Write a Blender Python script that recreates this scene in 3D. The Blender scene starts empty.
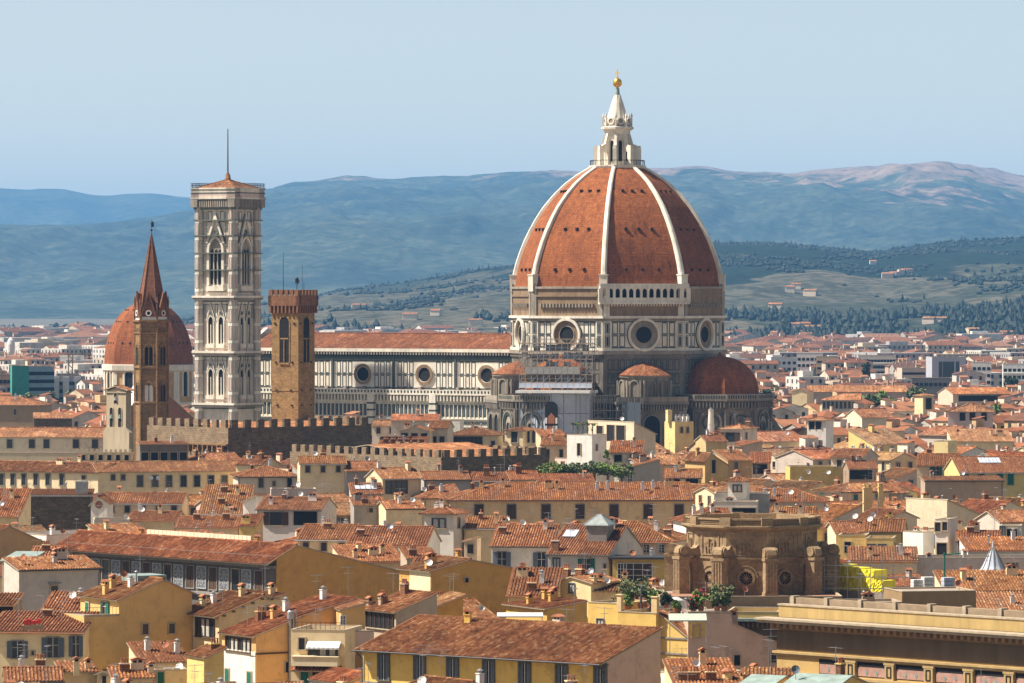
import bpy, math, random
from mathutils import Vector, Matrix, noise
random.seed(7)
sc = bpy.context.scene
col = sc.collection
R = math.radians
# ---------------------------------------------------------------- camera, sky, sun, exposure
F, H, HY = 4860.0, 56.0, 294.0        # focal length in pixels, eye height in metres, picture row of the eye level
cam = bpy.data.cameras.new('camera')
cam.sensor_width = 36.0
cam.lens = 36.0 * F / 1024.0
cam.shift_y = -(341.5 - HY) / 1024.0
cam.clip_start = 1.0
cam.clip_end = 90000.0
camo = bpy.data.objects.new('camera', cam)
col.objects.link(camo)
camo.location = (0, 0, H)
camo.rotation_euler = (R(90), 0, 0)
sc.camera = camo
SUN_AZ, SUN_EL = 88.0, 53.0           # degrees left of the direction back to the camera, height
sv = Vector((-math.sin(R(SUN_AZ)) * math.cos(R(SUN_EL)), -math.cos(R(SUN_AZ)) * math.cos(R(SUN_EL)), math.sin(R(SUN_EL))))
w = bpy.data.worlds.new('World')
sc.world = w
w.use_nodes = True
wn = w.node_tree.nodes
sky = wn.new('ShaderNodeTexSky')
sky.sky_type = 'NISHITA'
sky.sun_disc = False
sky.sun_elevation = R(SUN_EL)
sky.sun_rotation = math.atan2(sv.x, sv.y)
sky.altitude = 100
sky.air_density = 0.45
sky.dust_density = 0.6
sky.ozone_density = 0.4
bg = wn['Background']
bg.inputs['Strength'].default_value = 0.122
wm_ = wn.new('ShaderNodeMix'); wm_.data_type = 'RGBA'; wm_.blend_type = 'MULTIPLY'; wm_.inputs[0].default_value = 1.0
wm_.inputs[7].default_value = (1.13, 0.865, 0.61, 1)      # white balance of the air
w.node_tree.links.new(sky.outputs[0], wm_.inputs[6])
w.node_tree.links.new(wm_.outputs[2], bg.inputs[0])
sun = bpy.data.lights.new('sun', 'SUN')
sun.energy = 5.0
sun.angle = R(0.5)
sun.color = (1.0, 0.93, 0.82)
suno = bpy.data.objects.new('sun', sun)
col.objects.link(suno)
suno.location = (-300, 200, 400)
suno.rotation_euler = sv.to_track_quat('Z', 'Y').to_euler()
sc.view_settings.view_transform = 'Standard'
sc.view_settings.look = 'None'
sc.view_settings.gamma = 1.0
sc.view_settings.exposure = 0.92
sc.view_settings.use_curve_mapping = False
sc.render.engine = 'CYCLES'
cy = sc.cycles
cy.use_denoising = True
cy.max_bounces = 5
cy.diffuse_bounces = 4
cy.glossy_bounces = 2
cy.volume_bounces = 0
cy.transparent_max_bounces = 6
cy.caustics_reflective = False
cy.caustics_refractive = False

def P(px, py, Y):
    return Vector(((px - 512) * Y / F, Y, H - (py - HY) * Y / F))
def YZ(py, z):
    return (H - z) * F / (py - HY)

# ---------------------------------------------------------------- materials
def new_mat(name):
    m = bpy.data.materials.new(name)
    m.use_nodes = True
    nt = m.node_tree
    b = nt.nodes['Principled BSDF']
    b.inputs['Roughness'].default_value = 0.85
    b.inputs['Specular IOR Level'].default_value = 0.25
    return m, nt, b
def node(nt, t, **kw):
    n = nt.nodes.new(t)
    for k, v in kw.items():
        if k == 'op': n.operation = v
        elif k == 'blend': n.blend_type = v
        elif isinstance(k, str) and k.startswith('i'): n.inputs[int(k[1:])].default_value = v
        else: setattr(n, k, v)
    return n
def link(nt, a, b): nt.links.new(a, b)
def mixc(nt, blend, fac, a, b):
    n = nt.nodes.new('ShaderNodeMix'); n.data_type = 'RGBA'; n.blend_type = blend
    for i, v in ((0, fac), (6, a), (7, b)):
        if hasattr(v, 'is_output'): nt.links.new(v, n.inputs[i])
        elif i == 0: n.inputs[0].default_value = v
        else: n.inputs[i].default_value = (v[0], v[1], v[2], 1)
    return n.outputs[2]
def ramp(nt, fac, stops):
    n = nt.nodes.new('ShaderNodeValToRGB')
    el = n.color_ramp.elements
    while len(el) < len(stops): el.new(0.5)
    for e, (p, c) in zip(el, stops):
        e.position = p; e.color = (c[0], c[1], c[2], 1)
    link(nt, fac, n.inputs[0])
    return n.outputs[0]
def tex(nt, scale, detail=4, vec=None, rough=0.6):
    n = nt.nodes.new('ShaderNodeTexNoise')
    n.inputs['Scale'].default_value = scale; n.inputs['Detail'].default_value = detail; n.inputs['Roughness'].default_value = rough
    if vec is not None: link(nt, vec, n.inputs['Vector'])
    return n.outputs[0]
def mapping(nt, vec, scale):
    n = nt.nodes.new('ShaderNodeMapping'); n.inputs['Scale'].default_value = scale
    link(nt, vec, n.inputs[0]); return n.outputs[0]

def simple(name, c, rough=0.85, var=0.25, scale=1.2, metal=0.0, streak=False, spec=0.25):
    m, nt, b = new_mat(name)
    tc = nt.nodes.new('ShaderNodeTexCoord').outputs['Object']
    v = mapping(nt, tc, (1, 1, 0.18)) if streak else tc
    n = tex(nt, scale, 5, v)
    f = ramp(nt, n, [(0.25, (1 - var,) * 3), (0.75, (1 + var * 0.6,) * 3)])
    link(nt, mixc(nt, 'MULTIPLY', 1.0, c, f), b.inputs['Base Color'])
    b.inputs['Roughness'].default_value = rough
    b.inputs['Metallic'].default_value = metal
    b.inputs['Specular IOR Level'].default_value = spec
    return m

def plaster_mat():
    m, nt, b = new_mat('plaster')
    oi = nt.nodes.new('ShaderNodeObjectInfo')
    tc = nt.nodes.new('ShaderNodeTexCoord').outputs['Object']
    n1 = tex(nt, 0.45, 6, tc, 0.65)
    n2 = tex(nt, 1.6, 5, mapping(nt, tc, (1, 1, 0.12)), 0.6)
    n3 = tex(nt, 9.0, 3, tc)
    f1 = ramp(nt, n1, [(0.25, (0.76, 0.73, 0.70)), (0.5, (1, 1, 1)), (0.8, (1.1, 1.09, 1.06))])
    f2 = ramp(nt, n2, [(0.22, (0.72, 0.68, 0.64)), (0.42, (1, 1, 1)), (0.9, (1.05, 1.05, 1.05))])
    f3 = ramp(nt, n3, [(0.2, (0.88, 0.88, 0.88)), (0.8, (1.1, 1.1, 1.1))])
    c = mixc(nt, 'MULTIPLY', 1.0, oi.outputs['Color'], f1)
    c = mixc(nt, 'MULTIPLY', 0.8, c, f2)
    c = mixc(nt, 'MULTIPLY', 0.8, c, f3)
    n4 = tex(nt, 0.22, 4, tc, 0.7)
    patch = ramp(nt, n4, [(0.59, (0, 0, 0)), (0.62, (1, 1, 1))])
    c = mixc(nt, 'MIX', mixc(nt, 'MULTIPLY', 1.0, patch, (0.45, 0.45, 0.45)), c, mixc(nt, 'MULTIPLY', 1.0, c, (0.62, 0.62, 0.66)))
    link(nt, c, b.inputs['Base Color'])
    bp = nt.nodes.new('ShaderNodeBump'); bp.inputs['Strength'].default_value = 0.25; bp.inputs['Distance'].default_value = 0.05
    link(nt, n3, bp.inputs['Height']); link(nt, bp.outputs[0], b.inputs['Normal'])
    return m

def tile_mat(name='roof_tiles', cols=True):
    m, nt, b = new_mat(name)
    oi = nt.nodes.new('ShaderNodeObjectInfo')
    uv = nt.nodes.new('ShaderNodeUVMap').outputs[0]
    sp = nt.nodes.new('ShaderNodeSeparateXYZ'); link(nt, uv, sp.inputs[0])
    def md(op, a, v=None, o=None):
        n = nt.nodes.new('ShaderNodeMath'); n.operation = op; link(nt, a, n.inputs[0])
        if v is not None: n.inputs[1].default_value = v
        if o is not None: link(nt, o, n.inputs[1])
        return n.outputs[0]
    fu = md('FLOOR', md('DIVIDE', sp.outputs[0], 0.40))
    fv = md('FLOOR', md('DIVIDE', sp.outputs[1], 0.45))
    cb = nt.nodes.new('ShaderNodeCombineXYZ'); link(nt, fu, cb.inputs[0]); link(nt, fv, cb.inputs[1]); link(nt, md('MULTIPLY', oi.outputs['Random'], 71.0), cb.inputs[2])
    wn_ = nt.nodes.new('ShaderNodeTexWhiteNoise'); link(nt, cb.outputs[0], wn_.inputs[0])
    c = ramp(nt, wn_.outputs[0], [(0.0, (0.20, 0.070, 0.028)), (0.18, (0.275, 0.094, 0.032)), (0.5, (0.325, 0.122, 0.042)), (0.8, (0.385, 0.160, 0.060)), (0.95, (0.43, 0.22, 0.10)), (1.0, (0.47, 0.30, 0.16))])
    uvo = nt.nodes.new('ShaderNodeVectorMath'); uvo.operation = 'ADD'
    link(nt, uv, uvo.inputs[0])
    cb2 = nt.nodes.new('ShaderNodeCombineXYZ'); link(nt, md('MULTIPLY', oi.outputs['Random'], 400.0), cb2.inputs[0]); link(nt, cb2.outputs[0], uvo.inputs[1])
    n1 = tex(nt, 0.35, 6, uvo.outputs[0], 0.7)
    n2 = tex(nt, 1.7, 5, uvo.outputs[0], 0.7)
    f1 = ramp(nt, n1, [(0.3, (0.56, 0.53, 0.52)), (0.5, (1, 1, 1)), (0.72, (1.16, 1.2, 1.24))])
    f2 = ramp(nt, n2, [(0.28, (0.80, 0.77, 0.75)), (0.5, (1, 1, 1)), (0.75, (1.10, 1.11, 1.10))])
    c = mixc(nt, 'MULTIPLY', 1.0, c, f1)
    c = mixc(nt, 'MULTIPLY', 0.8, c, f2)
    wc_ = nt.nodes.new('ShaderNodeTexWhiteNoise'); wc_.noise_dimensions = '1D'; link(nt, fu, wc_.inputs['W'])
    c = mixc(nt, 'MULTIPLY', 1.0, c, ramp(nt, wc_.outputs[0], [(0.0, (0.78, 0.77, 0.76)), (1.0, (1.18, 1.18, 1.18))]))
    c = mixc(nt, 'MULTIPLY', 1.0, c, oi.outputs['Color'])
    vo = nt.nodes.new('ShaderNodeTexVoronoi'); vo.inputs['Scale'].default_value = 0.33; link(nt, uvo.outputs[0], vo.inputs['Vector'])
    vw = nt.nodes.new('ShaderNodeTexWhiteNoise'); link(nt, vo.outputs['Color'], vw.inputs[0])
    c = mixc(nt, 'MULTIPLY', 1.0, c, ramp(nt, vw.outputs[0], [(0.0, (0.70, 0.70, 0.72)), (0.12, (0.95, 0.95, 0.96)), (0.80, (1.0, 1.0, 1.0)), (0.9, (1.22, 1.26, 1.25)), (1.0, (1.35, 1.48, 1.6))]))
    st_ = tex(nt, 1.0, 5, mapping(nt, uvo.outputs[0], (1.6, 0.13, 1)), 0.7)
    c = mixc(nt, 'MULTIPLY', 0.9, c, ramp(nt, st_, [(0.30, (0.52, 0.50, 0.50)), (0.48, (1, 1, 1)), (0.8, (1.08, 1.1, 1.1))]))
    age = md('MULTIPLY', oi.outputs['Random'], 0.42)
    c = mixc(nt, 'MIX', age, c, mixc(nt, 'MULTIPLY', 1.0, c, (0.78, 0.98, 1.2)))
    link(nt, c, b.inputs['Base Color'])
    if cols:
        wv = md('SINE', md('MULTIPLY', sp.outputs[0], 2 * math.pi / 0.40))
        bp = nt.nodes.new('ShaderNodeBump'); bp.inputs['Strength'].default_value = 0.6; bp.inputs['Distance'].default_value = 0.06
        link(nt, wv, bp.inputs['Height']); link(nt, bp.outputs[0], b.inputs['Normal'])
    return m

def stone_mat(name, c1, c2, bw=0.7, bh=0.32, mort=(0.5, 0.5, 0.5)):
    m, nt, b = new_mat(name)
    uv = nt.nodes.new('ShaderNodeUVMap').outputs[0]
    br = nt.nodes.new('ShaderNodeTexBrick')
    br.inputs['Scale'].default_value = 1.0; br.inputs['Brick Width'].default_value = bw; br.inputs['Row Height'].default_value = bh
    br.inputs['Mortar Size'].default_value = 0.03; br.inputs['Bias'].default_value = 0.0
    br.inputs['Color1'].default_value = (*c1, 1); br.inputs['Color2'].default_value = (*c2, 1)
    br.inputs['Mortar'].default_value = (c1[0] * mort[0], c1[1] * mort[1], c1[2] * mort[2], 1)
    link(nt, uv, br.inputs['Vector'])
    n1 = tex(nt, 0.5, 6, uv, 0.7)
    n2 = tex(nt, 2.2, 4, uv, 0.7)
    f1 = ramp(nt, n1, [(0.3, (0.62, 0.6, 0.6)), (0.55, (1, 1, 1)), (0.75, (1.2, 1.2, 1.15))])
    f2 = ramp(nt, n2, [(0.25, (0.6, 0.6, 0.6)), (0.5, (1, 1, 1)), (0.75, (1.25, 1.22, 1.18))])
    c = mixc(nt, 'MULTIPLY', 1.0, br.outputs[0], f1)
    c = mixc(nt, 'MULTIPLY', 1.0, c, f2)
    link(nt, c, b.inputs['Base Color'])
    bp = nt.nodes.new('ShaderNodeBump'); bp.inputs['Strength'].default_value = 0.5; bp.inputs['Distance'].default_value = 0.08
    link(nt, n2, bp.inputs['Height']); link(nt, bp.outputs[0], b.inputs['Normal'])
    return m

def marble_mat(name, c, dirt=0.35):
    m, nt, b = new_mat(name)
    tc = nt.nodes.new('ShaderNodeTexCoord').outputs['Object']
    n1 = tex(nt, 0.12, 6, tc, 0.7)
    n2 = tex(nt, 0.9, 5, mapping(nt, tc, (1, 1, 0.2)), 0.7)
    f1 = ramp(nt, n1, [(0.3, (1 - dirt, 1 - dirt * 1.05, 1 - dirt * 1.1)), (0.6, (1, 1, 1)), (0.8, (1.08, 1.07, 1.05))])
    f2 = ramp(nt, n2, [(0.25, (1 - dirt,) * 3), (0.55, (1, 1, 1)), (0.8, (1.1, 1.09, 1.06))])
    cc = mixc(nt, 'MULTIPLY', 1.0, c, f1)
    cc = mixc(nt, 'MULTIPLY', 1.0, cc, f2)
    link(nt, cc, b.inputs['Base Color'])
    b.inputs['Roughness'].default_value = 0.6
    return m

def leaf_mat(name, c1, c2):
    m, nt, b = new_mat(name)
    g = nt.nodes.new('ShaderNodeNewGeometry')
    c = ramp(nt, g.outputs['Random Per Island'], [(0.0, c1), (0.6, tuple((a + d) / 2 for a, d in zip(c1, c2))), (1.0, c2)])
    link(nt, c, b.inputs['Base Color'])
    b.inputs['Roughness'].default_value = 0.7
    return m

M = dict(
    plaster=plaster_mat(), tile=tile_mat(), tileflat=tile_mat('roof_tiles_plain', False),
    lead=simple('grey_green_glass', (0.27, 0.30, 0.29), 0.4, 0.3, 1.5), frame=simple('dark_grey_surround', (0.13, 0.125, 0.11), 0.9, 0.3, 1.5), glass=simple('window_glass', (0.025, 0.028, 0.032), 0.15, 0.3, 0.7, spec=0.5),
    dark=simple('dark_interior_and_shade', (0.018, 0.015, 0.013), 0.9, 0.3, 1.0),
    stonetrim=simple('grey_stone_trim', (0.27, 0.25, 0.22), 0.9, 0.3, 1.5),
    beigetrim=simple('beige_trim', (0.42, 0.34, 0.24), 0.9, 0.3, 1.5),
    wood=simple('brown_wood', (0.10, 0.055, 0.03), 0.7, 0.3, 2.0),
    green=simple('green_paint', (0.02, 0.14, 0.09), 0.6, 0.25, 2.0),
    bluegrey=simple('blue_grey_paint', (0.12, 0.14, 0.17), 0.6, 0.25, 2.0),
    whitepaint=simple('white_paint', (0.72, 0.70, 0.66), 0.6, 0.2, 1.0),
    metal=simple('grey_metal', (0.35, 0.35, 0.36), 0.45, 0.3, 2.0, 0.6),
    darkmetal=simple('dark_metal', (0.05, 0.05, 0.05), 0.5, 0.3, 2.0, 0.3),
    copper=simple('green_copper', (0.26, 0.33, 0.30), 0.6, 0.35, 0.8),
    concrete=simple('terrace_floor', (0.33, 0.27, 0.22), 0.9, 0.35, 0.5),
    redfloor=simple('red_floor', (0.32, 0.16, 0.10), 0.8, 0.3, 0.8),
    gold=simple('gilded_copper', (0.95, 0.55, 0.10), 0.25, 0.15, 2.0, 0.9, spec=0.5),
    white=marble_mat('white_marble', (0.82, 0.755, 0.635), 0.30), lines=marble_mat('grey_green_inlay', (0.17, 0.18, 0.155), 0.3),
    dirty=marble_mat('weathered_marble', (0.36, 0.31, 0.245), 0.45), soot_shade=marble_mat('sooty_shaded_marble', (0.25, 0.22, 0.18), 0.45), infill=marble_mat('pale_pink_marble', (0.68, 0.54, 0.46), 0.25),  # the sooty marble tone also carries the shade on the tribunes
    gmarb=marble_mat('green_marble', (0.060, 0.078, 0.068), 0.3),
    pink=marble_mat('pink_marble', (0.42, 0.27, 0.225), 0.3),
    raw=marble_mat('raw_masonry', (0.30, 0.205, 0.12), 0.4),
    tower=stone_mat('tower_stone', (0.40, 0.25, 0.10), (0.30, 0.18, 0.075), 0.6, 0.3),
    brick=stone_mat('red_brick', (0.29, 0.14, 0.07), (0.22, 0.10, 0.05), 0.5, 0.22),
    pietra=stone_mat('brown_stone', (0.33, 0.20, 0.088), (0.25, 0.145, 0.065), 0.9, 0.4),
    tribune=stone_mat('brown_sandstone_blocks', (0.36, 0.25, 0.138), (0.29, 0.20, 0.11), 1.2, 0.5, (0.8, 0.8, 0.8)),
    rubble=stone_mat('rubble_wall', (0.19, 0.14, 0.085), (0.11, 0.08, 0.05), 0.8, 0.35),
    spire=stone_mat('spire_brick', (0.25, 0.105, 0.056), (0.18, 0.075, 0.040), 0.6, 0.3),
    library=simple('brown_sandstone', (0.31, 0.19, 0.095), 0.9, 0.35, 0.5, streak=True),
    sheet=simple('grey_sheeting', (0.46, 0.50, 0.58), 0.6, 0.15, 0.3),
    steel=simple('scaffold_steel', (0.36, 0.34, 0.32), 0.5, 0.2, 1.0, 0.3),
    plank=simple('scaffold_plank', (0.32, 0.22, 0.13), 0.8, 0.3, 1.0),
    yellow=simple('yellow_tarpaulin', (0.85, 0.72, 0.04), 0.5, 0.15, 0.8),
    red=simple('red_paint', (0.55, 0.05, 0.03), 0.5, 0.2, 1.0),
    clay=simple('terracotta_clay', (0.36, 0.14, 0.07), 0.8, 0.3, 3.0),
    bark=simple('bark', (0.09, 0.065, 0.045), 0.9, 0.3, 3.0),
    leaf=leaf_mat('leaves', (0.045, 0.065, 0.022), (0.16, 0.19, 0.075)), pan=simple('roof_tile_channels', (0.175, 0.066, 0.026), 0.95, 0.4, 1.2), castle=stone_mat('castle_stone', (0.30, 0.215, 0.13), (0.22, 0.155, 0.095), 0.9, 0.4),
    leafb=leaf_mat('bright_leaves', (0.05, 0.10, 0.015), (0.17, 0.23, 0.04)),
    leafd=leaf_mat('dark_leaves', (0.018, 0.032, 0.016), (0.05, 0.075, 0.03)),
    hillleaf=leaf_mat('hill_leaves', (0.006, 0.013, 0.009), (0.024, 0.036, 0.020)), flower=simple('pink_flowers', (0.6, 0.06, 0.10), 0.7, 0.3, 3.0),
)

# ---------------------------------------------------------------- mesh builder
class MB:
    def __init__(s):
        s.v = []; s.f = []; s.m = []; s.uv = []; s.M = None; s.cl = []; s.usecol = False; s.c = (1, 1, 1)
    def add(s, pts, mi=0, uv=None):
        n = len(s.v)
        if s.M is not None: pts = [s.M @ Vector(p) for p in pts]
        s.v.extend([tuple(p) for p in pts])
        s.f.append(tuple(range(n, n + len(pts)))); s.m.append(mi)
        if uv is None:
            a = Vector(pts[0]); nn = Vector((0, 0, 0))
            for i in range(len(pts)):
                p, q = Vector(pts[i]), Vector(pts[(i + 1) % len(pts)])
                nn += (p - a).cross(q - a)
            if nn.length < 1e-12: nn = Vector((0, 0, 1))
            nn.normalize()
            if abs(nn.z) > 0.98: e, t = Vector((1, 0, 0)), Vector((0, 1, 0))
            else:
                e = Vector((0, 0, 1)).cross(nn).normalized(); t = nn.cross(e)
            uv = [(Vector(p).dot(e), Vector(p).dot(t)) for p in pts]
        s.uv.append(uv)
        if s.usecol: s.cl.append(s.c)
    def box(s, x0, x1, y0, y1, z0, z1, mi=0, bottom=True):
        a = [(x0, y0, z0), (x1, y0, z0), (x1, y1, z0), (x0, y1, z0), (x0, y0, z1), (x1, y0, z1), (x1, y1, z1), (x0, y1, z1)]
        for q in ((0, 1, 5, 4), (1, 2, 6, 5), (2, 3, 7, 6), (3, 0, 4, 7), (4, 5, 6, 7)): s.add([a[i] for i in q], mi)
        if bottom: s.add([a[i] for i in (3, 2, 1, 0)], mi)
    def ext(s, pts, y0, y1, mi=0, side=None):           # outline in x,z pulled from y0 (near) to y1
        side = mi if side is None else side
        s.add([(x, y0, z) for x, z in pts], mi)
        n = len(pts)
        for i in range(n):
            (xa, za), (xb, zb) = pts[i], pts[(i + 1) % n]
            s.add([(xb, y0, zb), (xa, y0, za), (xa, y1, za), (xb, y1, zb)], side)
        s.add([(x, y1, z) for x, z in reversed(pts)], mi)
    def band(s, out, inn, y0, y1, mi=0, closed=False):   # frame between two outlines of equal length
        n = len(out)
        for i in range(n if closed else n - 1):
            j = (i + 1) % n
            o1, o2, i1, i2 = out[i], out[j], inn[i], inn[j]
            s.add([(o1[0], y0, o1[1]), (o2[0], y0, o2[1]), (i2[0], y0, i2[1]), (i1[0], y0, i1[1])], mi)
            s.add([(o2[0], y0, o2[1]), (o1[0], y0, o1[1]), (o1[0], y1, o1[1]), (o2[0], y1, o2[1])], mi)
            s.add([(i1[0], y0, i1[1]), (i2[0], y0, i2[1]), (i2[0], y1, i2[1]), (i1[0], y1, i1[1])], mi)
    def lathe(s, prof, n=16, c=(0, 0), mi=0, rot=0.0, a0=0.0, a1=360.0):
        full = abs(a1 - a0) >= 359.9
        k = n if full else n + 1
        ang = [R(a0 + (a1 - a0) * i / n) + rot for i in range(k)]
        for (r0, z0), (r1, z1) in zip(prof[:-1], prof[1:]):
            for i in range(n):
                a, b = ang[i], ang[(i + 1) % k]
                p = [(c[0] + r0 * math.cos(a), c[1] + r0 * math.sin(a), z0), (c[0] + r0 * math.cos(b), c[1] + r0 * math.sin(b), z0),
                     (c[0] + r1 * math.cos(b), c[1] + r1 * math.sin(b), z1), (c[0] + r1 * math.cos(a), c[1] + r1 * math.sin(a), z1)]
                if r1 < 1e-6: p = p[:3]
                elif r0 < 1e-6: p = [p[0], p[2], p[3]]
                s.add(p, mi)
    def tube(s, p0, p1, r0, r1=None, n=6, mi=0, cap=True):
        r1 = r0 if r1 is None else r1
        p0, p1 = Vector(p0), Vector(p1)
        d = (p1 - p0)
        if d.length < 1e-6: return
        d.normalize()
        u = d.orthogonal().normalized(); t = d.cross(u)
        A = [p0 + (u * math.cos(2 * math.pi * i / n) + t * math.sin(2 * math.pi * i / n)) * r0 for i in range(n)]
        B = [p1 + (u * math.cos(2 * math.pi * i / n) + t * math.sin(2 * math.pi * i / n)) * r1 for i in range(n)]
        for i in range(n):
            j = (i + 1) % n
            s.add([A[i], A[j], B[j], B[i]], mi)
        if cap: s.add(B, mi); s.add(A[::-1], mi)
    def ball(s, c, r, n=10, mi=0, sz=1.0):
        prof = [(r * math.sin(math.pi * i / 6), c[2] - r * sz * math.cos(math.pi * i / 6)) for i in range(7)]
        prof[0] = (0, prof[0][1]); prof[-1] = (0, prof[-1][1])
        s.lathe(prof, n, (c[0], c[1]), mi)
    def mesh(s, name, mats, smooth=False):
        me = bpy.data.meshes.new(name)
        me.from_pydata(s.v, [], s.f)
        for m in mats: me.materials.append(M[m] if isinstance(m, str) else m)
        me.polygons.foreach_set('material_index', s.m)
        ul = me.uv_layers.new(name='UVMap')
        flat = [c for f in s.uv for p in f for c in (p[0], p[1])]
        ul.data.foreach_set('uv', flat)
        if s.usecol:
            ca = me.color_attributes.new('Col', 'FLOAT_COLOR', 'CORNER')
            fl = []
            for f, c in zip(s.f, s.cl): fl.extend((c[0], c[1], c[2], 1.0) * len(f))
            ca.data.foreach_set('color', fl)
        if smooth: me.polygons.foreach_set('use_smooth', [True] * len(s.f))
        me.update()
        return me
    def build(s, name, mats, parent=None, color=None, smooth=False):
        if not s.f: return None
        if not isinstance(mats, (list, tuple)): mats = [mats]
        return place(name, s.mesh(name, mats, smooth), parent, None, color)
def place(name, me, parent=None, mat=None, color=None):
    o = bpy.data.objects.new(name, me)
    col.objects.link(o)
    if parent is not None: o.parent = parent
    if mat is not None: o.matrix_local = mat
    if color is not None: o.color = (color[0], color[1], color[2], 1)
    return o
def empty(name, loc, rz=0.0):
    o = bpy.data.objects.new(name, None)
    o.empty_display_size = 1.0
    col.objects.link(o)
    o.location = loc; o.rotation_euler = (0, 0, rz)
    return o
def tag(o, label=None, cat=None, group=None, kind=None):
    if label: o['label'] = label
    if cat: o['category'] = cat
    if group: o['group'] = group
    if kind: o['kind'] = kind
    return o
def copy_tree(o, parent=None):
    c = o.copy(); col.objects.link(c)
    if parent is not None: c.parent = parent
    for ch in list(o.children): copy_tree(ch, c)
    return c
def face(theta, dist, c=(0, 0)):     # frame of a wall whose outward normal points at angle theta: x right, y inward, z up
    return Matrix.Translation((c[0], c[1], 0)) @ Matrix.Rotation(R(theta) + math.pi / 2, 4, 'Z') @ Matrix.Translation((0, -dist, 0))
def arch_pts(cx, z0, w, h, pointed=False, n=8):   # opening outline: straight sides and a round or pointed head
    r = w / 2; zs = z0 + h - (r * 1.5 if pointed else r)
    pts = [(cx - r, z0), (cx + r, z0), (cx + r, zs)]
    for i in range(1, n):
        t = i / n
        if pointed:
            if t <= 0.5:
                a = t / 0.5 * R(60); pts.append((cx - r + 2 * r * math.cos(a) * 1.0, zs + 1.5 * r * math.sin(a) / math.sin(R(60))))
            else:
                a = (1 - t) / 0.5 * R(60); pts.append((cx + r - 2 * r * math.cos(a), zs + 1.5 * r * math.sin(a) / math.sin(R(60))))
        else:
            a = math.pi * t; pts.append((cx + r * math.cos(a), zs + r * math.sin(a)))
    pts.append((cx - r, zs))
    if pointed: pts = [(min(max(x, cx - r), cx + r), z) for x, z in pts]
    return pts
def arch(mb, cx, z0, w, h, frame=0.3, y=-0.12, mi_d=1, mi_f=0, pointed=False):
    inn = arch_pts(cx, z0, w, h, pointed); out = arch_pts(cx, z0, w + 2 * frame, h + frame, pointed)
    mb.add([(x, -0.03, z) for x, z in inn], mi_d)
    mb.band(out[1:] + out[:1], inn[1:] + inn[:1], y, 0.0, mi_f)
def panel(mb, x0, x1, z0, z1, b=0.25, y=-0.07, mi=1):     # a rectangular inlaid border
    mb.box(x0, x1, y, 0, z0, z0 + b, mi, False); mb.box(x0, x1, y, 0, z1 - b, z1, mi, False)
    mb.box(x0, x0 + b, y, 0, z0 + b, z1 - b, mi, False); mb.box(x1 - b, x1, y, 0, z0 + b, z1 - b, mi, False)
def ring(mb, cx, cz, r0, r1, y0, y1, mi, n=28):
    o = [(cx + r1 * math.cos(2 * math.pi * i / n), cz + r1 * math.sin(2 * math.pi * i / n)) for i in range(n)]
    q = [(cx + r0 * math.cos(2 * math.pi * i / n), cz + r0 * math.sin(2 * math.pi * i / n)) for i in range(n)]
    mb.band(o, q, y0, y1, mi, True)
def disc(mb, cx, cz, r, y, mi, n=28):
    mb.add([(cx + r * math.cos(2 * math.pi * i / n), y, cz + r * math.sin(2 * math.pi * i / n)) for i in range(n)], mi)
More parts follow.
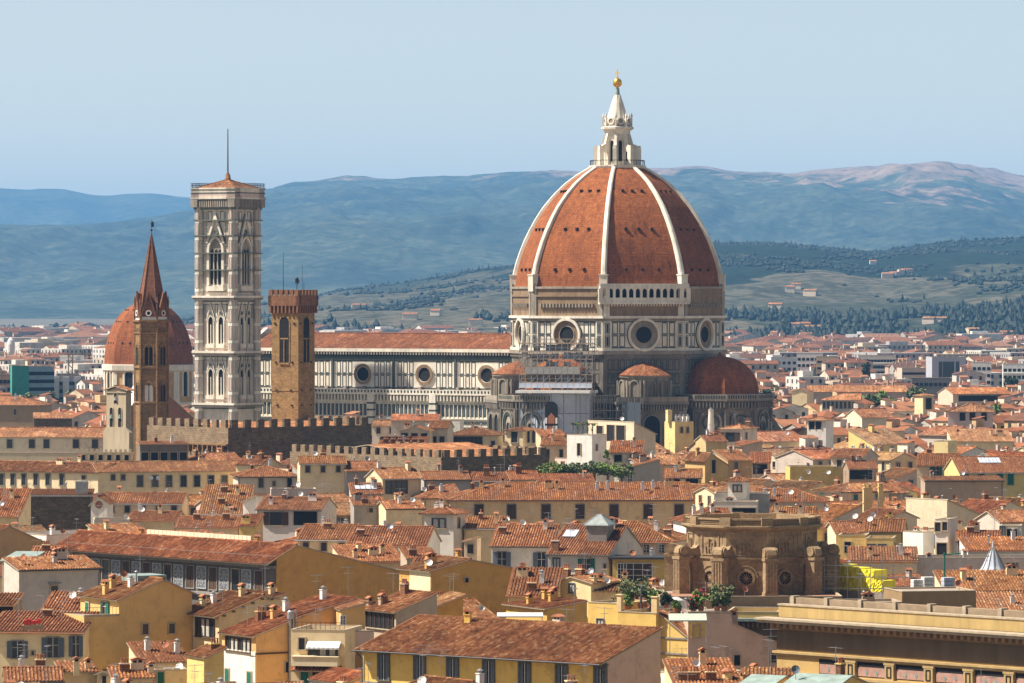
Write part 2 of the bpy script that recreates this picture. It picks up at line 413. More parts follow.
# ---------------------------------------------------------------- land, hills, haze
def land_mat():
    m, nt, b = new_mat('town_ground')
    g = nt.nodes.new('ShaderNodeNewGeometry').outputs['Position']
    n1 = tex(nt, 0.006, 6, g, 0.7); n2 = tex(nt, 0.08, 4, g)
    c = ramp(nt, n1, [(0.35, (0.10, 0.10, 0.06)), (0.5, (0.17, 0.14, 0.10)), (0.65, (0.06, 0.08, 0.035))])
    c = mixc(nt, 'MULTIPLY', 1.0, c, ramp(nt, n2, [(0.3, (0.6, 0.6, 0.6)), (0.7, (1.2, 1.2, 1.2))]))
    link(nt, c, b.inputs['Base Color']); return m
def hill_mat(name, near):
    m, nt, b = new_mat(name)
    g = nt.nodes.new('ShaderNodeNewGeometry').outputs['Position']
    sp = nt.nodes.new('ShaderNodeSeparateXYZ'); link(nt, g, sp.inputs[0])
    def md(op, a, v):
        n = nt.nodes.new('ShaderNodeMath'); n.operation = op
        for i, q in enumerate((a, v)):
            if hasattr(q, 'is_output'): link(nt, q, n.inputs[i])
            else: n.inputs[i].default_value = q
        return n.outputs[0]
    if near:
        v = nt.nodes.new('ShaderNodeTexVoronoi'); v.inputs['Scale'].default_value = 0.0032
        link(nt, mapping(nt, g, (1, 0.55, 0)), v.inputs['Vector'])
        wn_ = nt.nodes.new('ShaderNodeTexWhiteNoise'); link(nt, v.outputs['Color'], wn_.inputs[0])
        fields = ramp(nt, wn_.outputs[0], [(0.0, (0.05, 0.058, 0.04)), (0.35, (0.075, 0.076, 0.052)), (0.6, (0.115, 0.10, 0.07)), (0.85, (0.04, 0.05, 0.032)), (1.0, (0.15, 0.125, 0.09))])
        dots = ramp(nt, tex(nt, 0.045, 3, g, 0.7), [(0.44, (0.35, 0.42, 0.35)), (0.58, (1.1, 1.1, 1.1))])
        fields = mixc(nt, 'MULTIPLY', 0.85, fields, dots)
        forest = ramp(nt, tex(nt, 0.03, 5, g, 0.75), [(0.3, (0.005, 0.011, 0.009)), (0.6, (0.016, 0.027, 0.017)), (0.8, (0.04, 0.055, 0.028))])
        hgt = md('MULTIPLY', md('SUBTRACT', sp.outputs[2], 88.0), 0.011)
        nn = md('MULTIPLY', md('SUBTRACT', tex(nt, 0.0021, 5, mapping(nt, g, (1, 0.6, 0)), 0.6), 0.5), 3.6)
        mask = ramp(nt, md('ADD', md('ADD', hgt, nn), 0.42), [(0.36, (0, 0, 0)), (0.44, (1, 1, 1))])
        c = mixc(nt, 'MIX', mask, fields, forest)
    else:
        forest = ramp(nt, tex(nt, 0.022, 7, g, 0.8), [(0.36, (0.018, 0.030, 0.024)), (0.52, (0.050, 0.066, 0.046)), (0.68, (0.115, 0.12, 0.08))])
        patch = ramp(nt, tex(nt, 0.0016, 5, g, 0.65), [(0.38, (0.6, 0.66, 0.68)), (0.62, (1.35, 1.28, 1.15))])
        forest = mixc(nt, 'MULTIPLY', 1.0, forest, patch)
        clr = ramp(nt, tex(nt, 0.0045, 7, g, 0.7), [(0.60, (0, 0, 0)), (0.66, (1, 1, 1))])
        forest = mixc(nt, 'MIX', mixc(nt, 'MULTIPLY', 1.0, clr, (0.3, 0.3, 0.3)), forest, (0.17, 0.145, 0.095))
        bare = ramp(nt, tex(nt, 0.014, 7, g, 0.8), [(0.35, (0.07, 0.06, 0.045)), (0.5, (0.25, 0.175, 0.125)), (0.7, (0.36, 0.26, 0.19))])
        hgt = md('MULTIPLY', md('SUBTRACT', sp.outputs[2], 470.0), 0.0036)
        xx = md('MULTIPLY', md('SUBTRACT', sp.outputs[0], 100.0), 0.00021)
        nn = md('MULTIPLY', md('SUBTRACT', tex(nt, 0.0028, 8, g, 0.72), 0.5), 3.0)
        bx = md('SUBTRACT', 1.0, md('POWER', md('ABSOLUTE', md('DIVIDE', md('SUBTRACT', sp.outputs[0], md('SUBTRACT', 1900.0, md('MULTIPLY', sp.outputs[2], 1.1))), 420.0), 0.0), 2.0))
        bx = md('MULTIPLY', md('MAXIMUM', bx, 0.0), md('MINIMUM', 1.0, md('MAXIMUM', 0.0, md('MULTIPLY', md('SUBTRACT', sp.outputs[2], 170.0), 0.006))))
        mask = ramp(nt, md('ADD', md('MAXIMUM', md('ADD', md('ADD', hgt, xx) ,0.25), md('MULTIPLY', bx, 0.50)), md('MULTIPLY', nn, 0.75)), [(0.42, (0, 0, 0)), (0.62, (1, 1, 1))])
        c = mixc(nt, 'MIX', mask, forest, bare)
    link(nt, c, b.inputs['Base Color'])
    b.inputs['Roughness'].default_value = 1.0; b.inputs['Specular IOR Level'].default_value = 0.05
    return m
M['land'] = land_mat(); M['hillnear'] = hill_mat('wooded_hillside', True); M['hillfar'] = hill_mat('mountain_side', False)
g = MB(); g.add([(-4900, -150, 0), (4900, -150, 0), (4900, 29500, 0), (-4900, 29500, 0)])
tag(g.build('ground', 'land'), kind='structure')

def interp(t, x):
    if x <= t[0][0]: return t[0][1]
    for (a, u), (b, v) in zip(t[:-1], t[1:]):
        if x <= b:
            k = (x - a) / (b - a); k = k * k * (3 - 2 * k) * 0.5 + k * 0.5
            return u + (v - u) * k
    return t[-1][1]
RIDGE1 = [(-700, 180), (0, 188), (60, 189), (100, 195), (150, 193.5), (195, 198), (300, 206), (1700, 220)]
RIDGE2 = [(-700, 232), (0, 225), (70, 225.5), (110, 222), (150, 217), (190, 210), (228, 199), (262, 189), (300, 181), (345, 175.5), (400, 177.5), (450, 176.5), (512, 173), (560, 170), (610, 171.5), (660, 168.5), (700, 167), (735, 172), (790, 173.5), (830, 170), (870, 167), (915, 163), (938, 161), (965, 164), (990, 168.5), (1024, 176), (1200, 190), (1700, 215)]
RIDGE3 = [(-700, 333), (0, 330), (60, 327), (120, 331), (180, 322), (240, 308), (300, 296), (345, 289), (390, 284), (440, 277), (480, 269.5), (520, 266), (580, 262), (650, 254), (715, 244), (760, 243), (800, 245), (850, 249), (875, 251.5), (905, 247), (945, 241.5), (985, 239), (1024, 237), (1300, 232), (1700, 240)]
def fbm(x, y, s, oct=5):
    return noise.fractal(Vector((x / s, y / s, 3.7)), 0.9, 2.1, oct)
def hz(px, Y, tab, Y0, Y1, amp, s, pw):
    zr = H - (interp(tab, px) - HY) * Y1 / F
    t = (Y - Y0) / (Y1 - Y0)
    X = (px - 512) * Y / F
    gul = 0.0
    if s > 1500 and 0 < t < 1:
        gx_ = noise.fractal(Vector((X / 420 + 0.35 * math.sin(Y / 900.0), Y / 3800, 9.1)), .75, 2.3, 5)
        gul = -abs(gx_) * 36 * min(1, 5 * (1 - t)) * min(1, 3 * t)
    if t <= 1:
        t = max(t, 0)
        base = zr * (t ** pw)
        k = min(1, 4.5 * (1 - t)) * min(1, 3 * t)
        n = gul + fbm(X, Y * 0.5, s) * amp * k + fbm(X, Y, s * 0.09, 4) * amp * 0.10 * min(1, 3 * t)
        top = zr * (1 - 0.03 * (1 - t) / 0.02) if t > 0.98 else zr * 0.97
        return max(min(base + n, (H + (zr - H) * (0.985 * Y / Y1 if t < 0.985 else 1.0)) + (fbm(X, Y, s * 0.09, 4) * amp * 0.05)), -2)
    return zr * max(0, 1 - (t - 1) * 3) - 3
def h3(px, Y): return hz(px, Y, RIDGE3, 4300, 8600, 34, 900, 0.95)
def hills(name, fn, pxs, Ys, mat):
    mb = MB(); nx = len(pxs)
    for Y in Ys:
        for px in pxs: mb.v.append(((px - 512) * Y / F, Y, fn(px, Y)))
    for j in range(len(Ys) - 1):
        for i in range(nx - 1):
            a = j * nx + i
            mb.f.append((a, a + 1, a + nx + 1, a + nx)); mb.m.append(0); mb.uv.append([(0, 0)] * 4)
    return tag(mb.build(name, mat, smooth=True), kind='structure')
pxs = [-160 + 9 * i for i in range(150)]
def frange(a, b, n): return [a + (b - a) * i / (n - 1) for i in range(n)]
hills('near_hills', h3, [-160 + 6 * i for i in range(225)], frange(4300, 8600, 110) + [8800, 9300, 10000], 'hillnear')
hills('mountains', lambda p, Y: hz(p, Y, RIDGE2, 11000, 20000, 170, 2200, 0.9), [-160 + 3 * i for i in range(450)], frange(11000, 20000, 130) + [20300, 21500, 23500], 'hillfar')
hills('far_mountains', lambda p, Y: hz(p, Y, RIDGE1, 23600, 27500, 130, 4000, 0.9), [-160 + 8 * i for i in range(120)], frange(23600, 27500, 40) + [28000, 29000], 'hillfar')

hb = MB(); hb.box(-5000, 5000, -200, 30000, -1, 700)
hm = bpy.data.materials.new('haze'); hm.use_nodes = True
hn = hm.node_tree
for n in list(hn.nodes):
    if n.type != 'OUTPUT_MATERIAL': hn.nodes.remove(n)
pv = hn.nodes.new('ShaderNodeVolumePrincipled')
HAZE = 4.1e-5
pv.inputs['Color'].default_value = (0.21, 0.53, 1.0, 1)
pv.inputs['Density'].default_value = HAZE
pv.inputs['Anisotropy'].default_value = 0.0
hn.links.new(pv.outputs[0], hn.nodes['Material Output'].inputs['Volume'])
try: hm.cycles.homogeneous_volume = True
except Exception: pass
hz_o = hb.build('haze', hm)
tag(hz_o, kind='stuff')
# ---------------------------------------------------------------- the cathedral (local axes: x east along the nave, y north)
YAW = 31.2
YC = 1290.0
CX = (617.4 - 512) * YC / F
SC = F / YC
def zc(py): return H - (py - HY) / SC
cath = empty('cathedral', (CX, YC, 0), -R(YAW))
tag(cath, 'marble cathedral with huge red tiled dome, white ribs and stone lantern', 'cathedral')
RD = 28.3
C8 = math.cos(math.pi / 8)
A8 = RD * C8
HW = RD * math.sin(math.pi / 8)

def corner(k, r): a = R(22.5 + 45 * k); return (r * math.cos(a), r * math.sin(a))
# drum: walls, marble inlay, round windows
mb = MB()
zb, zm, zt = zc(351), zc(317), zc(287)
z_low = 0
mb.lathe([(RD, z_low), (RD, zt), (RD - 1.2, zt + 0.2)], 8, rot=R(22.5), mi=0)
for k in range(8):
    th = 45 * k
    mb.M = face(th, A8)
    vis = th in (315, 270, 0, 225)
    # cornices
    mb.box(-HW - .5, HW + .5, -0.9, 0.1, zb - .6, zb + .35, 3); mb.box(-HW - .3, HW + .3, -0.45, 0.1, zb + .35, zb + 1.0, 0)
    mb.box(-HW - .4, HW + .4, -0.8, 0.1, zm - .25, zm + .4, 0); mb.box(-HW - .2, HW + .2, -0.35, 0.1, zm - 1.0, zm - .25, 3)
    if not vis: continue
    raw = th != 315
    # upper band
    if raw:
        mb.box(-HW + 1.6, HW - 1.6, -0.12, 0.1, zm + .4, zt, 2)
        n = 17
        for i in range(n):
            x = -HW + 3 + (2 * HW - 6) * i / (n - 1)
            mb.box(x - .22, x + .22, -0.75, 0, zm + 2.6, zm + 3.6, 3)
        mb.box(-HW + 1.6, HW - 1.6, -0.5, 0.1, zm + 5.4, zm + 5.9, 2)
        mb.box(-HW + .5, HW - .5, -0.5, 0.1, zt - .5, zt + .1, 3)
    else:
        mb.box(-HW, HW, -0.2, 0.1, zm + .4, zm + 3.7, 2)
        for i in range(28):
            x = -HW + .6 + (2 * HW - 1.2) * i / 27
            mb.box(x - .16, x + .16, -1.0, 0, zm + 2.9, zm + 3.6, 0)
    for sx in (-1, 1):
        mb.box(sx * (HW - .8) - .8, sx * (HW - .8) + .8, -0.4, 0.1, zm + .4, zt + (.8 if raw else 0), 3 if raw else 0)
    # panelled zone
    wz0, wz1 = zb + 1.0, zm - 1.0
    zmid = (wz0 + wz1) / 2
    for sx in (-1, 1):
        mb.box(sx * (HW - 1.05) - 1.0, sx * (HW - 1.05) + 1.0, -0.35, 0, wz0, wz1, 0)
        for (a, b_) in ((wz0 + .3, zmid - .15), (zmid + .15, wz1 - .3)):
            c_ = sx * (HW - 1.05)
            mb.M = face(th, A8 + 0.35); panel(mb, c_ - .62, c_ + .62, a, b_, .17); mb.box(c_ - .3, c_ + .3, -.05, 0, a + .32, b_ - .32, 1); mb.M = face(th, A8)
            for x0, x1 in ((4.95, 6.5), (6.9, 8.4)):
                xa, xb = (x0, x1) if sx > 0 else (-x1, -x0)
                panel(mb, xa, xb, a, b_, .22)
    mb.box(-HW, HW, -0.06, 0, wz0 + .0, wz0 + .25, 1); mb.box(-HW, HW, -0.06, 0, wz1 - .25, wz1, 1)
    mb.box(-HW, HW, -0.03, 0, zmid - .07, zmid + .07, 1)
    ring(mb, 0, zmid, 3.7, 4.35, -0.95, 0, 0); ring(mb, 0, zmid, 4.35, 4.5, -0.25, 0, 1)
    ring(mb, 0, zmid, 2.3, 3.7, -0.25, 0, 2 if raw else 3); ring(mb, 0, zmid, 2.15, 2.4, -0.4, 0, 3)
    disc(mb, 0, zmid, 2.3, -0.12, 4)
mb.M = None
mb.build('drum', ['white', 'gmarb', 'raw', 'dirty', 'dark'], cath)
# round window glass as parts of the drum
# arcaded gallery on the one finished face
mb = MB(); mb.M = face(315, A8 + 1.1)
g0, g1 = zm + 3.7, zt + .6
mb.box(-HW - 1.3, HW + 1.3, -0.5, 1.3, g0 - .25, g0 + .25, 0)
mb.box(-HW - 1.2, HW + 1.2, -0.35, 1.2, g1 - 1.0, g1 - .5, 0)
mb.box(-HW - 1.2, HW + 1.2, -0.25, -0.05, g1 - .5, g1 + .25, 0)
n = 13
for i in range(n + 1):
    x = -HW - 1.0 + (2 * HW + 2) * i / n
    wdt = .55 if i in (0, 1, n - 1, n) else .3
    mb.box(x - wdt, x + wdt, -0.28, 0.25, g0 + .25, g1 - 1.0, 0)
for i in range(n):
    x = -HW - 1.0 + (2 * HW + 2) * (i + .5) / n
    w_ = (2 * HW + 2) / n / 2 - .3
    for sgn in (-1, 1):
        mb.ext([(x, g1 - 1.0), (x + sgn * w_, g1 - 1.0), (x + sgn * w_, g1 - 1.75), (x + sgn * w_ * .7, g1 - 1.3)][::-sgn], -0.2, 0.2, 0)
mb.box(-HW - 1, HW + 1, 0.9, 1.05, g0, g1 - 1, 1)
mb.box(-HW - 1.0, HW + 1.0, -0.12, 0.1, g0, g0 + 1.45, 0)
mb.M = None
mb.build('gallery', ['white', 'dark'], cath)

# dome
DP = [(287.7, 106.0), (276, 104.3), (265, 101.6), (253.8, 98), (242, 93.4), (230.3, 87.8), (218.5, 81.3), (206.9, 73.7), (195, 63.8), (183.4, 52.0), (175, 40.5), (169.0, 30.5), (166.5, 26.0)]
DR = [(hw_ / .991 / SC - .35, zc(py)) for py, hw_ in DP]
def dome_r(z):
    for (r0, z0), (r1, z1) in zip(DR[:-1], DR[1:]):
        if z <= z1: return r0 + (r1 - r0) * (z - z0) / (z1 - z0)
    return DR[-1][0]
NS = 40
zs = [DR[0][1] + (DR[-1][1] - DR[0][1]) * (1 - (1 - i / NS) ** 1.25) for i in range(NS + 1)]
mb = MB()
mb.lathe([(dome_r(z) - .25, z) for z in zs], 8, rot=R(22.5), mi=0)
for k in range(8):
    for zz, sp_ in ((zc(270), 4.4), (zc(230), 3.55), (zc(192), 2.6)):
        r = dome_r(zz) * C8
        slope = (dome_r(zz + .5) - dome_r(zz - .5)) * C8
        mb.M = face(45 * k, r - .1)
        for i in (-1, 0, 1):
            mb.box(i * sp_ - .26, i * sp_ + .26, -0.32, 1.2, zz - .4, zz + .3, 1)
            mb.box(i * sp_ - .36, i * sp_ + .36, -0.42, 1.2, zz + .3, zz + .42, 0)
mb.M = None
def dome_mat():
    m, nt, b = new_mat('dome_tiles')
    uv = nt.nodes.new('ShaderNodeUVMap').outputs[0]
    tc = nt.nodes.new('ShaderNodeTexCoord').outputs['Object']
    br = nt.nodes.new('ShaderNodeTexBrick'); br.inputs['Scale'].default_value = 1.0
    br.inputs['Brick Width'].default_value = 0.7; br.inputs['Row Height'].default_value = 0.55; br.inputs['Mortar Size'].default_value = 0.05
    br.inputs['Color1'].default_value = (0.33, 0.105, 0.029, 1); br.inputs['Color2'].default_value = (0.235, 0.072, 0.022, 1); br.inputs['Mortar'].default_value = (0.20, 0.06, 0.02, 1)
    link(nt, uv, br.inputs['Vector'])
    f1 = ramp(nt, tex(nt, 0.09, 6, tc, 0.7), [(0.3, (0.72, 0.70, 0.68)), (0.55, (1, 1, 1)), (0.75, (1.15, 1.18, 1.15))])
    f2 = ramp(nt, tex(nt, 0.8, 5, mapping(nt, tc, (1, 1, 0.14)), 0.75), [(0.25, (0.42, 0.40, 0.38)), (0.5, (1, 1, 1)), (0.75, (1.2, 1.25, 1.25))])
    f3 = ramp(nt, tex(nt, 2.6, 3, tc, 0.7), [(0.3, (0.45, 0.43, 0.42)), (0.5, (1, 1, 1)), (0.8, (1.25, 1.28, 1.3))])
    c = mixc(nt, 'MULTIPLY', 1.0, br.outputs[0], f1); c = mixc(nt, 'MULTIPLY', 1.0, c, f2); c = mixc(nt, 'MULTIPLY', 0.8, c, f3)
    link(nt, c, b.inputs['Base Color'])
    b.inputs['Roughness'].default_value = 0.9
    return m
M['dometile'] = dome_mat()
dome = mb.build('dome', ['dometile', 'dark'], cath)
for k in range(8):
    mb = MB()
    a = R(22.5 + 45 * k); ca, sa = math.cos(a), math.sin(a)
    def rp(r, t, z): return (r * ca - t * sa, r * sa + t * ca, z)
    prev = None
    for i, z in enumerate(zs):
        r = dome_r(z); wd = .78 - .26 * i / NS
        q = [rp(r - .8, -wd, z - .3), rp(r + .35, -wd * .92, z), rp(r + .6, -wd * .45, z + .05), rp(r + .6, wd * .45, z + .05), rp(r + .35, wd * .92, z), rp(r - .8, wd, z - .3)]
        if prev:
            for j in range(5): mb.add([prev[j], prev[j + 1], q[j + 1], q[j]][::-1], 0)
        prev = q
    # pedestal at the foot
    z0 = zs[0]
    mb.M = Matrix.Rotation(a, 4, 'Z')
    mb.box(RD - 2.0, RD + .45, -1.05, 1.05, z0 - 1.0, z0 + 3.2, 0); mb.box(RD - 2.2, RD + .6, -1.2, 1.2, z0 + 3.2, z0 + 3.5, 0)
    mb.build('rib', 'white', dome)
# lantern
lan = MB()
zl = zc(165.5)
rl = DR[-1][0]
lan.lathe([(rl + .6, zl - 1.2), (rl + 1.0, zl - .3), (rl + 1.0, zl), (0, zl + .05)], 8, rot=R(22.5), mi=0)
for i in range(48):
    a = 2 * math.pi * i / 48
    lan.tube((math.cos(a) * (rl + .6), math.sin(a) * (rl + .6), zl), (math.cos(a) * (rl + .6), math.sin(a) * (rl + .6), zl + 1.25), .06, n=4, mi=1)
lan.lathe([(rl + .65, zl + 1.2), (rl + .65, zl + 1.35), (rl + .5, zl + 1.35)], 32, mi=1)
l0, l1, l2 = zl, zc(128.5), zc(114)
lan.lathe([(3.0, l0), (3.0, l1 - .3)], 8, rot=R(22.5), mi=0)
lan.lathe([(3.3, l1 - 1.6), (3.5, l1 - .6), (4.3, l1 - .2), (4.4, l1 + .3), (3.5, l1 + .6), (3.25, l1 + 2.3), (2.7, l1 + 2.6)], 8, rot=R(22.5), mi=0)
for k in range(8):
    lan.M = face(45 * k, 3.0 * C8)
    arch(lan, 0, l0 + 1.0, 1.05, l1 - l0 - 4.2, .18, -.15, 1, 0)
    lan.M = face(45 * k, 3.4 * C8)
    lan.ext(arch_pts(0, l1 + .4, 1.8, 2.4), -.25, .4, 2); ring(lan, 0, l1 + 1.9, .65, .95, -.4, -.2, 0, 12)
    lan.M = face(45 * k + 22.5, 0)
    # buttress with volute
    lan.ext([(-.42, l0), (.42, l0), (.42, l0 + 5.2), (-.42, l0 + 5.2)], -6.2, -4.9, 0)
    lan.M = Matrix.Rotation(R(45 * k + 22.5), 4, 'Z')
    lan.ext([(2.7, l0 + 3.6), (6.0, l0 + 3.6), (6.0, l0 + 4.7), (5.0, l0 + 5.4), (4.2, l0 + 5.7), (3.8, l0 + 7.2), (3.4, l1 - 1.4), (2.7, l1 - 1.4)], -.36, .36, 0)
    lan.ext([(4.9, l0), (6.3, l0), (6.3, l0 + 4.6), (5.4, l0 + 5.2), (4.9, l0 + 4.7)], -.45, .55, 0)
    lan.box(2.8, 3.4, -.3, .3, l0, l1, 0)
    lan.box(3.6, 4.0, -.2, .2, l1 + .4, l1 + 2.9, 0); lan.lathe([(.26, l1 + 2.9), (.32, l1 + 3.2), (0, l1 + 4.3)], 6, (3.8, 0), 0)
    lan.M = None
lt = lan.build('lantern', ['white', 'dark', 'dirty'], cath)
sp = MB()
zsp = zc(89.5)
sp.lathe([(2.85, l1 + 2.4), (2.5, l1 + 3.6), (1.6, l1 + 6.8), (.75, zsp - 1.5)], 16, mi=0)
sp.lathe([(.78, zsp - 2.2), (.5, zsp), (.5, zsp + .4), (0, zsp + .45)], 16, mi=1)
for k in range(8):
    a = R(22.5 + 45 * k)
    sp.tube((2.65 * math.cos(a), 2.65 * math.sin(a), l1 + 2.7), (.75 * math.cos(a), .75 * math.sin(a), zsp - 1.4), .2, .1, 5, 0)
sp.build('spire', ['white', 'copper'], lt)
bb = MB(); zball = zc(82.8)
bb.lathe([(0, zball - 1.25)] + [(1.25 * math.sin(math.pi * i / 12), zball - 1.25 * math.cos(math.pi * i / 12)) for i in range(1, 12)] + [(0, zball + 1.25)], 18)
bb.tube((0, 0, zsp), (0, 0, zball - 1), .4, .3, 8)
bb.build('golden_ball', 'gold', lt, smooth=True)
cr = MB(); zx = zball + 1.2
cr.box(-.13, .13, -.13, .13, zx, zx + 2.3); cr.box(-.7, .7, -.12, .12, zx + 1.25, zx + 1.52); cr.ball((0, 0, zx + .2), .3)
cr.build('cross', 'gold', lt)

# body under the drum, exedrae and tribunes
def tribune(theta, dist, rad, z_base, z_wall, z_dome, zg, rdome, nfc=10):
    c = (dist * math.cos(R(theta)), dist * math.sin(R(theta)))
    mb = MB(); rot = R(theta) + math.pi / nfc
    mb.lathe([(rad, 0), (rad, zg - .4), (rad + 1.0, zg), (rad + 1.0, zg + .4), (rad - .6, zg + .45)], nfc, c, 0, rot)
    mb.lathe([(rad + .95, zg + .4), (rad + .95, zg + 1.7), (rad + .6, zg + 1.7), (rad + .6, zg + .4)], nfc, c, 4, rot)
    mb.lathe([(rdome + .4, zg + .4), (rdome + .4, z_wall), (rdome + .7, z_wall + .1), (rdome + .7, z_wall + .5), (rdome - .2, z_wall + .5)], nfc, c, 0, rot)
    ap = rad * math.cos(math.pi / nfc); fw = 2 * rad * math.sin(math.pi / nfc)
    for i in range(nfc):
        th = theta + 360.0 * i / nfc
        mb.M = face(th, ap, c)
        nb = 9
        for j in range(nb):
            x = -fw / 2 + fw * (j + .5) / nb
            mb.box(x - .16, x + .16, -.9, 0, zg - 1.7, zg - .3, 0)
        mb.box(-fw / 2, fw / 2, -.25, 0, zg - 2.1, zg - 1.7, 0)
        arch(mb, 0, zg - 12.0, fw * .62, 9.2, .5, -.5, 4, 0)
        ring(mb, 0, zg - 5.6, fw * .22, fw * .26, -.35, 0, 1)
        arch(mb, 0, zg - 12, 1.9, 6.5, .25, -.3, 3, 0)
        for zz in (zg - 13.2, zg - 15, zg - 17, zg - 19): mb.box(-fw / 2, fw / 2, -.15, 0, zz - .35, zz + .35, 1)
        for sx in (-1, 1):
            mb.box(sx * fw * .5 - .5, sx * fw * .5 + .5, -.5, 0, 0, zg - 2, 0)
            panel(mb, sx * fw * .41 - .5, sx * fw * .41 + .5, zg - 8, zg - 3, .2)
            panel(mb, sx * fw * .41 - .5, sx * fw * .41 + .5, zg - 12.5, zg - 8.4, .2)
        mb.M = face(th, (rad + .95) * math.cos(math.pi / nfc), c)
        for j in range(12):
            x = -fw / 2 + fw * (j + .5) / 12
            mb.box(x - .2, x + .2, -.06, 0, zg + .6, zg + 1.5, 1)
    mb.M = None
    ob = mb.build('tribune', ['soot_shade', 'gmarb', 'raw', 'dark', 'dirty'], cath)
    db = MB()
    prof = [(rdome * math.cos(math.pi / 2 * i / 9) ** .9 if i < 9 else .6, z_wall + .5 + (z_dome - z_wall - .5) * math.sin(math.pi / 2 * i / 9)) for i in range(10)]
    db.lathe(prof, nfc, c, 0, rot); db.lathe([(.6, z_dome - .1), (.6, z_dome + .5), (0, z_dome + 1.2)], nfc, c, 0, rot)
    db.build('tribune_dome', 'dometile', ob)
    return ob
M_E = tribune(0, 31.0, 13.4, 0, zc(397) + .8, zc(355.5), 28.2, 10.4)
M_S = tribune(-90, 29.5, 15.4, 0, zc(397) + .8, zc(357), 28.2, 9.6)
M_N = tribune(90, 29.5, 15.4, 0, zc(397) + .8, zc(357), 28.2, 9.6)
def exedra(theta):
    d = 27.0
    c = (d * math.cos(R(theta)), d * math.sin(R(theta)))
    mb = MB()
    r = 6.6
    mb.lathe([(r, 0), (r, 34.2), (r + .5, 34.4), (r + .5, 34.9), (0, 35)], 20, c, 0, R(theta), -100, 100)
    for i in range(5):
        th = theta - 76 + 38 * i
        mb.M = face(th, r, c)
        arch(mb, 0, 29.2, 2.1, 4.3, .3, -.35, 2, 0)
        for sx in (-1, 1): mb.tube((sx * 1.85, -.35, 29), (sx * 1.85, -.35, 33.6), .3, n=6, mi=0)
        mb.box(-2.3, 2.3, -.45, .4, 28.3, 28.9, 0)
    mb.M = None
    o = mb.build('exedra', ['dirty', 'gmarb', 'soot_shade'], cath)
    rb = MB()
    rb.lathe([(r + .7, 34.9), (r * .72, 36.6), (r * .42, 37.6), (0, 38.4)], 20, c, 0, R(theta), -100, 100)
    rb.build('exedra_roof', 'tileflat', o, (.70, .60, .56))
    wb = MB(); wb.M = face(theta, d + 7.2)
    wb.box(-9.5, 9.5, 0, 9, 0, 27.4, 0); wb.box(-9.8, 9.8, -1, 8, 27.4, 28.2, 0)
    for j in range(26):
        x = -9.5 + 19 * (j + .5) / 26
        wb.box(x - .2, x + .2, -.9, 0, 25.9, 27.2, 0)
    wb.box(-9.5, 9.5, -1, -.8, 28.2, 29.4, 2)
    arch(wb, -6.0, 17, 4.2, 7.5, .5, -.4, 3, 0); arch(wb, 6.0, 17, 4.2, 7.5, .5, -.4, 3, 0); arch(wb, 0, 17, 4.2, 7.5, .5, -.4, 3, 0)
    for zz in (10, 12, 14, 16): wb.box(-9.5, 9.5, -.15, 0, zz - .35, zz + .35, 1)
    wb.M = None
    wb.build('exedra_base', ['soot_shade', 'gmarb', 'dirty', 'dark'], o)
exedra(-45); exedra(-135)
# buttress wedges beside the east tribune
bw = MB()
for th in (-28, 28):
    bw.M = Matrix.Translation((29.5, 0, 0)) @ Matrix.Rotation(R(th), 4, 'Z')
    bw.ext([(14, 0), (26, 0), (26, 9), (15, 24), (14, 24)], -1.3, 1.3, 0)
    for i in range(7): bw.box(15, 24.5 - i * 1.5, -1.42, 1.42, 9 + i * 2.0, 9.6 + i * 2.0, 1)
bw.M = None
bw.build('buttress', ['dirty', 'gmarb'], cath)
# inlay under the drum on a ground darkened for dirt and shade
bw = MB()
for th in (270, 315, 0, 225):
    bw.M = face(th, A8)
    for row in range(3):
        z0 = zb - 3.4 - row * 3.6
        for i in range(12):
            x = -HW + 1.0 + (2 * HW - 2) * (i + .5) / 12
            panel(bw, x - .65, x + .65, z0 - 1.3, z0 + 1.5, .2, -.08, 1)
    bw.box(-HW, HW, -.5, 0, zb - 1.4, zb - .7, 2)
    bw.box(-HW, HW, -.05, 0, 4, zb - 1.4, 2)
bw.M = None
bw.build('inlaid_wall', ['dirty', 'gmarb', 'soot_shade'], cath)

# nave
EX0, EX1 = -112.0, -A8 + 0.5
zr_, ze_, zcl0, za = zc(334.5), zc(349.5), 30.2, 30.0
L_ = EX1 - EX0
mb = MB()
mb.box(EX0, EX1, -10.6, 10.6, 0, ze_, 0)
mb.M = Matrix.Rotation(math.pi / 2, 4, 'Z')      # gable of the front
mb.ext([(-11.2, ze_ - .2), (11.2, ze_ - .2), (0, zr_ + 1.4)], -EX0 - .2, -EX0 + 1.0, 0)
mb.M = Matrix.Translation((0, -10.6, 0))
mb.box(EX0, EX1, -.9, 0, ze_ - .9, ze_, 0); mb.box(EX0, EX1, -.45, 0, ze_ - 1.9, ze_ - .9, 4); mb.box(EX0, EX1, -.25, 0, ze_ - 3.1, ze_ - 1.9, 1)  # black strip below the cornice stands in for its shade
nb = int(L_ / .9)
for i in range(nb): mb.box(EX0 + .9 * i, EX0 + .9 * i + .42, -.85, -.5, ze_ - 1.7, ze_ - .95, 3)
bay = 19.7
cz = (zcl0 + ze_ - 2.9) / 2
oc = [EX1 - 2.2 - 6.2 - bay * i for i in range(5)]
w0, w1 = zcl0 + .6, ze_ - 3.5
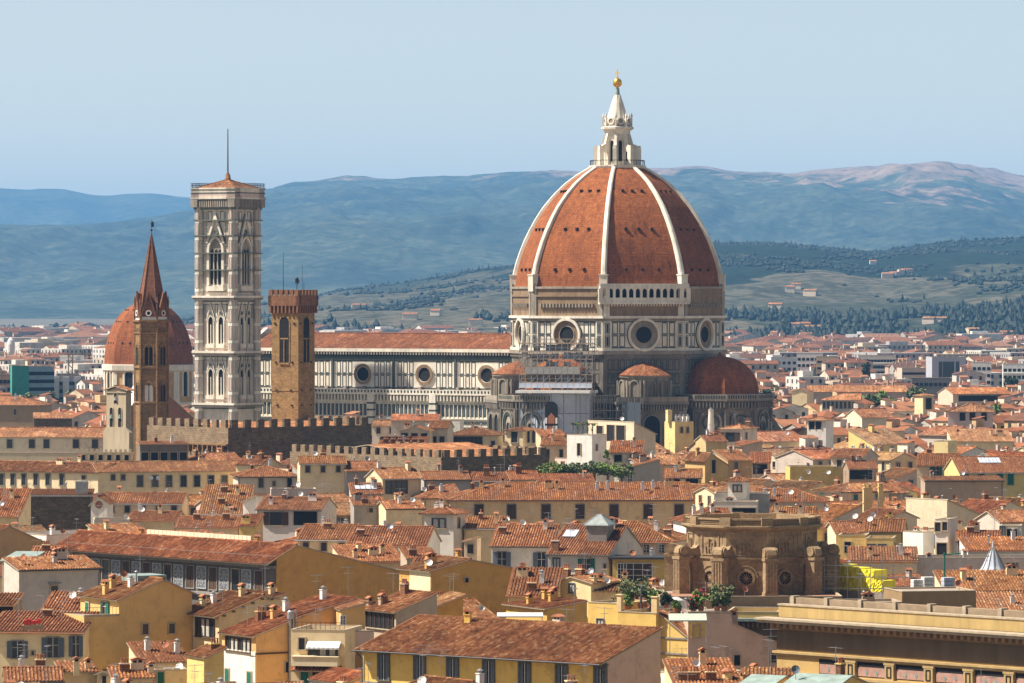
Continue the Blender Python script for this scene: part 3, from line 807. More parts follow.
for xo in oc:
    ring(mb, xo, cz, 2.05, 2.75, -.5, 0, 2); ring(mb, xo, cz, 1.9, 2.05, -.3, 0, 0); ring(mb, xo, cz, 2.75, 2.95, -.3, 0, 0)
    disc(mb, xo, cz, 2.0, -.1, 4)
    mb.box(xo + bay / 2 - .35, xo + bay / 2 + .35, -.4, 0, zcl0, ze_ - 2.6, 1)
    for sx in (-1, 1):
        for j in range(3):
            x0 = 3.55 + j * 1.85
            for a, b_ in ((w0, cz - .2), (cz + .2, w1)):
                xa = xo + sx * (x0 + .75)
                panel(mb, xa - .66, xa + .66, a, b_, .2)
        mb.box(xo + sx * 9.35 - .3, xo + sx * 9.35 + .3, -.1, 0, w0, w1, 0)
mb.box(EX0, EX1, -.1, 0, w0 - .3, w0 - .05, 1); mb.box(EX0, EX1, -.1, 0, w1 + .05, w1 + .3, 1); mb.box(EX0, EX1, -.06, 0, cz - .09, cz + .09, 1)
mb.M = None
nv = mb.build('nave', ['white', 'gmarb', 'raw', 'dirty', 'dark', 'pink'], cath)
rb = MB()
for s_ in (-1, 1):
    rb.add([(EX0 + 1, s_ * 11.4, ze_ + .05), (EX1, s_ * 11.4, ze_ + .05), (EX1, 0, zr_), (EX0 + 1, 0, zr_)][::s_ if s_ == 1 else 1], 0)
rb.tube((EX0 + 1, 0, zr_), (EX1, 0, zr_), .25, n=6)
nr = MB(); nr.v, nr.f, nr.m, nr.uv = rb.v, rb.f, rb.m, rb.uv
nr.build('nave_roof', 'tileflat', nv, (0.52, 0.42, 0.42))
# south aisle
AY = -21.3
mb = MB()
mb.box(EX0, EX1 + 4, AY, -10.6, 0, za - .6, 0)
mb.add([(EX0, AY + .5, za - .55), (EX1, AY + .5, za - .55), (EX1, -10.7, za + .3), (EX0, -10.7, za + .3)], 5)
for i in range(14): mb.box(EX0 + 3 + i * 6, EX0 + 3.8 + i * 6, -12.0, -10.8, zcl0 - .2, zcl0 + .8, 5)
mb.M = Matrix.Translation((0, AY, 0))
mb.box(EX0, EX1 + 4, -1.15, .2, za - .9, za - .5, 0); mb.box(EX0, EX1 + 4, -1.1, -.9, za - .5, za + .5, 0)
nb = int((L_ + 4) / 1.05)
for i in range(nb):
    x = EX0 + 1.05 * i
    mb.box(x, x + .36, -1.0, 0, za - 2.5, za - .9, 0)
    mb.box(x + .36, x + 1.05, -.04, 0, za - 2.4, za - 1.0, 1)
    mb.box(x + .3, x + .75, -1.16, -1.1, za - .35, za + .3, 1)
mb.box(EX0, EX1 + 4, -.35, 0, za - 3.0, za - 2.5, 0)
nb = int((L_ + 4) / 1.3)
for i in range(nb):
    x = EX0 + 1.3 * i
    mb.box(x + .2, x + .95, -.06, 0, za - 6.6, za - 3.5, 1)
    mb.box(x + .42, x + .72, -.1, 0, za - 6.3, za - 3.8, 6)
    mb.box(x - .08, x + .08, -.2, 0, za - 7, za - 3.2, 0)
for k, (zz, hh, mi) in enumerate([(za - 7.2, .35, 0), (za - 8.2, .5, 1), (za - 9.6, .35, 1), (za - 11.2, .6, 1), (za - 12.6, .35, 0), (za - 14, .5, 1), (za - 16, .5, 1), (za - 18, .6, 1)]):
    mb.box(EX0, EX1 + 4, -.18 if mi else -.4, 0, zz - hh / 2, zz + hh / 2, mi)
for xo in oc:
    for dx in (bay / 2,):
        mb.box(xo + dx - 1.0, xo + dx + 1.0, -1.25, 0, 0, za - .6, 0)
        for zz in (za - 3.2, za - 5, za - 7, za - 9, za - 11, za - 13): mb.box(xo + dx - 1.04, xo + dx + 1.04, -1.3, 0, zz - .22, zz + .22, 1)
mb.M = None
mb.build('aisle', ['white', 'gmarb', 'raw', 'dirty', 'dark', 'concrete', 'bluegrey'], cath)

# ---------------------------------------------------------------- scaffolding round the south tribune
def scaffold_thing():
    base = Matrix.Translation((CX, YC, 0)) @ Matrix.Rotation(-R(YAW), 4, 'Z')
    p = base @ Vector((0, -46.5, 0))
    t = empty('scaffolding', p, -R(14))
    tag(t, 'grey sheeted scaffolding wrapped round the south apse of the cathedral', 'scaffolding')
    s = F / p.y
    def px(x): return (x - 512) / s - p.x
    def pz(y): return H - (y - HY) / s
    sh = MB()
    xl, xm, xr = px(519.5), px(552), px(588)
    z0, z1 = 0, pz(393.5)
    def wall(x0, y0, x1, y1, mi):
        n = max(1, int(abs(x1 - x0) / 2.6))
        for i in range(n):
            for j in range(6):
                a, b_ = i / n, (i + 1) / n
                za_, zb_ = z1 * j / 6 + .03, z1 * (j + 1) / 6
                xa, xb = x0 + (x1 - x0) * a, x0 + (x1 - x0) * b_
                ya, yb = y0 + (y1 - y0) * a, y0 + (y1 - y0) * b_
                sh.add([(xa + .06, ya + random.uniform(-.05, .05), za_), (xb - .06, yb + random.uniform(-.05, .05), za_), (xb - .06, yb + random.uniform(-.05, .05), zb_ - .08), (xa + .06, ya + random.uniform(-.05, .05), zb_ - .08)], mi)
    wall(xl, 3.2, xm, 0, 0); wall(xm, 0, xr, 2.2, 0)
    sh.box(xl - .5, xl + .1, 2.8, 9, 0, z1, 0); sh.box(xr - .1, xr + .2, 2.2, 10, 0, z1, 0)
    sh.box(xl - 1, xr + 1, -.6, 9, z1 + .1, z1 + .75, 1)
    sh.build('sheeting', ['sheet', 'whitepaint'], t)
    pr = MB()
    cx_, zc0, zc1 = px(552.3), pz(430), pz(411)
    pr.M = Matrix.Translation((cx_, -.3, 0))
    pr.add([(x, 0, z) for x, z in arch_pts(0, zc0 - 4, 3.4, zc1 - zc0 + 6.5)], 0)
    pr.add([(x, -.05, z) for x, z in [(-.75, zc0 - 4), (.75, zc0 - 4), (.9, zc1 - 1.4), (0, zc1 - .4), (-.9, zc1 - 1.4)]], 1)
    for z in (zc0 - 1, zc0 + 1.2): pr.box(-1.7, 1.7, -.12, -.02, z, z + .5, 0)
    pr.box(-1.6, -1.1, -.1, -.02, zc0 - 3, zc0 + 3.2, 2); pr.box(1.1, 1.6, -.1, -.02, zc0 - 3, zc0 + 3.2, 2)
    pr.M = None
    pr.build('printed_portal', ['dark', 'clay', 'whitepaint'], t)
    fr = MB(); zt_ = pz(343)
    X = frange(xl - .5, xr + 1.2, 13)
    for y in (1.5, 4.2):
        for x in X: fr.tube((x, y, z1 * .2), (x, y, zt_ + random.uniform(0, .8)), .09, n=4, mi=0, cap=False)
        z = z1 + .8
        while z < zt_:
            fr.tube((X[0], y, z), (X[-1], y, z), .06, n=4, mi=0, cap=False); fr.tube((X[0], y, z + 1), (X[-1], y, z + 1), .045, n=4, mi=0, cap=False)
            z += 2.0
    z = z1 + .8
    while z < zt_:
        fr.box(X[0], X[-1], 1.5, 4.2, z, z + .2, 1); z += 2.0
    for i in range(12):
        for j in range(5):
            if (i + j) % 2: fr.tube((X[i], 1.45, z1 + .8 + 2 * j), (X[i + 1], 1.45, z1 + 2.8 + 2 * j), .05, n=4, cap=False)
    # lower scaffold to the right of the sheets
    X2 = frange(px(590), px(640), 9)
    for y in (4.0, 6.5):
        for x in X2: fr.tube((x, y, 0), (x, y, pz(398)), .07, n=4, cap=False)
        for k in range(8): fr.tube((X2[0], y, 14 + 2 * k), (X2[-1], y, 14 + 2 * k), .06, n=4, cap=False)
    for k in range(7): fr.box(X2[0], X2[-1], 4.0, 6.5, 14 + 2 * k, 14.1 + 2 * k, 1)
    fr.build('tubes', ['steel', 'plank'], t)
    nt_ = MB()
    zA, zB = pz(391), pz(383)
    for i in range(12): nt_.box(X[i] + .05, X[i + 1] - .05, 1.35, 1.4, zA + .8, zB, 0)
    for i in range(9): nt_.box(X[i + 1] + .05, X[i + 2] - .05, 1.35, 1.4, pz(374), pz(367), 1)
    for i in range(12):  nt_.box(X[i] + .05, X[i + 1] - .05, 4.3, 4.34, pz(383), pz(375), 2)
    for i in range(5, 8): nt_.box(X2[i] + .05, X2[i + 1] - .05, 3.9, 3.95, 10, pz(402), 3)
    rg_ = random.Random(2)
    for j in range(6):
        for i in range(12):
            if rg_.random() < .42: nt_.box(X[i] + .06, X[i + 1] - .06, 4.22, 4.28, z1 + .9 + 2 * j, z1 + 2.7 + 2 * j - rg_.random() * .6, 1 if rg_.random() < .7 else 0)
    for j in range(3): nt_.box(px(534), px(534) + 16, 3.6, 5.2, pz(351) + 1.5 * j, pz(351) + 1.5 * j + .12, 2)
    for i in range(9): nt_.box(px(534) + i * 1.95, px(534) + i * 1.95 + .1, 3.6, 3.7, pz(351), pz(338), 1)
    nt_.build('netting_panels', ['sheet', 'steel', 'plank', 'bluegrey'], t)
scaffold_thing()

# ---------------------------------------------------------------- bell tower of the cathedral
SEp = Vector(((234.3 - 512) * 1300 / F, 1300, 0))
SD = 10.9
ex = Vector((math.cos(R(YAW)), -math.sin(R(YAW)), 0)); ny = Vector((math.sin(R(YAW)), math.cos(R(YAW)), 0))
cc = SEp - ex * 6.7 + ny * 6.7
camp = empty('bell_tower', cc, -R(YAW))
tag(camp, 'tall square bell tower of pink white and green marble beside the nave', 'bell tower')
s_c = F / cc.y
def zt_(py): return H - (py - HY) / (F / 1301.0)
mb = MB(); mw = MB()
ztop = zt_(207); zpar = zt_(187.5)
mb.box(-SD / 2, SD / 2, -SD / 2, SD / 2, 0, ztop, 0)
cor = [zt_(297), zt_(352.5), zt_(404.5), zt_(440), zt_(470)]
for sx in (-1, 1):
    for sy in (-1, 1):
        c = (sx * SD / 2, sy * SD / 2)
        mb.lathe([(1.32, 0), (1.32, ztop), (1.0, ztop)], 8, c, 0, R(22.5))
        z = 2.0
        k = 0
        while z < ztop - 2:
            for j in range(8):
                mb.M = face(45 * j, 1.32 * C8, c)
                panel(mb, -.42, .42, z + .3, z + 4.0, .09, -.04, 1)
                mb.box(-.2, .2, -.05, 0, z + .5, z + 3.8, 6)
            mb.M = None
            z += 4.6; k += 1
for th in (-90, 0, 90, 180):
    mb.M = face(th, SD / 2)
    for z in cor:
        mb.box(-SD / 2 - 1.4, SD / 2 + 1.4, -1.65, 0, z - .2, z + .35, 0); mb.box(-SD / 2 - 1.3, SD / 2 + 1.3, -1.45, 0, z - .75, z - .2, 3)
        mb.box(-SD / 2, SD / 2, -.2, 0, z - 1.3, z - .95, 1); mb.box(-SD / 2, SD / 2, -.2, 0, z + .35, z + .7, 6)
    iw = SD / 2 - 1.25
    # two levels with paired windows
    for zc_, (pt, pb) in (((cor[1], cor[0]), (316.5, 343.5)), ((cor[2], cor[1]), (369, 395))):
        lo, hi = zc_
        wt, wb_ = zt_(pt), zt_(pb)
        panel(mb, -iw, iw, lo + 1.4, hi - 2.0, .16, -.08, 1); panel(mb, -iw + .4, iw - .4, lo + 1.8, hi - 2.4, .18, -.1, 2)
        for sx in (-1, 1):
            xw = sx * 1.68
            arch(mb, xw, wb_, 1.55, wt - wb_, .26, -.35, 4, 0, True)
            mb.box(xw - .12, xw + .12, -.25, 0, wb_, wt - 2.2, 0)
            mb.box(xw - 1.3, xw + 1.3, -.8, 0, wb_ - 1.2, wb_ - .2, 0); mb.box(xw - 1.1, xw + 1.1, -.45, 0, wb_ - 2.3, wb_ - 1.2, 6)
            # steep gable over each window
            g = [(xw - 1.5, wt - 1.2), (xw, wt + 3.6), (xw + 1.5, wt - 1.2)]
            q = [(xw - 1.3, wt - 1.2), (xw, wt + 3.0), (xw + 1.3, wt - 1.2)]
            mb.band(g, q, -.3, 0, 0); g2 = [(x, z + .25) for x, z in g]; mb.band(g2, g, -.2, 0, 1)
            ring(mb, xw, wt + .9, .28, .5, -.3, 0, 1, 12)
            panel(mb, sx * (iw - .55) - .35, sx * (iw - .55) + .35, wb_ - 1, wt - 1, .15, -.1, 2)
            panel(mb, sx * (iw - .55) - .35, sx * (iw - .55) + .35, wt - .5, wt + 3.4, .15, -.1, 1)
        panel(mb, -.45, .45, wt - .2, wt + 3.4, .15, -.1, 1)
    # belfry with one tall triple window
    lo = cor[0]; wt, wb_ = zt_(238), zt_(285)
    arch(mb, 0, wb_, 4.0, wt - wb_, .75, -.6, 5, 0, True)
    for sx in (-1, 0, 1): mb.add([(x + sx * 1.25, -.1, z) for x, z in arch_pts(0, wb_ + .3, .95, (wt - wb_) * .74, True)], 4)
    for x in (-.62, .62): mb.tube((x, -.3, wb_), (x, -.3, wb_ + (wt - wb_) * .68), .15, n=6, mi=0)
    mb.box(-2.8, 2.8, -.9, 0, wb_ - 1.6, wb_ - .3, 0); mb.box(-iw, iw, -.25, 0, lo + 1.2, wb_ - 1.7, 3)
    gz = zt_(216)
    g = [(-3.0, zt_(243)), (0, gz + 1), (3.0, zt_(243))]; q = [(-2.4, zt_(243)), (0, gz - .7), (2.4, zt_(243))]
    mb.band(g, q, -.7, 0, 0); mb.band([(x * 1.06, z + .3) for x, z in g], g, -.3, 0, 1)
    ring(mb, 0, zt_(232), .45, .8, -.4, 0, 1, 14)
    mb.box(-.2, .2, -.5, 0, gz, zt_(208), 0)
    for sx in (-1, 1):
        for a, b_ in ((wb_ + .5, zt_(266)), (zt_(264), zt_(246)), (zt_(244), zt_(228)), (zt_(226), zt_(212))):
            panel(mb, sx * 3.62 - .62, sx * 3.62 + .62, a, b_, .13, -.1, 1)
            mb.box(sx * 3.62 - .3, sx * 3.62 + .3, -.06, 0, a + .4, b_ - .4, 6)
        panel(mb, sx * 2.0 - .7, sx * 2.0 + .7, zt_(222), zt_(211), .2, -.1, 1)
    for py in (220, 235.5, 253, 270): mb.box(-SD / 2 - 1.28, SD / 2 + 1.28, -1.36, 0, zt_(py) - .12, zt_(py) + .14, 1)
    # crowning gallery on brackets
    mb.box(-SD / 2 - 1.3, SD / 2 + 1.3, -1.0, 0, ztop - .6, ztop, 1)
    n = 20
    hw_ = SD / 2 + 1.65
    for i in range(n + 1):
        x = -hw_ + 2 * hw_ * i / n
        mb.ext([(x - .2, ztop), (x + .2, ztop), (x + .2, ztop + 2.2), (x - .2, ztop + 2.2)], -1.65, .5, 3)
        if i < n: mb.box(x + .2, x + .2 + 2 * hw_ / n - .4, -1.1, .5, ztop + .9, ztop + 2.2, 4)
    mb.box(-hw_ - .25, hw_ + .25, -1.9, 1, ztop + 2.2, ztop + 2.7, 0)
    mb.box(-hw_, hw_, -1.65, 1, ztop + 2.7, ztop + 3.7, 2); mb.box(-hw_ - .1, hw_ + .1, -1.75, 1, ztop + 3.7, ztop + 4.0, 1)
    mb.box(-hw_, hw_, -1.65, 1, ztop + 4.0, zpar - .35, 0); mb.box(-hw_ - .25, hw_ + .25, -1.9, 1, zpar - .35, zpar, 0)
    # iron railing
    for i in range(33):
        x = -hw_ + 2 * hw_ * i / 32
        mw.M = face(th, SD / 2 + 1.6); mw.tube((x, 0, zpar), (x, -.1, zpar + 1.3), .05, n=4)
    for zz in (.7, 1.25): mw.tube((-hw_, 0, zpar + zz), (hw_, 0, zpar + zz), .05, n=4)
mb.M = None; mw.M = None
mb.build('tower', ['white', 'lines', 'infill', 'dirty', 'dark', 'dirty', 'infill'], camp)
mw.build('railing', 'darkmetal', camp)
rb = MB(); hw_ = SD / 2 + .8
zap = zt_(178.5)
for a, b_ in (((-1, -1), (1, -1)), ((1, -1), (1, 1)), ((1, 1), (-1, 1)), ((-1, 1), (-1, -1))):
    rb.add([(a[0] * hw_, a[1] * hw_, zpar - .1), (b_[0] * hw_, b_[1] * hw_, zpar - .1), (0, 0, zap)], 0)
for a in ((-1, -1), (1, -1), (1, 1), (-1, 1)): rb.tube((a[0] * hw_, a[1] * hw_, zpar), (0, 0, zap), .15, n=5)
rb.lathe([(.9, zap - .5), (.7, zap + 1.0), (.25, zap + 1.8), (0, zap + 1.9)], 8)
rb.build('roof', 'tileflat', camp, (.95, .9, .85))
pb_ = MB(); pb_.tube((0, 0, zap + 1), (0, 0, zt_(128)), .22, .12, 6); pb_.build('mast', 'wood', camp)

# ---------------------------------------------------------------- brown stone tower with battlements
YB = 1085.0
def zb_(py): return H - (py - HY) * YB / F
sB = F / YB
aB = 29.0
tp = Vector(((298.3 - 512) / sB, YB, 0))
exB = Vector((math.cos(R(aB)), -math.sin(R(aB)), 0)); nyB = Vector((math.sin(R(aB)), math.cos(R(aB)), 0))
SB = 6.95
bt = empty('battlement_tower', tp - exB * SB / 2 + nyB * SB / 2, -R(aB))
tag(bt, 'brown stone tower with red brick battlements and tall arched belfry openings', 'tower')
mb = MB()
zt1 = zb_(309)
hS = SB / 2
for th in (-90, 0, 90, 180):
    mb.M = face(th, hS)
    n_ = 14
    mb.add([(-hS, 0, -1), (hS, 0, -1), (hS, 0, zt1), (-hS, 0, zt1)], 0)
    if th in (-90, 0):
        w_ = 2.5
        arch(mb, -.15, zb_(362.5), w_, zb_(317) - zb_(362.5), .22, -.12, 2, 0)
        mb.box(-1.15, .85, -.1, .05, zb_(339.5), zb_(338), 0)
        mb.tube((-.15, -.1, zb_(362)), (-.15, -.1, zb_(340)), .14, n=6, mi=0)
        mb.box(-1.4, 1.1, -.25, 0, zb_(364.5), zb_(363), 0)
    mb.box(-hS - .08, hS + .08, -.1, .1, zb_(391), zb_(389.8), 0)
    for x, py in ((-2.4, 363), (1.9, 363), (-2.2, 391), (1.6, 391), (-2.0, 406), (1.8, 406), (-2.6, 324), (2.4, 324)): mb.box(x - .22, x + .22, -.22, 0, zb_(py), zb_(py) + .3, 2)
    # corbel table and crown
    n = 8
    for i in range(n):
        x = -hS - .55 + (2 * hS + 1.1) * (i + .5) / n
        w2 = (2 * hS + 1.1) / n
        mb.ext([(x - .18, zt1 - .9), (x + .18, zt1 - .9), (x + .18, zt1 + .9), (x - .18, zt1 + .9)], -.6, .3, 1)
        for k in range(5):
            a0 = math.pi * k / 5; a1 = math.pi * (k + 1) / 5
    mb.box(-hS - .62, hS + .62, -.62, .3, zt1 + .7, zt1 + 3.0, 1)
    nm = 6
    for i in range(nm):
        x = -hS - .6 + (2 * hS + 1.2) * (i + .5) / nm * 1.0
        ww = (2 * hS + 1.2) / nm * .31
        mb.box(x - ww, x + ww, -.62, -.12, zt1 + 3.0, zt1 + 4.3, 1)
        if i < nm - 1: mb.box(x + ww - .02, x + (2 * hS + 1.2) / nm - ww + .02, -.5, -.12, zt1 + 2.4, zt1 + 3.25, 3)
mb.M = None
mb.box(-hS, hS, -hS, hS, zt1 - .1, zt1 + 2.0, 1)
mb.build('shaft', ['tower', 'brick', 'dark', 'copper'], bt)
vb = MB()
vb.tube((.6, .6, zt1 + 2), (.6, .6, zb_(282)), .07, n=5); vb.box(.2, 1.0, .5, .7, zb_(283.5), zb_(280)); vb.ball((.6, .6, zb_(279)), .45); vb.tube((.6, .6, zb_(285)), (1.3, .6, zb_(280.5)), .1, n=4)
vb.tube((-2.6, 0, zt1 + 2), (-2.6, 0, zb_(252.5)), .09, .05, 5); vb.tube((2.2, 1, zt1 + 2), (2.2, 1, zb_(283)), .06, n=4); vb.tube((3.0, -1, zt1 + 2), (3.0, -1, zb_(264)), .04, n=4)
vb.build('weather_vane', 'darkmetal', bt)

# ---------------------------------------------------------------- slender hexagonal bell tower with spire
YS = 1095.0
def zs_(py): return H - (py - HY) * YS / F
bs = empty('spired_bell_tower', ((151.4 - 512) * YS / F, YS, 0), -R(6))
tag(bs, 'slender hexagonal brown stone bell tower with pointed brick spire and small gables', 'bell tower')
mb = MB(); rS = 3.75
mb.lathe([(rS, -1), (rS, zs_(321))], 6, mi=0, rot=0)
C6 = math.cos(math.pi / 6)
for py, d in ((402.5, .35), (367.5, .35), (333, .3), (321, .55)):
    z = zs_(py); mb.lathe([(rS, z - .5), (rS + d, z - .1), (rS + d, z + .25), (rS, z + .3)], 6, mi=0)
for k in range(6):
    th = 30 + 60 * k
    mb.M = face(th, rS * C6)
    for pt, pb, ww in ((344, 365, 2.0), (382, 401, 1.8)):
        for sx in (-1, 1): arch(mb, sx * .5, zs_(pb), .82, zs_(pt) - zs_(pb) - .6, .14, -.14, 2 if pt < 370 or th not in (270,) else 3, 0, False)
        out = arch_pts(0, zs_(pb), ww + .5, zs_(pt) - zs_(pb) + .5, True); inn = arch_pts(0, zs_(pb), ww + .1, zs_(pt) - zs_(pb), True)
        mb.band(out[1:] + out[:1], inn[1:] + inn[:1], -.22, 0, 0)
    for i in range(7):
        x = -1.6 + 3.2 * i / 6
        mb.box(x - .12, x + .12, -.3, 0, zs_(331), zs_(328), 0)
    mb.M = Matrix.Rotation(R(60 * k), 4, 'Z')
    mb.tube((rS, 0, -1), (rS, 0, zs_(321)), .32, n=6, mi=0)
mb.M = None
zg = zs_(318)
mb.lathe([(rS, zs_(321)), (rS, zg + 1.0)], 6, mi=3)
mb.build('shaft', ['pietra', 'spire', 'dark', 'whitepaint'], bs)
mb = MB()
mb.lathe([(rS - .25, zg + .8), (.28, zs_(238)), (.3, zs_(237)), (.12, zs_(233)), (0, zs_(232.8))], 6, mi=0)
for k in range(6):
    a = R(60 * k)
    mb.tube(((rS - .2) * math.cos(a), (rS - .2) * math.sin(a), zg + .8), (.28 * math.cos(a), .28 * math.sin(a), zs_(238)), .16, .1, 5, 1)
    mb.M = face(30 + 60 * k, (rS + .1) * C6)
    zg1 = zs_(293)
    mb.ext([(-1.75, zg + .3), (1.75, zg + .3), (0, zg1)], -.15, .5, 0)
    mb.add([(-1.75, -.15, zg + .3), (0, -.15, zg1), (0, 3.0, zg1 - .5)], 0); mb.add([(1.75, -.15, zg + .3), (0, 3.0, zg1 - .5), (0, -.15, zg1)], 0)
    mb.band([(-1.95, zg + .3), (0, zg1 + .4), (1.95, zg + .3)], [(-1.6, zg + .3), (0, zg1 - .2), (1.6, zg + .3)], -.3, .1, 1)
    ring(mb, 0, zg + 1.1, .42, .68, -.28, 0, 2, 14); disc(mb, 0, zg + 1.1, .42, -.18, 3, 14)
    mb.M = Matrix.Rotation(R(60 * k), 4, 'Z')
    mb.tube((rS + .05, 0, zg - .5), (rS + .05, 0, zg + 3.4), .25, n=5, mi=1); mb.lathe([(.35, zg + 3.4), (0, zg + 5.2)], 5, (rS + .05, 0), 1)
    mb.M = None
mb.build('spire', ['spire', 'brick', 'whitepaint', 'dark'], bs)
mb = MB(); mb.tube((0, 0, zs_(233)), (0, 0, zs_(220)), .07, n=5); mb.ball((0, 0, zs_(230)), .3); mb.box(-.05, .55, -.05, .05, zs_(227), zs_(222.5)); mb.ball((.2, 0, zs_(223)), .38)
mb.build('weather_vane', 'darkmetal', bs)

# ---------------------------------------------------------------- distant red dome on the left
YM = 1636.0
def zm_(py): return H - (py - HY) * YM / F
sM = F / YM
md_ = empty('domed_chapel', ((148.7 - 512) / sM, YM, 0), -R(24))
tag(md_, 'smaller plain red tiled dome on ochre drum behind the slender spire', 'church')
mb = MB(); rM = 15.0
zd0 = zm_(364)
prof = [(rM * math.cos(t) ** .86, zd0 + (zm_(302) - zd0) * math.sin(t)) for t in [math.pi / 2 * i / 14 for i in range(14)]] + [(1.6, zm_(302) + .05)]
mb.lathe(prof, 8, mi=0, rot=R(22.5))
for k in range(8):
    for t in (.35, .75, 1.05):
        r = rM * math.cos(t) ** .86 * C8; z = zd0 + (zm_(302) - zd0) * math.sin(t)
        mb.M = face(45 * k, r - .2)
        for i in (-1, 0, 1): mb.box(i * r * .22 - .3, i * r * .22 + .3, -.35, 1, z - .3, z + .3, 1)
    mb.M = None
mb.build('dome', ['dometile', 'dark'], md_)
mb = MB()
mb.lathe([(1.7, zm_(302.5)), (1.6, zm_(298)), (2.0, zm_(297.5)), (.9, zm_(296)), (0, zm_(295))], 8)
mb.build('lantern', 'darkmetal', md_)
mb = MB()
mb.lathe([(rM - .2, 0), (rM - .2, zd0 - 1.4)], 8, mi=0, rot=R(22.5))
mb.lathe([(rM - .2, zd0 - 2.6), (rM + .7, zd0 - 2.0), (rM + .9, zd0 - .2), (rM - .2, zd0)], 8, mi=1, rot=R(22.5))
for k in range(8):
    mb.M = face(45 * k, (rM - .2) * C8); fw = 2 * rM * math.sin(math.pi / 8)
    for x in (-fw / 2 + .6, fw / 2 - .6): mb.box(x - .6, x + .6, -.4, 0, 0, zd0 - 2.4, 1)
    arch(mb, 0, zm_(396), 3.1, zm_(370) - zm_(396), .75, -.4, 2, 1)
    mb.box(-fw / 2, fw / 2, -.3, 0, zm_(405), zm_(402), 1)
mb.M = None
mb.build('wall', [simple('ochre_wall', (.50, .32, .15), .9, .25, .4), 'white', 'dark'], md_)
# ---------------------------------------------------------------- houses
COL = dict(cream=(.80, .63, .37), ochre=(.62, .36, .095), brown=(.54, .29, .085), yel=(.74, .53, .19), white=(.80, .75, .65), grey=(.54, .47, .39), beige=(.72, .57, .40),
           pink=(.66, .50, .40), org=(.64, .40, .15), stone=(.25, .19, .13), lilac=(.52, .44, .40))
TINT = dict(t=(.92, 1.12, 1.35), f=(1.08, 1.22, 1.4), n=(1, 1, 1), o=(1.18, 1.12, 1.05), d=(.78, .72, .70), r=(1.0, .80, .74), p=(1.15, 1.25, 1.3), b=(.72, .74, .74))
MESH = {}
TOWN = 'tiled houses of the old town'
protect = []       # (px0, px1, py_top, py_bottom, Y): what has to stay in view
feet = []          # footprints
nearhouses = []

def roof_plane(mb, pts, tiles, rootM=None):
    pts = [Vector(p) for p in pts]
    n = Vector((0, 0, 0))
    for i in range(len(pts)): n += (pts[i] - pts[0]).cross(pts[(i + 1) % len(pts)] - pts[0])
    n.normalize()
    if n.z < 0: pts.reverse(); n = -n
    e = Vector((0, 0, 1)).cross(n)
    e = Vector((1, 0, 0)) if e.length < 1e-4 else e.normalized()
    s = n.cross(e)
    if s.z < 0: s = -s; e = -e
    q = [(p.dot(e), p.dot(s)) for p in pts]
    vis_ = tiles
    if tiles and rootM is not None:
        c = rootM @ (sum(pts, Vector()) / len(pts)); vis_ = (rootM.to_3x3() @ n).dot(Vector((0, 0, H)) - c) > 0
    mb.add(pts, 2 if vis_ else 0, q)
    t = 0.16
    lo = [p - n * t for p in pts]
    for i in range(len(pts)):
        j = (i + 1) % len(pts)
        mb.add([pts[j], pts[i], lo[i], lo[j]], 1)
    mb.add(lo[::-1], 1)
    if not vis_: return
    k0 = n.dot(pts[0])
    u0, u1 = min(a for a, b in q), max(a for a, b in q)
    W_ = 0.40
    rng = random.Random(int(u0 * 100) + len(pts))
    u = math.ceil(u0 / W_) * W_ + W_ / 2
    while u < u1 - .05:
        vs = []
        for i in range(len(q)):
            (a, b), (c, d) = q[i], q[(i + 1) % len(q)]
            if (a - u) * (c - u) < 0: vs.append(b + (d - b) * (u - a) / (c - a))
        if len(vs) >= 2:
            v0, v1 = min(vs) - .05, max(vs)
            nr = max(1, int((v1 - v0) / .45))
            dv = (v1 - v0) / nr
            for k in range(nr):
                a, b = v0 + dv * k, v0 + dv * (k + 1) + .06
                du = rng.uniform(-.018, .018); hh = rng.uniform(-.012, .014)
                if rng.random() < .02: du += .05
                uvc = (u, a + dv / 2)
                def pt(du_, v, h): return e * (u + du_ + du) + s * v + n * (k0 + h + hh)
                A = [pt(-.125, a, .015), pt(-.075, a, .13), pt(.075, a, .13), pt(.125, a, .015)]
                B = [pt(-.105, b, .0), pt(-.06, b, .095), pt(.06, b, .095), pt(.105, b, .0)]
                for i in range(3): mb.add([A[i], A[i + 1], B[i + 1], B[i]], 0, [uvc] * 4)
                if k == 0: mb.add([A[3], A[2], A[1], A[0]], 0, [uvc] * 4)
        u += W_
def ridge_cap(mb, a, b):
    a, b = Vector(a), Vector(b); L = (b - a).length; n = max(1, int(L / .5))
    for i in range(n):
        p, q = a.lerp(b, i / n), a.lerp(b, (i + 1) / n)
        z = Vector((0, 0, .04 + random.uniform(-.015, .015)))
        m0 = len(mb.f)
        mb.tube(p + z, q + z, .15, .125, 6, 0, False)
        for k in range(m0, len(mb.f)): mb.uv[k] = [(p.x * 1.3 + i * .5, p.y + i * .47)] * len(mb.f[k])

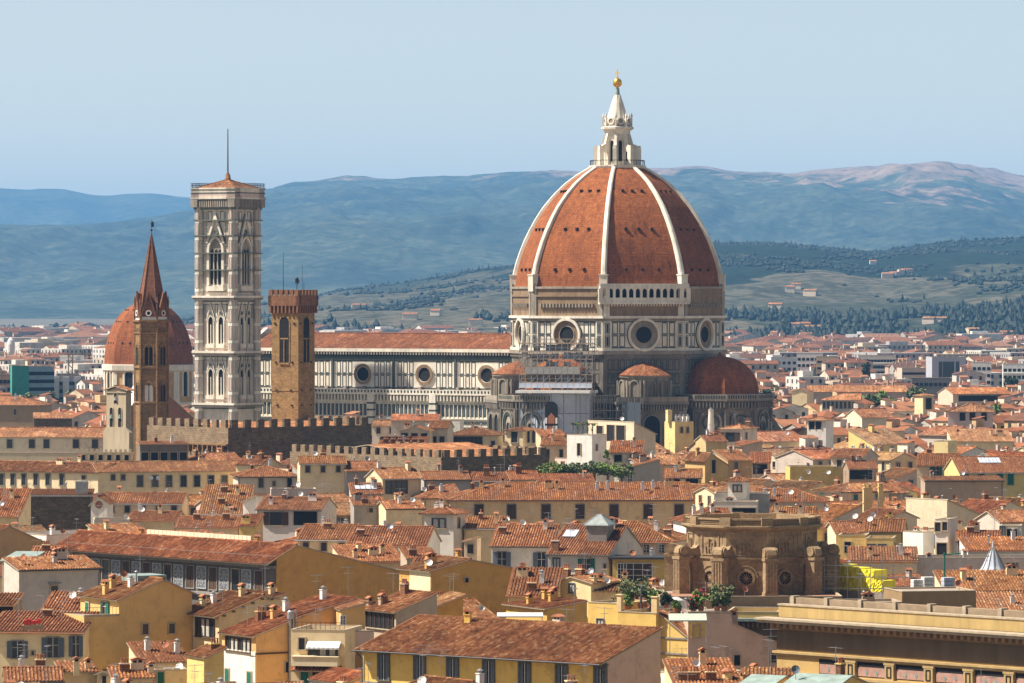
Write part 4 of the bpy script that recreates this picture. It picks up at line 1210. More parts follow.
def win_mesh(w_, h_, st):
    key = ('w', round(w_, 2), round(h_, 2), st)
    if key in MESH: return MESH[key]
    mb = MB(); x = w_ / 2
    fr = {'s': 1, 'S': 1, 'd': 2, 'g': 2, 'G': 2, 'k': 1, 'b': 1, 'c': 2, 'w': 3, 'l': 4, 'L': 4, 'x': 2, 'e': 5}[st]
    t = .24 if st == 'S' else (.10 if st in 'wlLe' else .14)
    o = .16
    mb.box(-x, x, -.02, .1, 0, h_, 6 if st == 'x' else 0, False)
    mb.box(-x - t, -x, -o, .1, 0, h_, fr, False); mb.box(x, x + t, -o, .1, 0, h_, fr, False); mb.box(-x - t, x + t, -o, .1, h_, h_ + t, fr, True)
    if st != 'x': mb.box(-x - t - .08, x + t + .08, -o - .1, .1, -.12, 0, fr if st not in 'wle' else 2, True)
    if st == 'S':
        mb.box(-x - t - .15, x + t + .15, -.32, .1, h_ + t, h_ + t + .18, 1, True)
        for sx in (-1, 1):      # open inner leaves
            mb.box(sx * x * .98 - (.36 if sx > 0 else 0), sx * x * .98 + (0 if sx > 0 else .36), -.06, -.02, .05, h_ - .05, 5, False)
        mb.box(-.03, .03, -.07, -.02, 0, h_, 3, False); mb.box(-x, x, -.07, -.02, h_ * .62, h_ * .62 + .05, 5, False)
    elif st in 'gGks':
        mb.box(-.03, .03, -.06, -.02, 0, h_, 4 if st == 's' else 3, False); mb.box(-x, x, -.06, -.02, h_ * .6, h_ * .6 + .05, 4 if st == 's' else 3, False)
    elif st == 'w':
        for i in range(1, 3): mb.box(-x + w_ * i / 3 - .035, -x + w_ * i / 3 + .035, -.07, -.02, 0, h_, 3, False)
        for i in range(1, 3): mb.box(-x, x, -.06, -.02, h_ * i / 3 - .03, h_ * i / 3 + .03, 3, False)
    elif st == 'e':
        mb.box(-.06, .06, -.09, -.02, 0, h_, 5, False)
        for sx in (-1, 1): mb.box(sx * x / 2 - x * .32, sx * x / 2 + x * .32, -.04, -.02, .12, h_ - .12, 7, False)
    elif st in 'lL':
        n = max(2, int(w_ / .9))
        for i in range(n + 1): mb.box(-x + w_ * i / n - .06, -x + w_ * i / n + .06, -.10, -.02, 0, h_, 4, False)
        if st == 'L':
            for i in range(n):
                if (i * 7 + 3) % 3: mb.box(-x + w_ * i / n + .2, -x + w_ * (i + 1) / n - .25, -.035, -.02, .1, h_ * .92, 7, False)
    elif st == 'b':
        n = max(5, int(h_ / .16))
        for i in range(n): mb.add([(-x, -.08, h_ * i / n), (x, -.08, h_ * i / n), (x, -.03, h_ * (i + 1) / n), (-x, -.03, h_ * (i + 1) / n)], 4)
        mb.box(-.04, .04, -.09, -.02, 0, h_, 4, False)
    me = mb.mesh('window', ['glass', 'frame' if st == 'S' else 'stonetrim', 'beigetrim', 'whitepaint', 'wood', 'bluegrey', 'dark', M['curtain']])
    MESH[key] = me
    return me
M['curtain'] = simple('curtain_cloth', (.45, .43, .38), .9, .3, 2.0)
def shutter_mesh(w_, h_, mat):
    key = ('sh', round(w_, 2), round(h_, 2), mat)
    if key in MESH: return MESH[key]
    mb = MB(); x = w_ / 2
    mb.box(-x, x, -.035, .0, 0, h_, 0)
    for a, b in ((-x, -x + .08), (x - .08, x)): mb.box(a, b, -.055, -.035, 0, h_, 0, False)
    n = max(5, int(h_ / .13))
    for i in range(n):
        z0, z1 = .06 + (h_ - .12) * i / n, .06 + (h_ - .12) * (i + 1) / n
        mb.add([(-x + .08, -.065, z0), (x - .08, -.065, z0), (x - .08, -.036, z1), (-x + .08, -.036, z1)], 0)
    MESH[key] = mb.mesh('shutter', [mat])
    return MESH[key]
def chimney_mesh(kind, h_):
    key = ('ch', kind, round(h_, 1))
    if key in MESH: return MESH[key]
    mb = MB()
    if kind == 0:       # plastered stack with a little tiled lid on posts
        mb.box(-.34, .34, -.26, .26, -.8, h_, 0); mb.box(-.42, .42, -.34, .34, h_, h_ + .09, 0)
        for sx in (-1, 1):
            for sy in (-1, 1): mb.box(sx * .28 - .07, sx * .28 + .07, sy * .2 - .07, sy * .2 + .07, h_ + .09, h_ + .4, 0, False)
        mb.box(-.2, .2, -.12, .12, h_ + .09, h_ + .35, 2, False)
        mb.ext([(-.5, h_ + .4), (.5, h_ + .4), (0, h_ + .68)], -.42, .42, 1)
    elif kind == 1:     # brick stack with clay pots
        mb.box(-.55, .55, -.3, .3, -.8, h_, 3); mb.box(-.62, .62, -.37, .37, h_, h_ + .12, 0)
        for x in (-.33, 0.02, .35): mb.lathe([(.12, h_ + .12), (.10, h_ + .6), (.15, h_ + .62), (.15, h_ + .7), (0, h_ + .7)], 8, (x, 0), 1)
    elif kind == 2:     # white rendered flue
        mb.box(-.3, .3, -.3, .3, -.8, h_, 4); mb.box(-.36, .36, -.36, .36, h_, h_ + .08, 4); mb.lathe([(.2, h_ + .08), (.2, h_ + .35), (.36, h_ + .36), (0, h_ + .55)], 10, (0, 0), 5)
    elif kind == 3:     # long stack with tiled lid
        mb.box(-.75, .75, -.32, .32, -.8, h_, 0)
        for x in (-.6, 0, .6): mb.box(x - .09, x + .09, -.26, .26, h_, h_ + .3, 0, False)
        mb.box(-.55, .55, -.12, .12, h_, h_ + .25, 2, False)
        mb.ext([(-.85, h_ + .3), (.85, h_ + .3), (.85, h_ + .36), (0, h_ + .62), (-.85, h_ + .36)], -.45, .45, 1)
    elif kind == 4:     # metal flue
        mb.tube((0, 0, -.8), (0, 0, h_), .11, n=8, mi=5); mb.lathe([(.2, h_ + .02), (.24, h_ + .1), (0, h_ + .3)], 8, (0, 0), 5)
    MESH[key] = mb.mesh('chimney', ['plaster', 'clay', 'dark', 'brick', 'whitepaint', 'metal'])
    return MESH[key]
def antenna_mesh(kind):
    key = ('an', kind)
    if key in MESH: return MESH[key]
    mb = MB()
    hh = 2.6 + .5 * kind
    mb.tube((0, 0, -.6), (0, 0, hh), .03, n=4)
    z = hh - .15; L = .9 + .1 * kind
    mb.tube((-L, 0, z), (L, 0, z), .02, n=4)
    for i in range(8):
        x = -L + 2 * L * i / 7; ll = .22 + .02 * i
        mb.tube((x, -ll, z), (x, ll, z), .014, n=3); 
    mb.tube((0, -.6, z - .6), (0, .6, z - .6), .018, n=4)
    for i in range(5):
        y = -.6 + 1.2 * i / 4; mb.tube((-.3, y, z - .6), (.3, y, z - .6), .014, n=3)
    if kind % 2:
        for i in range(4): mb.tube((-.45, .05, z - 1.3 + i * .14), (.45, .05, z - 1.3 + i * .14), .014, n=3)
    MESH[key] = mb.mesh('antenna', ['metal'])
    return MESH[key]
def dish_mesh(mat):
    key = ('di', mat)
    if key in MESH: return MESH[key]
    mb = MB()
    mb.tube((0, 0, -.5), (0, 0, .35), .04, n=5, mi=1)
    mb.M = Matrix.Translation((0, 0, .55)) @ Matrix.Rotation(R(62), 4, 'X')
    mb.lathe([(0, -.06), (.2, -.03), (.36, .03), (.48, .12)], 16); mb.lathe([(.48, .12), (.36, .0), (.2, -.06), (0, -.09)], 16)
    mb.tube((0, -.4, .1), (0, 0, .5), .02, n=4, mi=1); mb.box(-.05, .05, -.05, .05, .45, .6, 1)
    mb.M = None
    MESH[key] = mb.mesh('satellite_dish', [mat, 'metal'])
    return MESH[key]

class House:
    # local axes: x along the front to the right, y to the back, z up; the root stands at the left front corner
    def __init__(s, name, label, cat, Y, a, x0, py, col_, tint='n', sn=None, group=TOWN):
        s.a = R(a); s.Y = Y
        p0 = P(x0, py, Y)
        s.ze = p0.z
        s.root = empty(name, (p0.x, p0.y, 0), -s.a)
        s.Mw = Matrix.Translation((p0.x, p0.y, 0)) @ Matrix.Rotation(-s.a, 4, 'Z')
        s.Mi = s.Mw.inverted()
        tag(s.root, label, cat, group)
        s.col = COL[col_] if isinstance(col_, str) else col_
        s.tint = TINT[tint] if isinstance(tint, str) else tint
        s.p0 = p0; s.sn = sn
        s.near = Y < 1180
        s.rb = MB(); s.wb = MB(); s.roof = None; s.planes = []; s.caps = []
    def hit(s, px, py, axis, val):      # where the sight line of a pixel meets a plane of the house
        o = s.Mi @ Vector((0, 0, H)); d = (s.Mi.to_3x3() @ P(px, py, 1000.0).__sub__(Vector((0, 0, H))))
        t = (val - o[axis]) / d[axis]
        return o + d * t
    def depth_for(s, px, W=0.0):
        k = (px - 512) / F; sa, ca = math.sin(s.a), math.cos(s.a)
        X0, Y0 = s.p0.x + W * ca, s.p0.y - W * sa
        return (k * Y0 - X0) / (sa - k * ca)
    def width_for(s, px):
        return s.hit(px, 400, 1, 0).x
    def rect(s, W, D, kind, p=18, hl=0, hr=0, ov=.55, og=.25, para=.7, roofz=None):
        s.W, s.D = W, D
        tp = math.tan(R(p)); ze = s.ze
        wb = s.wb
        A, B, C, E = (0, 0), (W, 0), (W, D), (0, D)
        def wall(a, b, za, zb, pk=None):
            pts = [(a[0], a[1], -1), (b[0], b[1], -1), (b[0], b[1], zb)]
            if pk is not None: pts.append(((a[0] + b[0]) / 2 if pk[0] is None else pk[0], (a[1] + b[1]) / 2 if pk[1] is None else pk[1], pk[2]))
            pts.append((a[0], a[1], za)); wb.add(pts, 0)
        if kind == 'gx':
            zr = ze + D / 2 * tp
            wall(A, B, ze, ze); wall(C, E, ze, ze)
            wall(B, C, ze, ze, None if hr else (None, None, zr - .05)); wall(E, A, ze, ze, None if hl else (None, None, zr - .05))
            L, Rr = hl if hl else -og, W - hr if hr else W + og
            zo = ze - ov * tp; xl, xr = (-ov if hl else -og), (W + ov if hr else W + og)
            s.planes += [[(xl, -ov, zo), (xr, -ov, zo), (Rr, D / 2, zr), (L, D / 2, zr)], [(xr, D + ov, zo), (xl, D + ov, zo), (L, D / 2, zr), (Rr, D / 2, zr)]]
            s.caps.append(((L, D / 2, zr), (Rr, D / 2, zr)))
            if hl: s.planes.append([(-ov, D + ov, zo), (-ov, -ov, zo), (L, D / 2, zr)]); s.caps += [((-ov, -ov, zo), (L, D / 2, zr)), ((-ov, D + ov, zo), (L, D / 2, zr))]
            if hr: s.planes.append([(W + ov, -ov, zo), (W + ov, D + ov, zo), (Rr, D / 2, zr)]); s.caps += [((W + ov, -ov, zo), (Rr, D / 2, zr)), ((W + ov, D + ov, zo), (Rr, D / 2, zr))]
            s.zf = lambda u, v: ze + max(0, min(min(v, D - v) * tp, (u / hl * (zr - ze)) if hl else 99, ((W - u) / hr * (zr - ze)) if hr else 99))
        elif kind == 'gy':
            zr = ze + W / 2 * tp
            wall(B, C, ze, ze); wall(E, A, ze, ze)
            wall(A, B, ze, ze, None if hl else (None, None, zr - .05)); wall(C, E, ze, ze, None if hr else (None, None, zr - .05))
            zo = ze - ov * tp
            y0, y1 = (-ov if hl else -og), (D + ov if hr else D + og)
            r0, r1 = (hl if hl else -og), (D - hr if hr else D + og)
            s.planes += [[(-ov, y1, zo), (-ov, y0, zo), (W / 2, r0, zr), (W / 2, r1, zr)], [(W + ov, y0, zo), (W + ov, y1, zo), (W / 2, r1, zr), (W / 2, r0, zr)]]
            s.caps.append(((W / 2, r0, zr), (W / 2, r1, zr)))
            if hl: s.planes.append([(-ov, -ov, zo), (W + ov, -ov, zo), (W / 2, r0, zr)]); s.caps += [((-ov, -ov, zo), (W / 2, r0, zr)), ((W + ov, -ov, zo), (W / 2, r0, zr))]
            if hr: s.planes.append([(W + ov, D + ov, zo), (-ov, D + ov, zo), (W / 2, r1, zr)])
            s.zf = lambda u, v: ze + max(0, min(min(u, W - u) * tp, (v / hl * (zr - ze)) if hl else 99))
        elif kind in ('sf', 'sb', 'sl', 'sr'):
            if kind == 'sf': f_ = lambda u, v: ze + v * tp
            elif kind == 'sb': f_ = lambda u, v: ze + (D - v) * tp
            elif kind == 'sl': f_ = lambda u, v: ze + u * tp
            else: f_ = lambda u, v: ze + (W - u) * tp
            for a, b in ((A, B), (B, C), (C, E), (E, A)): wall(a, b, f_(*a) - .03, f_(*b) - .03)
            s.planes.append([(u, v, f_(u, v)) for u, v in ((-og, -ov), (W + og, -ov), (W + og, D + og), (-og, D + og))])
            s.zf = f_
        elif kind == 'py':
            m_ = min(W, D) / 2; zr = ze + m_ * tp; zo = ze - ov * tp
            for a, b in ((A, B), (B, C), (C, E), (E, A)): wall(a, b, ze, ze)
            c_ = (W / 2, D / 2, zr)
            q = [(-ov, -ov, zo), (W + ov, -ov, zo), (W + ov, D + ov, zo), (-ov, D + ov, zo)]
            for i in range(4): s.planes.append([q[i], q[(i + 1) % 4], c_]); s.caps.append((q[i], c_))
            s.zf = lambda u, v: ze + min(u / W, 1 - u / W, v / D, 1 - v / D) * 2 * (zr - ze)
        elif kind == 'fl':
            for a, b in ((A, B), (B, C), (C, E), (E, A)): wall(a, b, ze, ze)
            t = .25
            zf_ = ze - para
            wb.box(0, W, -.05, t, ze, ze + .1, 2); wb.box(0, W, D - t, D + .05, ze, ze + .1, 2); wb.box(-.05, t, t, D - t, ze, ze + .1, 2); wb.box(W - t, W + .05, t, D - t, ze, ze + .1, 2)
            wb.add([(t, t, zf_), (W - t, t, zf_), (W - t, D - t, zf_), (t, D - t, zf_)], 1)
            wb.add([(t, D - t, ze), (W - t, D - t, ze), (W - t, D - t, zf_), (t, D - t, zf_)][::-1], 0)
            wb.add([(W - t, D - t, ze), (W - t, t, ze), (W - t, t, zf_), (W - t, D - t, zf_)][::-1], 0)
            wb.add([(t, t, ze), (t, D - t, ze), (t, D - t, zf_), (t, t, zf_)][::-1], 0)
            s.zf = lambda u, v: zf_
        s.kind = kind
    def profile(s, pts, D, flat=False, ov=.5, og=.25, base=-1):
        # the front is an outline traced along its top edge; it runs straight back over the depth D
        q = []
        for (px, py) in pts:
            h_ = s.hit(px, py, 1, 0); q.append((h_.x, h_.z))
        s.prof = q; s.W = q[-1][0]; s.D = D
        n = len(q)
        front = [(q[0][0], 0, base)] + [(q[-1][0], 0, base)] + [(x, 0, z) for x, z in reversed(q)]
        s.wb.add(front, 0); s.wb.add([(x, D, z) for x, _, z in reversed(front)], 0)
        s.wb.add([(0, D, base), (0, 0, base), (0, 0, q[0][1]), (0, D, q[0][1])], 0)
        s.wb.add([(q[-1][0], 0, base), (q[-1][0], D, base), (q[-1][0], D, q[-1][1]), (q[-1][0], 0, q[-1][1])], 0)
        for i in range(n - 1):
            (xa, za), (xb, zb) = q[i], q[i + 1]
            if xb - xa < .15 * abs(zb - za):
                s.wb.add([(xa, 0, za), (xb, 0, zb), (xb, D, zb), (xa, D, za)] if zb > za else [(xa, 0, za), (xb, 0, zb), (xb, D, zb), (xa, D, za)], 0)
            elif abs(zb - za) < .06 * (xb - xa) or flat:
                s.wb.add([(xa, 0, za), (xb, 0, zb), (xb, D, zb), (xa, D, za)], 1)
                s.wb.box(xa, xb, -.06, .25, min(za, zb), max(za, zb) + .12, 2)
            else:
                m = (zb - za) / (xb - xa)
                a, b = xa - (ov if m > 0 else .0), xb + (ov if m < 0 else 0)
                s.planes.append([(a, -og, za + m * (a - xa) + .05), (b, -og, za + m * (b - xa) + .05), (b, D + og, za + m * (b - xa) + .05), (a, D + og, za + m * (a - xa) + .05)])
                if i + 2 < n and m > 0 and (q[i + 2][1] - zb) < 0: s.caps.append(((xb, -og, zb + .08), (xb, D + og, zb + .08)))
        def zf(u, v):
            for i in range(n - 1):
                if q[i][0] <= u <= q[i + 1][0] and q[i + 1][0] > q[i][0]: return q[i][1] + (q[i + 1][1] - q[i][1]) * (u - q[i][0]) / (q[i + 1][0] - q[i][0])
            return q[0][1]
        s.zf = zf; s.kind = 'pf'
    def finish(s, tiles=None, wallmat='plaster', roofmat=None):
        tiles = s.near if tiles is None else tiles
        s.wall = s.wb.build('wall', [wallmat, 'concrete', 'beigetrim', 'stonetrim'], s.root, s.col)
        if s.planes:
            for pl in s.planes: roof_plane(s.rb, pl, tiles and roofmat is None, s.Mw)
            if s.Y < 1500 and roofmat is None:
                for a, b in s.caps: ridge_cap(s.rb, a, b)
            k_ = random.uniform(.78, 1.06); s.tint = (s.tint[0] * k_ * random.uniform(.97, 1.03), s.tint[1] * k_ * random.uniform(.97, 1.08), s.tint[2] * k_ * random.uniform(.97, 1.15))
            s.roof = s.rb.build('roof', [roofmat or ('tileflat' if tiles else 'tile'), 'beigetrim', 'pan'], s.root, s.tint)
        else: s.roof = s.wall
        c = [s.Mw @ Vector((u, v, 0)) for u, v in ((0, 0), (s.W, 0), (s.W, s.D), (0, s.D))]
        feet.append(([(p.x, p.y) for p in c], s))
        s.rainpipes()
        return s
    def rainpipes(s):
        if s.kind not in ('gx', 'sf', 'py') or s.Y > 1000 or s.W < 6: return
        mb = MB(); o = .5; z = s.ze - .25
        mb.tube((-.3, -.62, z), (s.W + .3, -.62, z - .05), .08, n=5)
        x = s.W - .2 if random.random() < .6 else .2
        mb.tube((x, -.6, z), (x, -.12, z - .7), .055, n=5); mb.tube((x, -.12, z - .7), (x, -.12, 1), .055, n=5)
        mb.build('gutter', random.choice(('darkmetal', 'clay', 'metal')), s.root)
    def fm(s, fc, u, z):      # frame on a wall face
        if fc == 'f': return Matrix.Translation((u, 0, z))
        if fc == 'r': return Matrix.Translation((s.W, u, z)) @ Matrix.Rotation(math.pi / 2, 4, 'Z')
        if fc == 'l': return Matrix.Translation((0, u, z)) @ Matrix.Rotation(-math.pi / 2, 4, 'Z')
        if fc == 'b': return Matrix.Translation((u, s.D, z)) @ Matrix.Rotation(math.pi, 4, 'Z')
        return Matrix.Translation((fc[1], u, z)) @ Matrix.Rotation(-math.pi / 2, 4, 'Z')
    def window(s, fc, u, z, w_, h_, st, name='window'):
        o = place(name, win_mesh(w_, h_, st), s.root, s.fm(fc, u, z))
        mat = {'g': 'green', 'G': 'green', 'k': 'bluegrey', 'c': 'wood'}.get(st)
        if mat:
            sw = w_ / 2
            for sx in (-1, 1):
                if st == 'G': m_ = Matrix.Translation((sx * sw / 2, -.125, 0))
                else: m_ = Matrix.Translation((sx * (w_ / 2 + sw / 2 + .04), -.14, 0)) @ Matrix.Rotation(random.uniform(0, .22) * sx, 4, 'Z')
                place('shutter', shutter_mesh(sw, h_, mat), o, m_)
        return o
    def wpx(s, fc, px, py, w_, h_, st):
        ax, val = (1, 0) if fc == 'f' else ((0, s.W) if fc == 'r' else ((0, 0) if fc == 'l' else (0, fc[1])))
        q = s.hit(px, py, ax, val)
        return s.window(fc, q.x if ax == 1 else q.y, q.z - h_, w_, h_, st)
    def wrow(s, fc, n, dz, w_, h_, st, a=0.0, b=1.0):
        L = s.W if fc in 'fb' else s.D
        for i in range(n):
            u = L * (a + (b - a) * (i + .5) / n)
            s2 = st
            if s.sn is None and n > 2 and random.random() < .3: s2 = random.choice({'g': 'Gd', 'G': 'gd', 'k': 'dk', 'c': 'db', 'b': 'dc', 's': 'db', 'd': 'ds', 'w': 'dw'}.get(st, st))
            s.window(fc, u, s.ze - dz - h_, w_, h_, s2)
    def chim(s, u, v, h_=1.1, kind=0, rot=0.0):
        return place('chimney', chimney_mesh(kind, h_), s.roof, Matrix.Translation((u, v, s.zf(u, v))) @ Matrix.Rotation(rot, 4, 'Z'), s.col)
    def ant(s, u, v, kind=0):
        place('antenna', antenna_mesh(kind % 3), s.roof, Matrix.Translation((u, v, s.zf(u, v))) @ Matrix.Rotation(random.uniform(0, 3), 4, 'Z'))
    def dish(s, u, v, mat='whitepaint', dz=0):
        place('satellite_dish', dish_mesh(mat), s.roof, Matrix.Translation((u, v, s.zf(u, v) + .45 + dz)) @ Matrix.Rotation(s.a + random.uniform(-.7, .7), 4, 'Z'))
    def protect(s, x0, x1, y0, y1):
        ym = max(q[1] for q in feet[-1][0]) if (s.kind == 'pf' or s.D > 20) else s.Y
        protect.append((x0, x1, y0, y1, ym))
    def part(s, name, mb, mats, color=None): return mb.build(name, mats, s.root, color)

rcl = random.Random(77)
def clutter(h):
    if h.Y > 1250 or 'yellow palazzo with' in h.root['label'] or h.W < 5 or h.D < 4: return
    lo, hi = (.1, .9)
    for _ in range(rcl.choice((1, 1, 2, 3)) if h.kind != 'fl' else rcl.choice((0, 1))):
        h.chim(h.W * rcl.uniform(lo, hi), min(h.D * rcl.uniform(.35, .8), 12), rcl.uniform(.7, 1.3), rcl.choice((0, 0, 1, 2, 3, 4)), rcl.choice((0, 1.57)))
    for _ in range(rcl.choice((0, 1, 1, 2))): h.ant(h.W * rcl.uniform(lo, hi), min(h.D * rcl.uniform(.3, .7), 10), rcl.randrange(3))
    if rcl.random() < .3: h.dish(h.W * rcl.uniform(lo, hi), min(h.D * rcl.uniform(.1, .5), 8), rcl.choice(('whitepaint', 'clay', 'metal')))
def RH(label, x0, x1, ye, z, a, D, kind, p, c, t='n', cat='house', name='house', vb=None, sn=None, hl=0, hr=0, xl=None, Y=None, ov=.55, prot=True, wm='plaster', para=.7, rm=None, top=None):
    Y = Y or YZ(ye, z)
    h = House(name, label, cat, Y, a, x0, ye, c, t, sn)
    W = h.width_for(x1)
    if xl is not None: D = abs(h.depth_for(xl, W if a > 0 else 0))
    if hl is True: hl = D / 2
    if hr is True: hr = D / 2
    h.rect(W, D, kind, p, hl, hr, ov, para=para); h.finish(wallmat=wm, roofmat=rm)
    clutter(h)
    if prot: h.protect(min(x0, x1) - 2, max(x0, x1, xl or 0) + 2, top or (ye - 14), vb or ye + 22)
    return h
def PH(label, pts, z, a, D, c, t='n', cat='house', name='house', vb=None, sn=None, xl=None, Y=None, prot=True, wm='plaster', flat=False, rm=None, ov=.5):
    Y = Y or YZ(pts[0][1], z)
    h = House(name, label, cat, Y, a, pts[0][0], pts[0][1], c, t, sn)
    if xl is not None: D = abs(h.depth_for(xl))
    h.profile(pts, D, flat, ov); h.finish(wallmat=wm, roofmat=rm)
    clutter(h)
    if prot: h.protect(min([p[0] for p in pts] + ([xl] if xl else [])) - 2, max(p[0] for p in pts) + 2, min(p[1] for p in pts) - 3, vb or max(p[1] for p in pts) + 22)
    return h
# ---------------------------------------------------------------- houses seen clearly, front to back
# yellow palazzo at the bottom edge
h = RH('yellow palazzo with grey stone window frames and broad red roof at the bottom edge', 362, 606, 645.5, 17.7, 38, 9.6, 'sf', 16, (.74, .50, .13), vb=683, sn='the yellow palazzo', ov=1.35, top=612)
for px in (384, 420, 453, 489, 525, 562, 600.5):
    q = h.hit(px, 660, 1, 0); h.window('f', q.x, h.ze - .85 - 2.75, 1.25, 2.75, 'S')
mb = MB(); mb.box(-.05, h.W + .05, -.14, 0, h.ze - 4.15, h.ze - 3.85); mb.box(-.1, h.W + .1, -.3, 0, h.ze - .3, h.ze - .1); h.part('string_course', mb, 'stonetrim')
mb = MB(); mb.M = Matrix.Translation((h.W, 0, 0)) @ Matrix.Rotation(math.pi / 2, 4, 'Z')
mb.ext([(.1, -1), (h.D, -1), (h.D, h.zf(0, h.D) - .1), (.1, h.ze - .05)], -.05, 0); mb.M = None
tag(h.part('end_wall', mb, 'plaster', (.56, .40, .31)), 'plain pink end wall')
mb = MB(); zo = h.ze - 1.35 * math.tan(R(16)) - .1
mb.tube((-.3, -1.42, zo), (h.W + .25, -1.42, zo), .09, n=6)
for x in (.15, h.W - .15):
    mb.tube((x, -1.38, zo), (x, -.14, zo - .9), .06, n=5); mb.tube((x, -.14, zo - .9), (x, -.14, 2), .06, n=5)
h.part('gutter', mb, 'darkmetal')
h.chim(8.2, 8.2, .9, 0, .3); h.ant(20, 12, 1)

# bottom left
h = PH('ochre house with blank side wall and green shuttered window under its eave', [(84, 616), (119, 616), (119, 599), (163, 579.5), (192, 592)], 18, -30, 10.8, (.66, .43, .16), vb=668, sn='the ochre gable house')
A1 = h
x1 = h.prof[1][0]
h.wpx(('l', x1), 105.5, 602, 1.1, 1.45, 'g'); h.wpx(('l', x1), 88, 602.5, .85, 1.4, 'G')
h.wpx('f', 145, 624, .75, 1.2, 'd'); h.wpx('f', 171.5, 623.5, .75, 1.15, 'd')
mb = MB(); mb.M = Matrix.Translation((x1, 0, 0)); zz = h.prof[1][1]; mb.box(-2.5, 0, -.03, .2, zz + .12, zz + .2); mb.M = None
for i in range(9): mb.tube((x1 - 4.3 + .5 * i, .12, zz + .1), (x1 - 4.3 + .5 * i, .12, zz + 1.1), .025, n=4)
mb.tube((x1 - 4.4, .12, zz + 1.1), (x1 - .1, .12, zz + 1.1), .03, n=4); h.part('railing', mb, 'darkmetal')
q = h.hit(131, 588, 1, 3); h.chim(q.x, 3, 1.0, 2); h.chim(q.x + .9, 3.4, 1.4, 4)
q = h.hit(120, 580, 1, 5); h.dish(q.x + .5, 5, 'clay', .5)
mb = MB(); q = h.hit(149, 582, 1, 5); zz = h.zf(q.x, 5)
mb.box(q.x - 2.2, q.x + 1.6, 3.5, 8, zz - 1, zz + .55); h.part('roof_hatch', mb, 'copper')
h = RH('cream house with blue grey shutters below a roof terrace at the left edge', -12, 83.2, 630, 16.5, 6, 9, 'sf', 10, 'cream', vb=672)
h.wpx('f', 17.6, 641, 1.2, 2.0, 'k'); h.wpx('f', 53, 637.5, 1.3, 2.3, 'k'); h.wpx('f', 76, 636, .8, 2.4, 'k'); h.wpx('f', 33, 651, .3, .5, 'd')
h.wrow('r', 1, 1.0, .8, 1.6, 'd'); h.ant(8, 4, 0); h.ant(3, 3, 1); h.ant(5.5, 5, 2)
h = RH('grey plastered house with one small hooded window and low tiled roof', 19, 100, 569, 18.6, -28, 9, 'sf', 13, (.56, .49, .42), xl=4, vb=612)
q = h.hit(54, 586, 1, 0); h.window('f', q.x, q.z - 1.4, 1.0, 1.4, 'd')
mb = MB(); mb.box(q.x - .9, q.x + .9, -.5, 0, q.z + .35, q.z + .48); h.part('window_hood', mb, 'stonetrim')
h.dish(1.5, 2, 'clay'); h.ant(4, 3, 1); h.ant(8, 2, 2); h.chim(7, 4, .9, 0)
h = RH('low house with sunlit orange roof below the grey plastered house', 40, 85, 613, 17, 8, 7, 'sf', 17, 'cream', 'o', vb=622)
h.ant(3, 1, 0)
h = RH('lean-to with dark brown roof against the ochre gable wall', 141, 189, 661, 13.2, -18, 6, 'sf', 16, 'cream', 'd', vb=668)
h = RH('low cottage with red roof and stub chimney in the bottom left corner', 6, 62, 679.5, 13, -8, 7, 'gx', 17, 'cream', vb=683); h.chim(4, 4, .9, 1); h.chim(8, 3, .7, 0)
h = RH('small cream annex with pale parapet at the bottom left', 63, 97, 671, 13.6, -14, 5, 'sf', 8, 'cream', vb=683); h.chim(3, 1, .6, 0)
h = RH('tiny gabled dormer house with one dark window at the bottom edge', 97, 112, 673, 13.4, 10, 4, 'gy', 20, 'cream', vb=683); h.wrow('f', 1, .3, .5, .9, 'd')
h = RH('low clustered roofs with clay pots along the bottom edge', 113, 153, 676.5, 13.2, -12, 6, 'gx', 16, 'beige', 'o', vb=683); h.chim(1.5, 1.5, .8, 1); h.chim(3, 2, .8, 3); h.chim(4.4, 1, .6, 0)
h = RH('cream annex with a green shuttered door and tiled terrace at the bottom', 154, 187, 670.5, 13.6, -10, 5, 'fl', 10, 'cream', vb=683); h.wpx('f', 160.5, 672, .7, 2.1, 'G'); h.dish(3, 1)
mb = MB()
for x in (1.2, 2.2): mb.box(x, x + .8, .5, .9, h.ze - .5, h.ze + .2); mb.box(x + .1, x + .7, .44, .5, h.ze - .4, h.ze + .1, 1)
h.part('air_conditioner', mb, ['whitepaint', 'darkmetal'])
h = RH('dark roofed pergola house cut by the left edge', -18, 14, 604, 18, 4, 6, 'sf', 9, 'stone', 'd', vb=624); h.wrow('f', 1, .3, 2.6, 1.6, 'x', .3, 1)
# second row left
h = PH('cream house with large brown roof and wide brown window under deep eaves', [(219, 615), (263, 595.5), (273, 597.5), (286, 594)], 18, -33, 9.5, (.66, .53, .31), 'd', xl=181, vb=683, ov=.8, sn='the cream house with the wide window')
h.wpx('l', 205.5, 617.5, 4.4, 2.3, 'L'); h.chim(h.W - .8, 2, .8, 0)
for i in range(5):
    pass
mb = MB()
for i in range(6): u = .5 + i * 1.3; mb.box(u, u + .22, -.45, 0, h.zf(u, 0) - .38, h.zf(u, 0) - .16)
h.part('rafter_ends', mb, 'wood')
h.wpx('l', 191, 657, .9, 2.0, 'G'); h.wpx('f', 268.5, 606.5, .7, .5, 'd')
h = PH('orange rendered house with peeling wall and glazed strip under its long red roof', [(256, 635.5), (303, 615.5), (357, 598)], 17, -33, 7.5, (.70, .42, .17), 'r', xl=222, vb=683, sn='the peeling orange house')
h.wpx('l', 238.5, 638, 5.6, 1.5, 'L'); h.wpx('l', 250, 672, .9, 1.6, 'G'); h.wpx('l', 228, 669, .9, 1.8, 'G')
